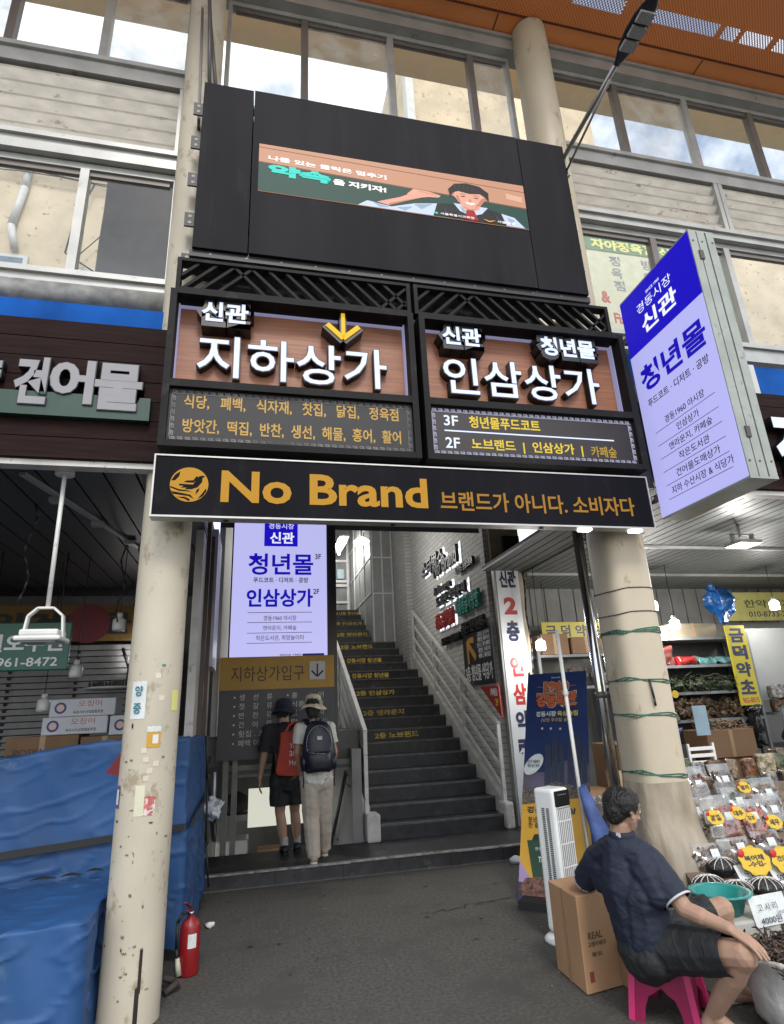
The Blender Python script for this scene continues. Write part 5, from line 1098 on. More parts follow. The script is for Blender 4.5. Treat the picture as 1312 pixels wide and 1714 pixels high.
cp = B().box(2.025, 2.178, 4.205, 4.2098, .815, .915).bevel(.006).o('control_panel', M('gloss_black', (.01, .01, .011), .12, var=0), fan, fr, piv); b = B()
for k in range(5): b.box(2.06+.02*k, 2.066+.02*k, 4.2035, 4.205, .888, .891)
b.o('button', PAPER, cp, fr, piv); b = B()
for c in (4.27, 4.31):
    for k in range(52): b.box(2.0065, 2.0095, c-.012, c+.012, .16+.0125*k, .168+.0125*k)
b.o('side_vents', MATS['fan_gap'], fan, fr, piv)
ct = thing('cardboard_box', 'tall brown carton with printed letters behind the seated man', 'box', (1.9, 3.7, 0))
A = Vector((1.80, 3.53, .004)); ua = Vector((.25, .045, 0)).normalized(); ub = Vector((0.03, .9995, 0)).normalized()
b = B(); b.obox(A, ua, ub, (0, 0, 1), .27, .36, .46); b.bevel(.004, 1); b.o('carton', CARD, ct)
B().obox(A+ua*.0-Vector((.0012, 0, 0))+ub*.165, ub, (0, 0, 1), (1, 0, 0), .035, .46, .001).o('tape', MATS['parcel_tape'], ct)
PRT = M('carton_print', (.1, .055, .03), .8, var=0); nn = Vector((ua.y, -ua.x, 0))
txt('print', 'REAL', PRT, ct, A+ua*.05+Vector((0, 0, .245))+nn*.0008, ua, (0, 0, 1), .1, .035, .0006, .03); txt('print', '고랭지배추', PRT, ct, A+ua*.04+Vector((0, 0, .21))+nn*.0008, ua, (0, 0, 1), .13, .025, .0006); txt('print', '절임', PRT, ct, A+ua*.06+Vector((0, 0, .165))+nn*.0008, ua, (0, 0, 1), .07, .02, .0006)
B().obox(A+ua*.03+Vector((0, 0, .05))+nn*.001, ua, (0, 0, 1), nn, .03, .05, .0005).o('print', M('stamp_red', (.2, .04, .03), .8, var=0), ct); B().obox(A+ua*.12+ub*.12+Vector((0, 0, .4605)), ua, ub, (0, 0, 1), .1, .07, .001).o('label', M('label_violet', (.12, .12, .25), .6), ct)
single('cardboard_box', B().box(2.04, 2.3, 3.45, 3.75, .003, .24).bevel(.01), CARDD, 'low dark brown box half hidden under the pink stool', 'box')

# ------------------------------------------------------------------ herb shop on the right
SHF = M('shelf_grey', (.2, .21, .22), .5, .2, var=.15)
def shelf(x0, x1, y0, y1, zs, label):
    t = thing('shelf_unit', label, 'shelves', ((x0+x1)/2, y0, 0))
    for z in zs: B().box(x0, x1, y0, y1, z-.035, z).o('shelf_board', SHF, t)
    for x in (x0-.04, x1):
        for y_ in (y0, y1-.04): B().box(x, x+.04, y_, y_+.04, 0, zs[0]+.05).o('upright', SHF, t)
    return t
shelf(5.0, 6.6, 7.0, 7.45, (2.26, 1.9, 1.56, 1.22), 'grey metal shelves of dried herbs behind the yellow vertical sign')
shelf(6.75, 9, 6.8, 7.3, (1.26, .86), 'low grey shelves at the right edge of the herb shop')
shelf(3.75, 4.9, 7.5, 7.95, (2.12, 1.7), 'dim shelves behind the blue and yellow banner stand')
def blob(nm, c, r, sc, mat, label, cat, group, seed, amp=.03, fs=9, parent=None):
    b = B().sph(c, r, 26, sc).noise(amp*1.6, fs, seed).noise(amp*.8, fs*2.6, seed).noise(amp*.3, fs*7, seed)
    return single(nm, b, mat, label, cat, group)
random.seed(11)
HERB = [M('herb_brown', (.13, .075, .04), .55, var=.6, scale=45, bump=.8, bscale=50), M('herb_tan', (.24, .17, .1), .4, var=.6, scale=40, bump=.8, bscale=45), M('herb_green', (.05, .07, .03), .6, var=.6, scale=45, bump=.8, bscale=50)]
def strands(c, wd, dp, ht, n_, mat, nm, label, cat, group, ln=.12, r=.006, seed=1):
    rd = random.Random(seed); b = B()
    for k in range(n_):
        p = Vector(c)+Vector((rd.uniform(-wd, wd)/2, rd.uniform(-dp, dp)/2, rd.uniform(0, ht))); d = Vector((rd.uniform(-1, 1), rd.uniform(-1, 1), rd.uniform(-.35, .35))).normalized()*ln*rd.uniform(.5, 1)
        q = p+d*.5+Vector((0, 0, rd.uniform(-.02, .02))); b.cyl(p, q, r, r*.9, 5, False); b.cyl(q, p+d, r*.9, r*.4, 5, False)
    return single(nm, b, mat, label, cat, group)
random.seed(21)
for i, (z, m_, n_, r_, lb) in enumerate(((1.56, 2, 9, .1, 'green brown herb bundles heaped on the second shelf from the top of the goods'), (1.22, 1, 22, .085, 'small shiny packs of tan roots heaped on the lowest metal shelf'))):
    for k in range(n_):
        row = k % 2 if n_ > 10 else 0
        x = 5.1+1.35*(k//(2 if n_ > 10 else 1))/((n_/2 if n_ > 10 else n_)-1)+random.uniform(-.04, .04)
        blob('herb_bundle', (x, 7.1+random.uniform(-.05, .08), z+.07+.105*row), r_, (random.uniform(.9, 1.2), .9, random.uniform(.65, .85)), HERB[m_] if k % 3 else HERB[2 if m_ == 2 else 0], lb, 'herb bundle', lb, i*40+k, .045, 14)
    strands((5.75, 7.08, z+.05), 1.4, .2, .15, 260, HERB[m_], 'loose_stems', 'loose stems over the '+lb.split(' heaped')[0], 'stems', None, .14, .006, i)['kind'] = 'stuff'
for a in ((5.1, 5.45, 7.05, 7.35, 2.265, 2.42, 'cream box at the left of the top shelf', M('card_cream', (.22, .185, .13), .7)), (5.47, 6.2, 7.05, 7.35, 2.265, 2.45, 'long cream box on the top shelf', M('card_cream', (.22, .185, .13), .7))): carton(*a)
single('shelf_backing', B().box(4.98, 6.62, 7.46, 7.48, .9, 2.3), M('shelf_dark', (.03, .03, .03), .8), 'dark backing behind the herb shelves', 'backing')
for k, (x, c, lb) in enumerate(((5.3, (.12, .03, .025), 'dark red flat package at the left of the bag shelf'), (5.62, (.4, .02, .02), 'bright red bag on the shelf below the cream boxes'), (5.95, (.12, .3, .3), 'teal printed bag beside the red bag'), (6.3, (.16, .33, .36), 'pale teal bag at the right end of the bag shelf'))):
    b = B(); b.box(x-.15, x+.15, 7.02, 7.3, 1.905, 2.0 if k else 2.15); b.bevel(.04, 4); bmesh.ops.subdivide_edges(b.bm, edges=b.bm.edges[:], cuts=3, use_grid_fill=True); b.noise(.04, 6, k).noise(.015, 20, k); single('goods_bag', b, M('bagcol%d' % k, c, .25, var=.3, scale=14), lb, 'bag')
for x, lb in ((5.05, 'yellow price tag at the left of the green herbs'), (5.3, 'yellow price tag further right under the green herbs')):
    single('price_tag', B().cyl((x, 6.97, 1.54), (x, 6.975, 1.54), .05, n=10), M('tag_yellow', (.55, .36, .015), .5, var=0), lb, 'price tag')
for a in ((5.1, 5.75, 6.3, 6.7, .82, 1.12, 'open brown box of roots in front of the shelves'), (5.2, 5.7, 6.35, 6.7, .3, .815, 'tall brown box under the open box of roots'), (6.2, 6.75, 6.0, 6.4, .55, .82, 'brown box near the right edge behind the blue bin'), (5.7, 6.15, 5.9, 6.25, .45, .7, 'small brown box left of the blue bin'), (6.3, 7.2, 6.1, 6.5, .1, .545, 'wide brown box under the box at right'), (3.8, 4.2, 7.52, 7.9, 2.125, 2.4, 'brown box on top of the dim shelves'), (4.25, 4.7, 7.52, 7.9, 2.125, 2.35, 'wider brown box on top of the dim shelves'), (3.8, 4.5, 6.1, 6.6, .6, 1.05, 'pale brown box behind the steel pipes')): carton(*a)
strands((5.42, 6.5, 1.1), .55, .3, .1, 120, HERB[1], 'dried_roots', 'dried roots piled in the open brown box', 'roots', None, .15, .008, 4)['kind'] = 'stuff'
bn = thing('plastic_bin', 'royal blue plastic bin among the boxes', 'bin', (5.1, 5.2, .4)); B().lathe([(0, 0), (.17, 0), (.21, .26), (.225, .26), (.225, .28), (.2, .28), (.16, .02), (0, .02)], (5.1, 5.2, .42), 24).o('bin', M('bin_blue', (.01, .03, .25), .3, var=.06), bn)
single('cardboard_box', B().box(4.9, 5.3, 5.0, 5.4, 0, .418), CARDD, 'brown box carrying the royal blue bin', 'box')
YB = M('board_yellow', (.5, .42, .015), .45, var=.05); SIGNK = M('sign_black', (.015, .015, .03), .45, var=0)
t = thing('shop_board', 'yellow board with black herb shop name and red phone number hanging at the back', 'sign', (4.4, 7.9, 2.2)); B().box(4.02, 5.0, 7.9, 7.92, 2.23, 2.61).o('board', YB, t); tY('금 덕 약 초', SIGNK, t, 7.8995, 4.08, 4.95, 2.4, 2.57, .001, .03); tY('962-0015, 010-8255-0015', RED, t, 7.8995, 4.08, 5.2 - .22, 2.26, 2.35, .001, .02)
B().tube([(4.1, 7.91, 2.61), (4.1, 7.91, 3.2)], .004).tube([(4.9, 7.91, 2.61), (4.9, 7.91, 3.2)], .004).o('hanger', STRAP, t)
t = thing('vertical_board', 'tall narrow yellow board with navy letters on the shelf end', 'sign', (6.4, 6.97, 1.4)); B().box(6.25, 6.56, 6.95, 6.97, 1.36, 2.4).o('board', YB, t)
for k, s in enumerate('금덕약초'): tY(s, NAVY, t, 6.9495, 6.29, 6.52, 2.17-.225*k, 2.36-.225*k, .001, .045)
tY('962-0015', RED, t, 6.9495, 6.28, 6.54, 1.39, 1.46, .001, .02)
t = thing('yellow_banner', 'pale yellow cloth banner for herbal medicine at the far right', 'banner', (7.9, 8.1, 2.6)); B().box(7.4, 8.9, 8.1, 8.115, 2.62, 3.08).o('cloth', M('cloth_lemon', (.5, .46, .15), .7, var=.1), t); tY('한약 건재', M('olive_ink', (.06, .09, .03), .6, var=0), t, 8.0995, 7.75, 8.7, 2.83, 2.96, .001, .02); tY('010-8733-2610', SIGNK, t, 8.0995, 7.8, 8.75, 2.68, 2.77, .001, .01)
single('whiteboard', B().box(6.6, 7.7, 7.31, 7.34, 1.4, 2.4).bevel(.006), M('board_pale', (.3, .31, .305), .4, var=.03), 'blank pale board leaning beside the yellow vertical board', 'board')
b = B().sph((6.33, 7.0, 2.73), .2, 44, (.75, .6, 1.35)).noise(.12, 5).noise(.05, 13).noise(.02, 40); single('blue_bag', b, M('bag_blue', (.01, .09, .3), .3, var=.3, scale=9, bump=.3, bscale=25), 'blue plastic bag hooked above the yellow vertical board', 'plastic bag')
b = B().sph((6.36, 6.9, 1.1), .17, 44, (.6, .6, 1.6)).noise(.12, 5).noise(.05, 13).noise(.02, 40); single('black_sack', b, M('bag_black', (.012, .012, .013), .3, var=.2), 'black plastic sack hanging below the yellow vertical board', 'plastic bag')
for k in ():
    blob('herb_bag', (6.95+.3*k, 6.98, 1.36), .14, (1, .8, 1.1), M('bag_clear_brown', (.22, .17, .13), .2, var=.6, scale=20), 'clear bags of brown roots on the right edge shelf', 'bag', 'clear bags on the right edge shelf', 30+k, .03, 8)
for k, (x, z, c) in enumerate(((6.95, .97, (.12, .12, .13)), (7.4, .98, (.2, .06, .14)))): blob('goods_bag', (x, 6.95, z), .14, (1.1, .8, .9), M('midbag%d' % k, c, .4, var=.4, scale=12), ('grey goods bag on the lower right shelf', 'plum coloured goods bag on the lower right shelf')[k], 'bag', None, 40+k, .03, 8)
for k, (x, y_, z, r, c, lb) in enumerate(((3.95, 6.0, 1.34, .1, (.6, .5, .02), 'bright yellow bag behind the banner stand'), (4.22, 6.0, 1.26, .09, (.3, .4, .2), 'lime green bag beside the yellow bag'), (4.45, 6.1, 1.3, .1, (.2, .22, .18), 'grey green bag left of the steel pipes'), (4.3, 7.6, 1.82, .14, (.12, .1, .09), 'dark bundle on the dim shelf'), (4.65, 7.6, 1.8, .12, (.2, .18, .16), 'grey brown bundle on the dim shelf'))): blob('goods_bag', (x, y_, z), r, (1.1, .8, 1), M('lbag%d' % k, c, .4, var=.4, scale=14), lb, 'bag', None, 60+k, .035, 9)
single('blue_basket', B().lathe([(0, 0), (.26, 0), (.3, .07), (.29, .075), (.25, .02), (0, .02)], (4.2, 6.0, 1.12), 20), M('basket_blue', (.01, .03, .22), .35, var=.05), 'shallow blue basket under the coloured bags', 'basket')
t = thing('display_table', 'covered display table with clear plastic sheet behind the steel pipes', 'table', (4, 5.6, 0)); B().box(3.3, 4.7, 5.75, 6.6, .55, .6).bevel(.01).o('table_top', CARD, t); b = B(); b.poly([(3.2, 5.75, .63), (4.7, 5.75, .66), (4.7, 5.3, .1), (3.0, 5.3, .05)], ext=(0, .01, 0)); b.o('plastic_sheet', M('clear_sheet', (.22, .2, .19), .18, var=.4, scale=10, bump=.3, bscale=8), t)
B().box(3.35, 4.65, 5.8, 6.5, .05, .55).o('base', CARDD, t); single('beige_plank', B().obox((3.25, 5.45, .72), (.93, .35, -.1), (0, .1, 1), (.3, -.9, .1), 1.3, .16, .03), M('plank_beige', (.42, .33, .22), .6, var=.1), 'beige board lying across the plastic covered table', 'board')
single('blue_sign_card', B().box(4.9, 5.08, 6.2, 6.21, 1.08, 1.4), M('card_blue', (.3, .42, .5), .5), 'pale blue card standing beside the open box', 'card')
b = B()
for k in range(5): b.box(4.0, 4.25, 5.2, 5.215, .78+.06*k, .81+.06*k)
b.box(3.98, 4.0, 5.2, 5.22, .3, 1.08); b.box(4.25, 4.27, 5.2, 5.22, .3, 1.08); single('plastic_chair', b, FW_, 'white slatted plastic chair seen just right of the cream column', 'chair')
t = thing('flood_lamp', 'lit square flood lamp hanging over the herb shop', 'lamp', (4.95, 5.0, 3.0)); B().cyl((4.93, 5.0, 3.06), (4.93, 5.0, 3.22), .012).box(4.82, 4.85, 4.98, 5.02, 3.0, 3.09).box(5.06, 5.09, 4.98, 5.02, 3.0, 3.09).box(4.82, 5.09, 4.98, 5.02, 3.08, 3.095).o('bracket', LMW, t); B().box(4.82, 5.09, 4.9, 5.12, 2.975, 3.01).o('housing', LMW, t); B().box(4.835, 5.075, 4.915, 5.105, 2.967, 2.975).o('lens', E('flood_lit', (1, 1, .98), 8), t); point('flood_lamp_light', (4.95, 5.0, 2.85), 24)
G2 = 'lit bulbs in the herb shop'
bulb(3.52, 7.0, 2.21, True, 'lit bulb in front of the yellow hanging board', G2, 8); bulb(5.36, 6.8, 2.42, True, 'lit bulb just right of the cream column, the lower one', G2, 10, True); bulb(5.2, 6.95, 2.69, True, 'lit bulb peeping out from behind the cream column', G2, 8); bulb(7.0, 6.8, 2.66, True, 'lit bulb at the far right by the pale yellow banner', G2, 12)
# goods on the street display --------------------------------------------------
t = thing('display_stand', 'white covered sloping stand carrying bags of dried food', 'stand', (3.3, 3.9, 0))
b = B(); b.poly([(2.62, 3.45, .28), (4.2, 3.45, .28), (4.6, 4.7, .78), (3.02, 4.7, .78)], ext=(0, 0, -.05)); b.o('top', M('stand_cloth', (.16, .12, .085), .6, var=.3, scale=9), t); B().box(3.02, 4.2, 3.7, 4.65, 0, .3).o('base', CARDD, t)
def topz(y_): return .285+(y_-3.45)*.4
def bag(x, y_, wd, ht, col, label, seed, lean=.35):
    t = thing('food_bag', label, 'bag', (x, y_, topz(y_)), None); rd = random.Random(seed); z0 = topz(y_)
    b = B(); n_ = 9; fr_, bk = [], []
    for j in range(n_):
        for i in range(n_):
            a, c = i/(n_-1), j/(n_-1); bul = math.sin(math.pi*a)**.6*math.sin(math.pi*min(1, c*1.25))**.6 if c < .8 else .02
            p = Vector((x+(a-.5)*wd, y_+lean*ht*c, z0+ht*c)); k = .045*bul+.006*noise.noise(p*30)
            fr_.append(b.bm.verts.new(p+Vector((0, -k-.004, 0)))); bk.append(b.bm.verts.new(p+Vector((0, k*.6+.004, 0))))
    for S_ in (fr_, bk):
        for j in range(n_-1):
            for i in range(n_-1): f = b.bm.faces.new((S_[j*n_+i], S_[j*n_+i+1], S_[(j+1)*n_+i+1], S_[(j+1)*n_+i])); f.smooth = True
    b.o('clear_bag', glassmat('bag_film', (.86, .86, .84), .14, .05, .16), t)
    b = B()
    for k in range(110):
        p = Vector((x+rd.uniform(-.42, .42)*wd, 0, z0+rd.uniform(.04, .72)*ht)); p.y = y_+lean*(p.z-z0)+rd.uniform(-.022, .012); d = Vector((rd.uniform(-1, 1), rd.uniform(-.15, .15), rd.uniform(-1, 1)))*.034; b.cyl(p-d, p+d, .011, .008, 5)
    b.o('contents', M('food_'+label.split()[0], col, .5, var=.5, scale=40), t)
    B().obox((x-.03, y_+lean*ht*.6-.05, z0+ht*.5), (1, 0, 0), Vector((0, lean, 1)).normalized(), (0, -1, 0), .06, .05, .001).o('label', PAPER, t)
    return t
for a in ((2.98, 4.42, .2, .26, (.3, .26, .22), 'beige pouch clipped at the back left of the display', 1), (3.22, 4.45, .2, .28, (.12, .04, .03), 'maroon dried berries in a tall clear pouch', 2), (3.46, 4.45, .2, .28, (.2, .06, .04), 'rusty shreds in a clear pouch right of the berries', 3), (3.0, 4.05, .28, .2, (.13, .09, .06), 'umber dried roots in a low clear bag', 4), (3.32, 4.02, .2, .3, (.45, .1, .04), 'orange dried seafood in a bright pouch', 5), (3.55, 4.05, .16, .24, (.5, .16, .12), 'pink shrimp in a narrow pouch', 6), (3.78, 4.1, .22, .24, (.3, .28, .26), 'grey anchovies in a clear pouch at the right edge', 7), (3.75, 4.5, .2, .26, (.14, .1, .07), 'hazel bark strips in a pouch at the back right', 8), (2.97, 3.82, .26, .14, (.16, .11, .08), 'sepia mushrooms in a crumpled bag above the black nets', 9), (3.2, 4.2, .2, .2, (.22, .16, .1), 'khaki dried leaves in a bag behind the orange pouch', 10), (3.45, 3.85, .22, .16, (.1, .06, .05), 'cocoa jujube bag right of the orange pouch', 11), (3.2, 3.85, .2, .14, (.25, .2, .15), 'fawn sliced roots in front of the orange pouch', 12), (3.62, 4.25, .2, .22, (.1, .11, .06), 'olive seaweed in a clear pouch at the back', 13), (3.95, 4.3, .22, .24, (.2, .15, .11), 'brown bellflower roots at the far right edge', 14), (3.68, 3.75, .22, .16, (.16, .1, .07), 'chestnut coloured strips at the front right corner', 15)): bag(*a)
TY = M('tag_yellow', (.55, .36, .015), .5, var=0); TR = M('tag_red', (.5, .03, .03), .5, var=0)
def ptag(x, y_, z, r, s, label):
    t = thing('price_tag', label, 'price tag', (x, y_, z), 'yellow cloud price tags'); 
    B().poly([(x+r*(1.25+.07*math.cos(9*q+x*40))*math.cos(q), y_+.4*r*math.sin(q), z+r*(.85+.06*math.cos(9*q+x*40))*math.sin(q)) for q in [2*math.pi*i/40 for i in range(40)]], ext=(0, -.004, 0)).o('card', TY, t)
    u_ = Vector((1, 0, 0)); v_ = Vector((0, .4, .92)).normalized(); txt('lettering', s, SIGNK, t, Vector((x-r*.8, y_-.0065-.165*r, z-r*.35)), u_, Vector((0, .47, 1)), r*1.6, r*.75, .001, .02)
    B().sph((x-r*.95, y_-.004+.15*r, z+r*.5), r*.3, 8, (1, .3, 1)).o('red_dot', TR, t)
for a in ((3.03, 3.82, .73, .05, '당귀\n한 봉', 'price tag on the umber root bag'), (3.23, 3.84, .74, .045, '대추', 'price tag between the two middle pouches'), (3.52, 3.86, .66, .05, '새우', 'price tag at the right edge of the display'), (3.13, 3.66, .5, .088, '북어채\n-수입-', 'large price tag above the black nets at left'), (3.37, 3.66, .48, .088, '건오징어\n-수입-', 'large price tag above the black nets at right'), (3.06, 4.25, .93, .038, '진미', 'price tag on the back left pouch'), (3.72, 4.3, .82, .045, '멸치', 'price tag on the back right pouches'), (2.95, 3.92, .64, .03, '약초', 'tiny price tag tucked beside the plastic wrap'), (3.34, 3.86, .7, .036, '감초', 'price tag stuck on the orange seafood pouch')): ptag(*a)
NET = M('net_black', (.015, .014, .014), .5, var=.4, scale=60, bump=.6, bscale=50); STR = M('string_white', (.6, .58, .55), .6, var=0)
for k, (x, y_, z, r, lb) in enumerate(((2.78, 3.68, .40, .085, 'black net bundle nearest the plastic wrap'), (2.93, 3.62, .37, .085, 'black net bundle in the middle front'), (2.98, 3.78, .455, .09, 'black net bundle at the back of the group'), (3.12, 3.60, .37, .09, 'black net bundle at the right end'))):
    t = thing('net_bundle', lb, 'bundle', (x, y_, z), 'black net bundles tied with white string'); B().sph((x, y_, z), r, 18, (1.15, .9, .55)).noise(.012, 14, k).o('bundle', NET, t)
    for j in range(6):
        a = math.pi*j/6; B().tube([(x+1.18*r*math.cos(a)*math.cos(q), y_+.93*r*math.sin(a)*math.cos(q), z+.59*r*math.sin(q)) for q in [math.pi*i/10 for i in range(11)]], .0028, 5).o('string', STR, t)
tb = thing('plastic_basin', 'teal plastic basin standing behind the seated man', 'basin', (2.62, 3.36, .36)); TEALP = M('basin_teal', (.015, .22, .2), .35, var=.1, scale=5)
B().lathe([(0, 0), (.1, 0), (.135, .085), (.165, .095), (.168, .102), (.155, .106), (.128, .095), (.095, .012), (0, .012)], (2.6, 3.36, .355), 36).o('basin', TEALP, tb); B().lathe([(.05, 0), (.062, .03), (.055, .03), (.045, .004)], (2.61, 3.37, .37), 20).o('inner_cup', TEALP, tb)
single('foam_box', B().box(2.42, 2.82, 3.2, 3.6, 0, .35).bevel(.012), M('foam_grey', (.42, .41, .37), .8, var=.12), 'pale foam box under the teal basin', 'box')
t = thing('price_sign', 'white handwritten fernbrake price card', 'sign', (2.78, 3.2, .3)); B().obox((2.655, 3.19, .315), (1, .05, .02), (0, .25, 1), (0, -1, .2), .24, .135, .004).o('card', PAPER, t)
txt('lettering', '고 사 리', SIGNK, t, (2.69, 3.2-.0, .385), (1, .05, .02), (0, .25, 1), .13, .035, .001, -.005).location.y = -.008; txt('lettering', '(국산)', SIGNK, t, (2.81, 3.2, .362), (1, .05, .02), (0, .25, 1), .05, .018, .001, -.005).location.y = -.006; txt('lettering', '4000원', SIGNK, t, (2.69, 3.19, .328), (1, .05, .02), (0, .25, 1), .14, .033, .001, -.003).location.y = -.006
for x, y_, s, lb in ((3.0, 3.64, '수입\n3000원', 'white price paper under the left large yellow tag'), (3.24, 3.64, '1봉\n5000원', 'white price paper under the right large yellow tag')):
    t = thing('price_paper', lb, 'paper', (x, y_, .42)); B().obox((x, y_, .36), (1, 0, 0), (0, .5, .87), (0, -.87, .5), .17, .13, .002).o('paper', PAPER, t); txt('lettering', s, SIGNK, t, (x+.03, y_+.007, .375), (1, 0, 0), (0, .5, .87), .11, .09, .001, .0).location.y = -.004
sk = thing('white_sack', 'white woven sack of dried fernbrake beside the stool', 'sack', (2.6, 2.85, 0)); b = B().lathe([(0, 0), (.22, .0), (.27, .08), (.28, .18), (.26, .27), (.275, .30), (.255, .305), (.23, .26), (0, .25)], (2.62, 2.86, 0), 40); b.noise(.03, 7).noise(.012, 22); b.o('sack', M('sack_white', (.55, .55, .53), .45, var=.15, scale=8, bump=.4, bscale=18), sk)
strands((2.6, 2.86, .27), .38, .38, .08, 900, M('fern_brown', (.09, .06, .042), .7, var=.7, scale=40), 'dried_fern', 'heap of dried brown fernbrake in the white sack', 'dried fern', None, .1, .0055, 9)['kind'] = 'stuff'

rd = random.Random(31)
PK = [M('pack_%s' % n_, c, .28, var=.6, scale=26, bump=.5, bscale=30) for n_, c in (('umber', (.12, .075, .045)), ('tan', (.26, .19, .12)), ('rust', (.2, .08, .04)), ('straw', (.34, .28, .17)), ('moss', (.09, .1, .05)), ('ash', (.3, .29, .27)))]
def pack(x, y_, z, wd, dp, ht, k, label, group):
    b = B(); b.box(-wd/2, wd/2, -dp/2, dp/2, 0, ht); b.bevel(.02, 2); bmesh.ops.subdivide_edges(b.bm, edges=b.bm.edges[:], cuts=2, use_grid_fill=True); b.noise(.018, 9, k).noise(.008, 26, k)
    b.bm.transform(Matrix.Translation((x, y_, z)) @ Matrix.Rotation(rd.uniform(-.5, .5), 4, 'Z') @ Matrix.Rotation(rd.uniform(-.2, .1), 4, 'X'))
    single('herb_packet', b, PK[k % 6], label, 'packet', group)
k = 0
for row, (y_, z, n_) in enumerate(((4.75, .80, 9), (4.95, .9, 9))):
    for i in range(n_):
        pack(3.55+.17*i+rd.uniform(-.03, .03), y_+rd.uniform(-.03, .03), z-.12, .15, .07, rd.uniform(.13, .2), k, 'small wrinkled herb packets packed at the back of the display', 'wrinkled packets at the back of the display'); k += 1
single('packet_rack', B().box(3.4, 5.1, 4.71, 5.1, .55, .68), CARDD, 'low brown rack under the wrinkled herb packets', 'rack')
for i in range(12):
    pack(5.4+.2*(i % 6)+rd.uniform(-.03, .03), 5.6, .62+.17*(i//6), .19, .14, .16, k, 'bulky herb sacks stacked behind the blue bin', 'sacks behind the blue bin'); k += 1
single('packet_rack', B().box(5.25, 6.7, 5.45, 5.8, 0, .615), CARDD, 'brown crate base under the sacks behind the blue bin', 'crate')
for i in range(10):
    pack(6.85+.22*(i % 5), 6.95, 1.262+.17*(i//5), .2, .16, .16, k, 'clear and brown packets piled on the low right shelf', 'packets on the low right shelf'); k += 1
b = B()
for j in range(6):
    z = .93-.085*j; b.box(2.985+.012*j, 3.09+.012*j, 3.90-.012*j, 3.93-.012*j, z-.08, z)
b.bevel(.012, 2); b.noise(.01, 20); single('packet_strip', b, glassmat('strip_film', (.8, .8, .78), .2, .22, .12), 'strip of clear packets hanging beside the plastic wrapped column', 'packet strip')

# ------------------------------------------------------------------ people
SKIN = M('skin_tan', (.36, .22, .155), .55, var=.08, scale=14, spec=.35); SKIN2 = M('skin_light', (.36, .22, .155), .5, var=.06, spec=.35)
HAIR = M('hair_black', (.012, .011, .011), .45, var=.4, scale=60, bump=.5, bscale=120, stretch=(1, 1, .25))
def head_prims(c, f, s=1.):
    c = Vector(c); f = Vector(f).normalized(); u = Vector((0, 0, 1)); f = (f-u*f.z*.0).normalized(); sd = f.cross(u).normalized(); u = sd.cross(f).normalized()
    P = lambda a, b_, d: c+(f*a+sd*b_+u*d)*s
    pr = [(P(-.025, 0, .03), P(.025, 0, .035), .082*s, .074*s), (P(.02, 0, -.02), P(.045, 0, -.075), .066*s, .036*s), (P(.02, .03, -.03), P(.04, .015, -.07), .04*s, .03*s), (P(.02, -.03, -.03), P(.04, -.015, -.07), .04*s, .03*s),
          (P(.088, 0, .015), P(.106, 0, -.022), .009*s, .014*s), (P(.086, .012, -.024), P(.086, -.012, -.024), .011*s, .011*s), (P(.08, .03, .03), P(.084, 0, .036), .014*s, .012*s), (P(.08, -.03, .03), P(.084, 0, .036), .014*s, .012*s),
          (P(.076, .017, -.052), P(.084, 0, -.05), .008*s, .009*s), (P(.076, -.017, -.052), P(.084, 0, -.05), .008*s, .009*s), (P(.074, .014, -.062), P(.08, -.0, -.063), .008*s, .009*s), (P(.06, 0, -.09), P(.055, 0, -.085), .024*s, .022*s)]
    for k in (1, -1): pr += [(P(-.005, k*.078, .02), P(.0, k*.083, -.03), .014*s, .009*s), (P(-.012, k*.082, .025), P(-.016, k*.086, -.005), .012*s, .01*s)]
    return pr, P
def face_bits(P, par, s=1.):
    for k in (1, -1):
        e = B().sph(P(.079, k*.031, .012), .0125*s, 12).o('eye', M('eye_white', (.6, .58, .55), .2, var=0), par); B().sph(P(.0885, k*.031, .012), .0055*s, 8).o('iris', M('iris_dark', (.015, .01, .008), .15, var=0), e)
        B().cyl(P(.088, k*.018, .032), P(.08, k*.048, .033), .0045*s, .003*s, 8).o('eyebrow', HAIR, par)
    B().cyl(P(.09, .016, -.0565), P(.09, -.016, -.0565), .0035*s, n=8).o('lips', M('lip', (.28, .1, .08), .5, var=0), par)
def hand_prims(w_, d, n_, s_, curl=.5, sc=1., spread=.0):
    """palm and five fingers: w_ wrist, d finger direction, n_ back of hand, s_ thumb side"""
    w_, d, n_, s_ = Vector(w_), Vector(d).normalized(), Vector(n_).normalized(), Vector(s_).normalized(); pr = []
    for i, ln in enumerate((.068, .078, .072, .056)):
        k = w_+(d*(.088-.004*abs(i-1.2))+s_*(.030-.0205*i))*sc; pr.append((w_+s_*(.014-.01*i)*sc, k, .0135*sc, .0105*sc))
        p = k; ang = 0; dd = (d+s_*spread*(1.2-i)).normalized()
        for j, q in enumerate((.44, .32, .24)):
            ang += curl*(.6, .55, .4)[j]; e = p+(dd*math.cos(ang)-n_*math.sin(ang))*ln*q*sc; pr.append((p, e, (.0092-.0007*j)*sc, (.0088-.0008*j)*sc)); p = e
    t0 = w_+(d*.02+s_*.022-n_*.004)*sc; t1 = w_+(d*.052+s_*.05-n_*.012)*sc; t2 = t1+(d*.03+s_*.012-n_*.012)*sc; t3 = t2+(d*.024-n_*.01)*sc
    pr += [(t0, t1, .015*sc, .012*sc), (t1, t2, .0115*sc, .0105*sc), (t2, t3, .0105*sc, .008*sc)]
    return pr
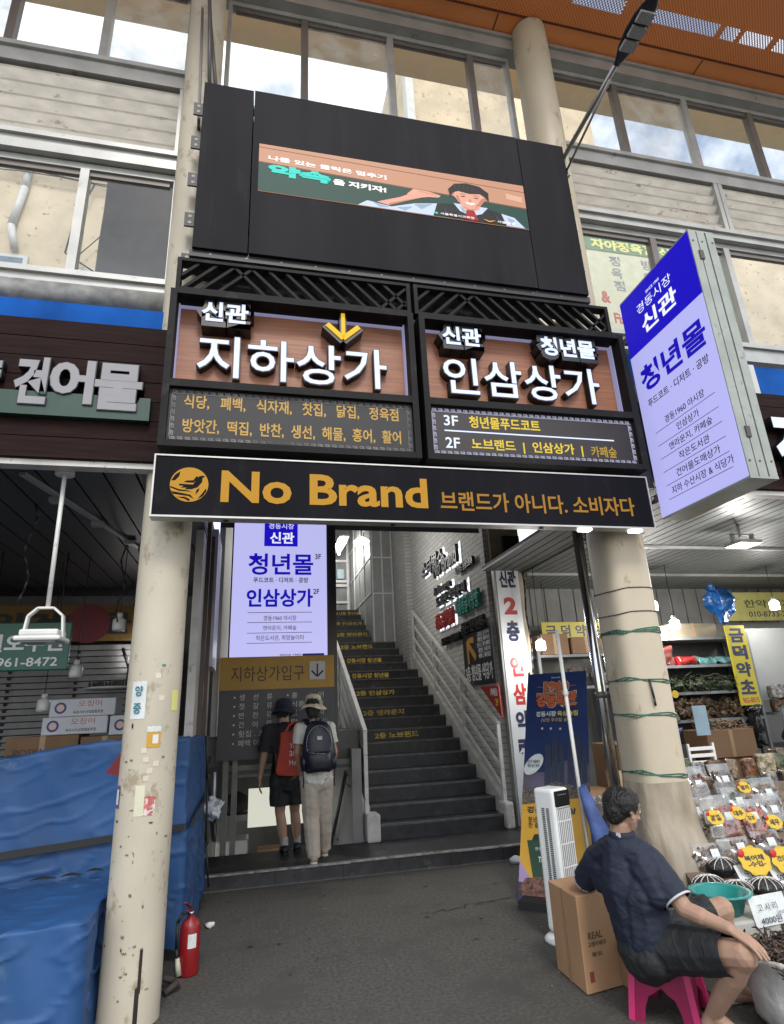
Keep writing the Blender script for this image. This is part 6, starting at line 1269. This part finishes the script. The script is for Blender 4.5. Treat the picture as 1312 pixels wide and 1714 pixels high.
# seated man ---------------------------------------------------------------
man = thing('person', 'seated man in navy polo shirt and black shorts on a pink stool', 'person', (2.05, 3.2, 0))
hc = (1.965, 3.19, .935); hf = (.93, .12, -.25)
hp, P = head_prims(hc, hf, .98)
shR, elR, wrR = Vector((2.02, 3.08, .70)), Vector((2.06, 2.93, .53)), Vector((2.145, 2.755, .492)); shL, elL, wrL = Vector((1.905, 3.42, .66)), Vector((1.90, 3.62, .50)), Vector((2.0, 3.77, .5))
hipR, knR, anR = Vector((2.03, 3.11, .32)), Vector((2.165, 2.72, .40)), Vector((2.145, 2.98, .085)); hipL, knL, anL = Vector((2.06, 3.3, .32)), Vector((2.47, 3.2, .42)), Vector((2.45, 3.22, .085))
pel = Vector((2.01, 3.2, .33))
body = hp+[(Vector((1.945, 3.22, .80)), Vector((1.95, 3.2, .87)), .058, .056)]
body += [(Vector((1.965, 3.22, .6)), Vector((1.955, 3.22, .72)), .08, .06), (pel, Vector((1.965, 3.22, .6)), .1, .08), (Vector((1.955, 3.22, .72)), Vector((1.947, 3.22, .8)), .05, .05)]+chain([Vector((1.955, 3.2, .72)), shR-Vector((0, 0, .01))], [.04, .042])+chain([Vector((1.95, 3.25, .71)), shL-Vector((0, 0, .01))], [.04, .042])
body += chain([shR, elR, wrR], [.052, .041, .027])+[(elR, elR+(wrR-elR)*.4, .04, .039)]+chain([shL, elL, wrL], [.052, .041, .027])
body += hand_prims(wrR, (knR+Vector((.03, -.05, .05)))-wrR, (.15, -.2, 1), (.7, .7, .15), .38, 1.02, .1)+hand_prims(wrL, (.9, .3, -.05), (0, 0, 1), (.3, -.95, 0), .35)
for h_, k, a, fdir in ((hipR, knR, anR, Vector((.55, -.83, 0))), (hipL, knL, anL, Vector((.97, -.2, 0)))):
    body += chain([h_, k], [.085, .06])+[(k, k+(a-k)*.12, .061, .052), (k+(a-k)*.1, k+(a-k)*.35, .052, .056), (k+(a-k)*.35, a, .055, .034)]
    heel = Vector((a.x, a.y, .04))-fdir*.03; toe = Vector((a.x, a.y, .022))+fdir*.17; sd_ = Vector((-fdir.y, fdir.x, 0))
    body += [(a, heel, .034, .034), (a, a+fdir*.08-Vector((0, 0, .045)), .033, .03), (heel, a+fdir*.12+Vector((0, 0, .028-a.z)), .034, .028)]
    for i in range(5): body += [(a+fdir*.1+sd_*(.03-.015*i)+Vector((0, 0, .024-a.z)), a+fdir*(.185-.012*abs(i-1))+sd_*(.036-.018*i)+Vector((0, 0, .014-a.z)), .014, .0105)]
mb = organic('body', body, SKIN, man, .0032, 5)
face_bits(P, man, .98)
hr_ = organic('hair', [(P(-.03, 0, .038), P(.018, 0, .046), .083, .074), (P(-.045, 0, .0), P(-.05, 0, -.03), .068, .05), (P(-.02, .03, .04), P(-.02, -.03, .04), .075, .075), (P(-.01, .068, .03), P(-.02, .07, -.0), .022, .016), (P(-.01, -.068, .03), P(-.02, -.07, -.0), .022, .016)], HAIR, man, .004, 3, .0022, 90)
strands_on(hr_, 5200, .011, .0007, HAIR, down=1.)
POLO = M('polo_navy', (.009, .0145, .033), .75, var=.12, scale=12, bump=.15, bscale=180)
cuR = shR+(elR-shR)*.80; cuL = shL+(elL-shL)*.8
shirt = [(Vector((2.015, 3.2, .31)), Vector((1.965, 3.22, .58)), .155, .15), (Vector((1.985, 3.15, .34)), Vector((1.975, 3.13, .56)), .12, .115), (Vector((2.0, 3.29, .34)), Vector((1.955, 3.31, .56)), .12, .11), (Vector((1.965, 3.22, .58)), Vector((1.945, 3.22, .74)), .145, .1), (Vector((1.94, 3.22, .74)), Vector((1.95, 3.21, .80)), .09, .066)]
shirt += chain([Vector((1.95, 3.19, .75)), shR, shR+(elR-shR)*.95], [.085, .078, .07])+chain([Vector((1.94, 3.26, .74)), shL, shL+(elL-shL)*.95], [.085, .076, .07])
shirt += [(Vector((2.0, 3.02, .58)), Vector((1.99, 3.1, .68)), .07, .09), (Vector((1.92, 3.4, .56)), Vector((1.92, 3.38, .64)), .07, .085)]
organic('polo_shirt', shirt, POLO, man, .006, 8, .0075, 7, [(cuR, (elR-shR).normalized(), .095), (cuL, (elL-shL).normalized(), .095)], (1, 1, 1.9))
def cuff(c, d, r, mat, par, nm='cuff_trim'):
    d = Vector(d).normalized(); b = B(); b.cyl(Vector(c)-d*.003, Vector(c)+d*.006, r, r, 28, False); b.cyl(Vector(c)-d*.003, Vector(c)+d*.006, r-.005, r-.005, 28, False); b.o(nm, mat, par)
cuff(cuR, elR-shR, .071, M('trim_pale', (.45, .45, .46), .7, var=0), man); cuff(cuL, elL-shL, .07, MATS['trim_pale'], man)
b = B().lathe([(.066, 0), (.07, .015), (.066, .035), (.06, .036), (.06, .0)], (1.95, 3.205, .80), 28); cl = b.o('collar', POLO, man); B().obox((1.895, 3.17, .815), (.5, -.8, 0), (0, 0, 1), (-.8, -.5, 0), .025, .022, .003).o('collar_tag', MATS['trim_pale'], cl)
SHORT = M('shorts_black', (.012, .014, .016), .7, var=.15, scale=14, bump=.12, bscale=150); hmR = hipR+(knR-hipR)*.86; hmL = hipL+(knL-hipL)*.86
organic('shorts', [(Vector((2.0, 3.2, .29)), Vector((2.01, 3.2, .36)), .155, .14)]+chain([hipR, hipR+(knR-hipR)*.98], [.115, .088])+chain([hipL, hipL+(knL-hipL)*.98], [.115, .088])+[(Vector((1.98, 3.13, .29)), Vector((2.02, 3.28, .29)), .11, .11), (pel, hipR, .13, .12)], SHORT, man, .006, 7, .008, 8, [(hmR, (knR-hipR).normalized(), .14), (hmL, (knL-hipL).normalized(), .14)])
st_ = thing('plastic_stool', 'pink plastic stool under the seated man', 'stool', (2.09, 3.25, 0)); PINK = M('stool_pink', (.42, .02, .11), .35, var=.06)
su = Vector((.68, -.73, 0)).normalized(); sv = Vector((.73, .68, 0)).normalized(); sc_ = Vector((2.085, 3.225, 0)); SH_ = .235
def sp(a, c, z): return sc_+su*a*(.135+.03*(1-z/SH_))+sv*c*(.115+.03*(1-z/SH_))+Vector((0, 0, z))
b = B(); b.obox(sp(-1, -1, SH_)+Vector((0, 0, -.006)), su, sv, (0, 0, 1), .27, .23, .018); b.bevel(.006); b.o('seat', PINK, st_)
def side_panel(q, nm):
    b = B(); pts = [(-1, 0), (-.56, 0), (-.52, .065), (-.4, .11), (-.22, .125), (0, .15), (.22, .125), (.4, .11), (.52, .065), (.56, 0), (1, 0), (1, SH_-.004), (-1, SH_-.004)]
    o_ = [q(a, z) for a, z in pts]; cen = sc_+Vector((0, 0, .12)); b.poly(o_); b2 = b
    geo = bmesh.ops.solidify(b.bm, geom=b.bm.faces[:], thickness=.008); b.o(nm, PINK, st_)
side_panel(lambda a, z: sp(a, -1, z), 'side_panel'); side_panel(lambda a, z: sp(a, 1, z), 'side_panel'); side_panel(lambda c, z: sp(-1, c, z), 'side_panel'); side_panel(lambda c, z: sp(1, c, z), 'side_panel')
for a in (-1, 1):
    for c in (-1, 1): B().bar(sp(a*.93, c*.93, 0), sp(a*.93, c*.93, SH_-.01), .03, .03, (su.x, su.y, 0)).o('leg', PINK, st_)

# walking woman --------------------------------------------------------------
wo = thing('person', 'woman in cream bucket hat, white tee and beige trousers seen from behind', 'person', (.66, 6.65, .13))
hp, P = head_prims((.628, 6.62, 1.575), (.1, 1, -.05), .93)
c0 = Vector((.645, 6.62, 1.32)); pv = Vector((.665, 6.64, .93)); sR, eR, wR_ = Vector((.795, 6.63, 1.35)), Vector((.85, 6.62, 1.12)), Vector((.83, 6.72, .93)); sL, eL, wL_ = Vector((.50, 6.63, 1.36)), Vector((.462, 6.62, 1.13)), Vector((.50, 6.72, .95))
hL, kL, aL = Vector((.60, 6.64, .88)), Vector((.605, 6.66, .52)), Vector((.625, 6.58, .20)); hR, kR, aR = Vector((.73, 6.64, .88)), Vector((.745, 6.74, .53)), Vector((.765, 6.88, .20))
body = hp+[(Vector((.635, 6.63, 1.40)), Vector((.63, 6.62, 1.5)), .052, .05), (pv, c0, .11, .12)]+chain([c0, sR, eR, wR_], [.07, .043, .035, .024])+chain([c0, sL, eL, wL_], [.07, .043, .035, .024])
body += hand_prims(wR_, (0, .3, -1), (1, .2, 0), (0, 1, .2), .5, .9)+hand_prims(wL_, (0, .3, -1), (-1, .2, 0), (0, 1, .2), .5, .9)+chain([hL, kL, aL], [.08, .055, .035])+chain([hR, kR, aR], [.08, .055, .035])
organic('body', body, SKIN2, wo, .0045, 5); face_bits(P, wo, .93)
hr_ = organic('hair', [(P(-.02, 0, .04), P(.01, 0, .045), .085, .08), (P(-.04, .02, -.01), P(-.045, .02, -.07), .062, .045), (P(-.04, -.02, -.01), P(-.045, -.02, -.07), .062, .045)], HAIR, wo, .005, 3, .002, 60); strands_on(hr_, 2500, .03, .0009, HAIR, seed=2, down=1.2)
TEE = M('tee_white', (.58, .58, .54), .8, var=.08, scale=9); ceR = sR+(eR-sR)*.62; ceL = sL+(eL-sL)*.62
organic('tshirt', [(Vector((.665, 6.64, .9)), c0, .138, .135), (Vector((.60, 6.64, .9)), Vector((.58, 6.63, 1.3)), .115, .1), (Vector((.73, 6.64, .9)), Vector((.71, 6.63, 1.3)), .115, .1), (c0, Vector((.635, 6.63, 1.41)), .11, .062)]+chain([c0+Vector((.04, 0, .02)), sR, sR+(eR-sR)*.8], [.1, .075, .068])+chain([c0+Vector((-.04, 0, .02)), sL, sL+(eL-sL)*.8], [.1, .075, .068]), TEE, wo, .007, 6, .01, 12, [(ceR, (eR-sR).normalized(), .09), (ceL, (eL-sL).normalized(), .09)])
TRS = M('trouser_beige', (.42, .37, .31), .8, var=.1, scale=8)
organic('trousers', [(Vector((.62, 6.64, .9)), Vector((.71, 6.64, .9)), .118, .118), (Vector((.61, 6.65, .84)), Vector((.72, 6.65, .84)), .12, .12)]+chain([hL, kL, aL+Vector((0, 0, -.01))], [.112, .088, .07])+chain([hR, kR, aR+Vector((0, 0, -.01))], [.112, .088, .07]), TRS, wo, .007, 7, .006, 8, [(aL+Vector((0, 0, -.02)), (0, 0, -1), .09), (aR+Vector((0, 0, -.02)), (0, 0, -1), .09)], (1, 1, 1.5))
SHOE = M('sneaker_tan', (.36, .28, .2), .7, var=.15); SOLE = M('sole_white', (.55, .53, .48), .6, var=.05)
def shoe(par, a, fd, mat, sole, z=.13):
    fd = Vector(fd).normalized(); g_ = Vector((a.x, a.y, z))
    s_ = organic('shoe', [(a+Vector((0, 0, -.03)), g_-fd*.045+Vector((0, 0, .045)), .045, .04), (g_-fd*.04+Vector((0, 0, .04)), g_+fd*.12+Vector((0, 0, .035)), .038, .036), (a+Vector((0, 0, -.02)), g_+fd*.1+Vector((0, 0, .045)), .04, .03), (g_+fd*.1+Vector((0, 0, .033)), g_+fd*.17+Vector((0, 0, .03)), .042, .03)], mat, par, .006, 4)
    organic('sole', [(g_-fd*.055+Vector((0, 0, .014)), g_+fd*.06+Vector((0, 0, .014)), .038, .036), (g_+fd*.06+Vector((0, 0, .014)), g_+fd*.165+Vector((0, 0, .014)), .04, .033)], sole, s_, .006, 2, 0, 14, [(g_+Vector((0, 0, .022)), (0, 0, 1), .4), (g_+Vector((0, 0, .002)), (0, 0, -1), .4)])
shoe(wo, aL, (.05, 1, 0), SHOE, SOLE); shoe(wo, aR, (.08, 1, 0), SHOE, SOLE)
HATC = M('hat_cream', (.6, .52, .4), .8, var=.22, scale=22, bump=.2, bscale=90)
def bucket_hat(par, c, s, mat, tilt=(0, 0)):
    b = B().lathe([(0, .115), (.05, .113), (.078, .10), (.092, .07), (.1, .0), (.115, -.012), (.15, -.05), (.153, -.053), (.148, -.054), (.112, -.02), (.096, -.006)], (0, 0, 0), 40)
    for v in b.bm.verts:
        a = math.atan2(v.co.y, v.co.x); k = max(0, -v.co.z)/.05; v.co.z += .012*k*math.sin(a*3+1); v.co *= s
    b.noise(.006, 9); b.bm.transform(Matrix.Translation(c) @ Matrix.Rotation(tilt[0], 4, 'X') @ Matrix.Rotation(tilt[1], 4, 'Y')); b.o('bucket_hat', mat, par)
bucket_hat(wo, (.628, 6.62, 1.60), .93, HATC, (-.08, .03))
bp = thing('backpack', 'dark navy nylon backpack worn by the woman in white', 'backpack', (.66, 6.45, 1.18)); NY = M('nylon_black', (.009, .012, .026), .42, var=.3, scale=8, bump=.25, bscale=14)
b = B(); b.lathe([(0, -.25), (.12, -.25), (.16, -.22), (.168, -.1), (.155, .05), (.125, .18), (.08, .235), (0, .245)], (.665, 6.47, 1.2), 32, 1., .58); b.noise(.014, 8).noise(.006, 24); b.o('main_bag', NY, bp)
b = B(); b.lathe([(0, -.1), (.1, -.1), (.122, -.07), (.122, .05), (.1, .075), (0, .08)], (.665, 6.405, 1.07), 28, 1, .5); b.noise(.008, 12); b.o('front_pocket', NY, bp)
b = B(); b.tube([(.56, 6.352, 1.14), (.61, 6.335, 1.135), (.66, 6.33, 1.13), (.72, 6.335, 1.125)], .004, 6); b.o('zip', M('zip_grey', (.3, .3, .3), .4, .5, var=0), bp)
for k in (-1, 1):
    q = B().lathe([(0, -.09), (.035, -.085), (.042, -.02), (.036, .05), (0, .055)], (.665+k*.15, 6.46, 1.06), 16, .8, 1.1).noise(.006, 20); q.o('side_pocket', NY, bp)
    B().tube([(.665+k*.15, 6.45, 1.0), (.665+k*.158, 6.43, .96), (.665+k*.15, 6.43, .86), (.665+k*.155, 6.43, .82)], .007, 6).o('strap_tail', NY, bp)
B().tube([(.665+.125*math.sin(t), 6.385+.02*abs(math.sin(t)), 1.22+.17*math.cos(t)) for t in [-2.0+.2*i for i in range(21)]], .0045, 6).o('zip', MATS['zip_grey'], bp)
B().tube([(.665+.17*math.sin(t), 6.372+.085*abs(math.sin(t))**1.5, .985+.01*math.cos(t*5)) for t in [-1.5+.15*i for i in range(21)]], .005, 6).o('piping', NY, bp)
B().box(.64, .69, 6.345, 6.352, 1.255, 1.29).o('logo_patch', MATS['zip_grey'], bp)
for k in (-1, 1):
    b = B(); pts = [(.665+k*.045, 6.49, 1.36), (.645+k*.09, 6.515, 1.42), (.645+k*.105, 6.58, 1.455), (.645+k*.11, 6.68, 1.445)]
    for a, c in zip(pts, pts[1:]): b.bar(a, c, .055, .014, (0, -.5, 1))
    b.o('shoulder_strap', NY, bp)
b = B().tube([(.64, 6.47, 1.435), (.65, 6.46, 1.47), (.68, 6.46, 1.47), (.69, 6.47, 1.435)], .008, 8); b.o('carry_handle', NY, bp)

# walking man ---------------------------------------------------------------
wm = thing('person', 'man in black tee and shorts with a dark bucket hat walking down', 'person', (.38, 7.15, .13))
hp, P = head_prims((.345, 7.12, 1.555), (.15, 1, -.2), .95)
c0 = Vector((.36, 7.1, 1.30)); pv = Vector((.39, 7.12, .88)); sL, eL, wL_ = Vector((.185, 7.1, 1.345)), Vector((.135, 7.08, 1.09)), Vector((.10, 7.1, .875)); sR, eR, wR_ = Vector((.535, 7.1, 1.345)), Vector((.585, 7.06, 1.11)), Vector((.5, 6.98, .98))
hL, kL, aL = Vector((.32, 7.12, .84)), Vector((.32, 7.15, .52)), Vector((.37, 7.1, .215)); hR, kR, aR = Vector((.46, 7.12, .84)), Vector((.48, 7.2, .52)), Vector((.51, 7.2, .215))
body = hp+[(Vector((.35, 7.1, 1.38)), Vector((.346, 7.11, 1.48)), .058, .055), (pv, c0, .12, .13)]+chain([c0, sR, eR, wR_], [.08, .048, .04, .027])+chain([c0, sL, eL, wL_], [.08, .048, .04, .027])
body += hand_prims(wL_, (-.05, .1, -1), (-1, .1, 0), (0, 1, .1), .45)+hand_prims(wR_, (-.2, -.3, -1), (.9, -.3, 0), (0, 1, .1), .9)
for h_, k, a in ((hL, kL, aL), (hR, kR, aR)): body += chain([h_, k], [.085, .055])+[(k, k+(a-k)*.35-Vector((0, .01, 0)), .052, .056), (k+(a-k)*.35-Vector((0, .01, 0)), a, .056, .033), (a, a-Vector((0, 0, .04)), .033, .03)]
organic('body', body, SKIN2, wm, .0042, 5); face_bits(P, wm, .95)
hr_ = organic('hair', [(P(-.02, 0, .04), P(.01, 0, .045), .085, .08), (P(-.045, .02, -.01), P(-.045, .02, -.045), .058, .04), (P(-.045, -.02, -.01), P(-.045, -.02, -.045), .058, .04)], HAIR, wm, .005, 3, .002, 60); strands_on(hr_, 2000, .022, .0009, HAIR, seed=3)
BT = M('tee_black', (.012, .012, .016), .8, var=.1); ceR = sR+(eR-sR)*.82; ceL = sL+(eL-sL)*.82
organic('tshirt', [(Vector((.39, 7.12, .82)), c0, .15, .15), (Vector((.33, 7.12, .82)), Vector((.29, 7.1, 1.28)), .12, .105), (Vector((.45, 7.12, .82)), Vector((.43, 7.1, 1.28)), .12, .105), (c0, Vector((.35, 7.1, 1.39)), .12, .068)]+chain([c0+Vector((.05, 0, .02)), sR, sR+(eR-sR)*.97], [.105, .085, .085])+chain([c0+Vector((-.05, 0, .02)), sL, sL+(eL-sL)*.97], [.105, .085, .085]), BT, wm, .007, 6, .01, 12, [(ceR, (eR-sR).normalized(), .14), (ceL, (eL-sL).normalized(), .14)])
hm1 = hL+(kL-hL)*.78; hm2 = hR+(kR-hR)*.78
organic('shorts', [(Vector((.34, 7.12, .84)), Vector((.44, 7.12, .84)), .13, .13)]+chain([hL, kL], [.125, .112])+chain([hR, kR], [.125, .112]), SHORT, wm, .007, 6, .008, 12, [(hm1, (0, 0, -1), .16), (hm2, (0, 0, -1), .16)])
BSH = M('shoe_black', (.015, .015, .017), .5, var=.1); SOCK = M('sock_grey', (.4, .4, .42), .8, var=.15, scale=60)
for a in (aL, aR): organic('sock', [(a+Vector((0, 0, .05)), a-Vector((0, 0, .04)), .04, .04)], SOCK, wm, .006, 2)
shoe(wm, aL, (-.1, 1, 0), BSH, BSH); shoe(wm, aR, (.15, 1, 0), BSH, BSH)
bucket_hat(wm, (.345, 7.12, 1.575), .98, M('hat_navy', (.014, .016, .03), .75, var=.15, scale=14), (-.12, 0))
tb_ = thing('tote_bag', 'orange red tote bag with white script hanging from the man in black', 'bag', (.42, 6.9, 1.1)); TOT = M('tote_red', (.45, .045, .02), .6, var=.15, scale=7, bump=.2, bscale=12)
b = B(); b.poly([(.31, 6.96, 1.335), (.49, 6.90, 1.33), (.535, 6.86, .92), (.49, 6.84, .885), (.275, 6.93, .91), (.26, 6.95, .94)], ext=(.03, .1, 0)); b.bevel(.012, 2); bmesh.ops.subdivide_edges(b.bm, edges=b.bm.edges[:], cuts=3, use_grid_fill=True); b.noise(.012, 8); b.o('bag', TOT, tb_)
uu = Vector((.22, -.09, 0)).normalized(); tmp = Vector((.405, 6.876, 0)); 
for s_, z, wd in (('You', 1.165, .1), ('are', 1.09, .1), ('Here', 1.0, .13)): txt('script', s_, WL, tb_, (.40, 6.868, z), uu, (0, 0, 1), wd, .055, .002, .0)
for k in (0, .07): B().tube([(.35+k, 6.95-.03*k, 1.32), (.40+k, 7.0, 1.40), (.47+k*.5, 7.08, 1.43), (.5, 7.14, 1.40)], .012, 8).o('handle', TOT, tb_)
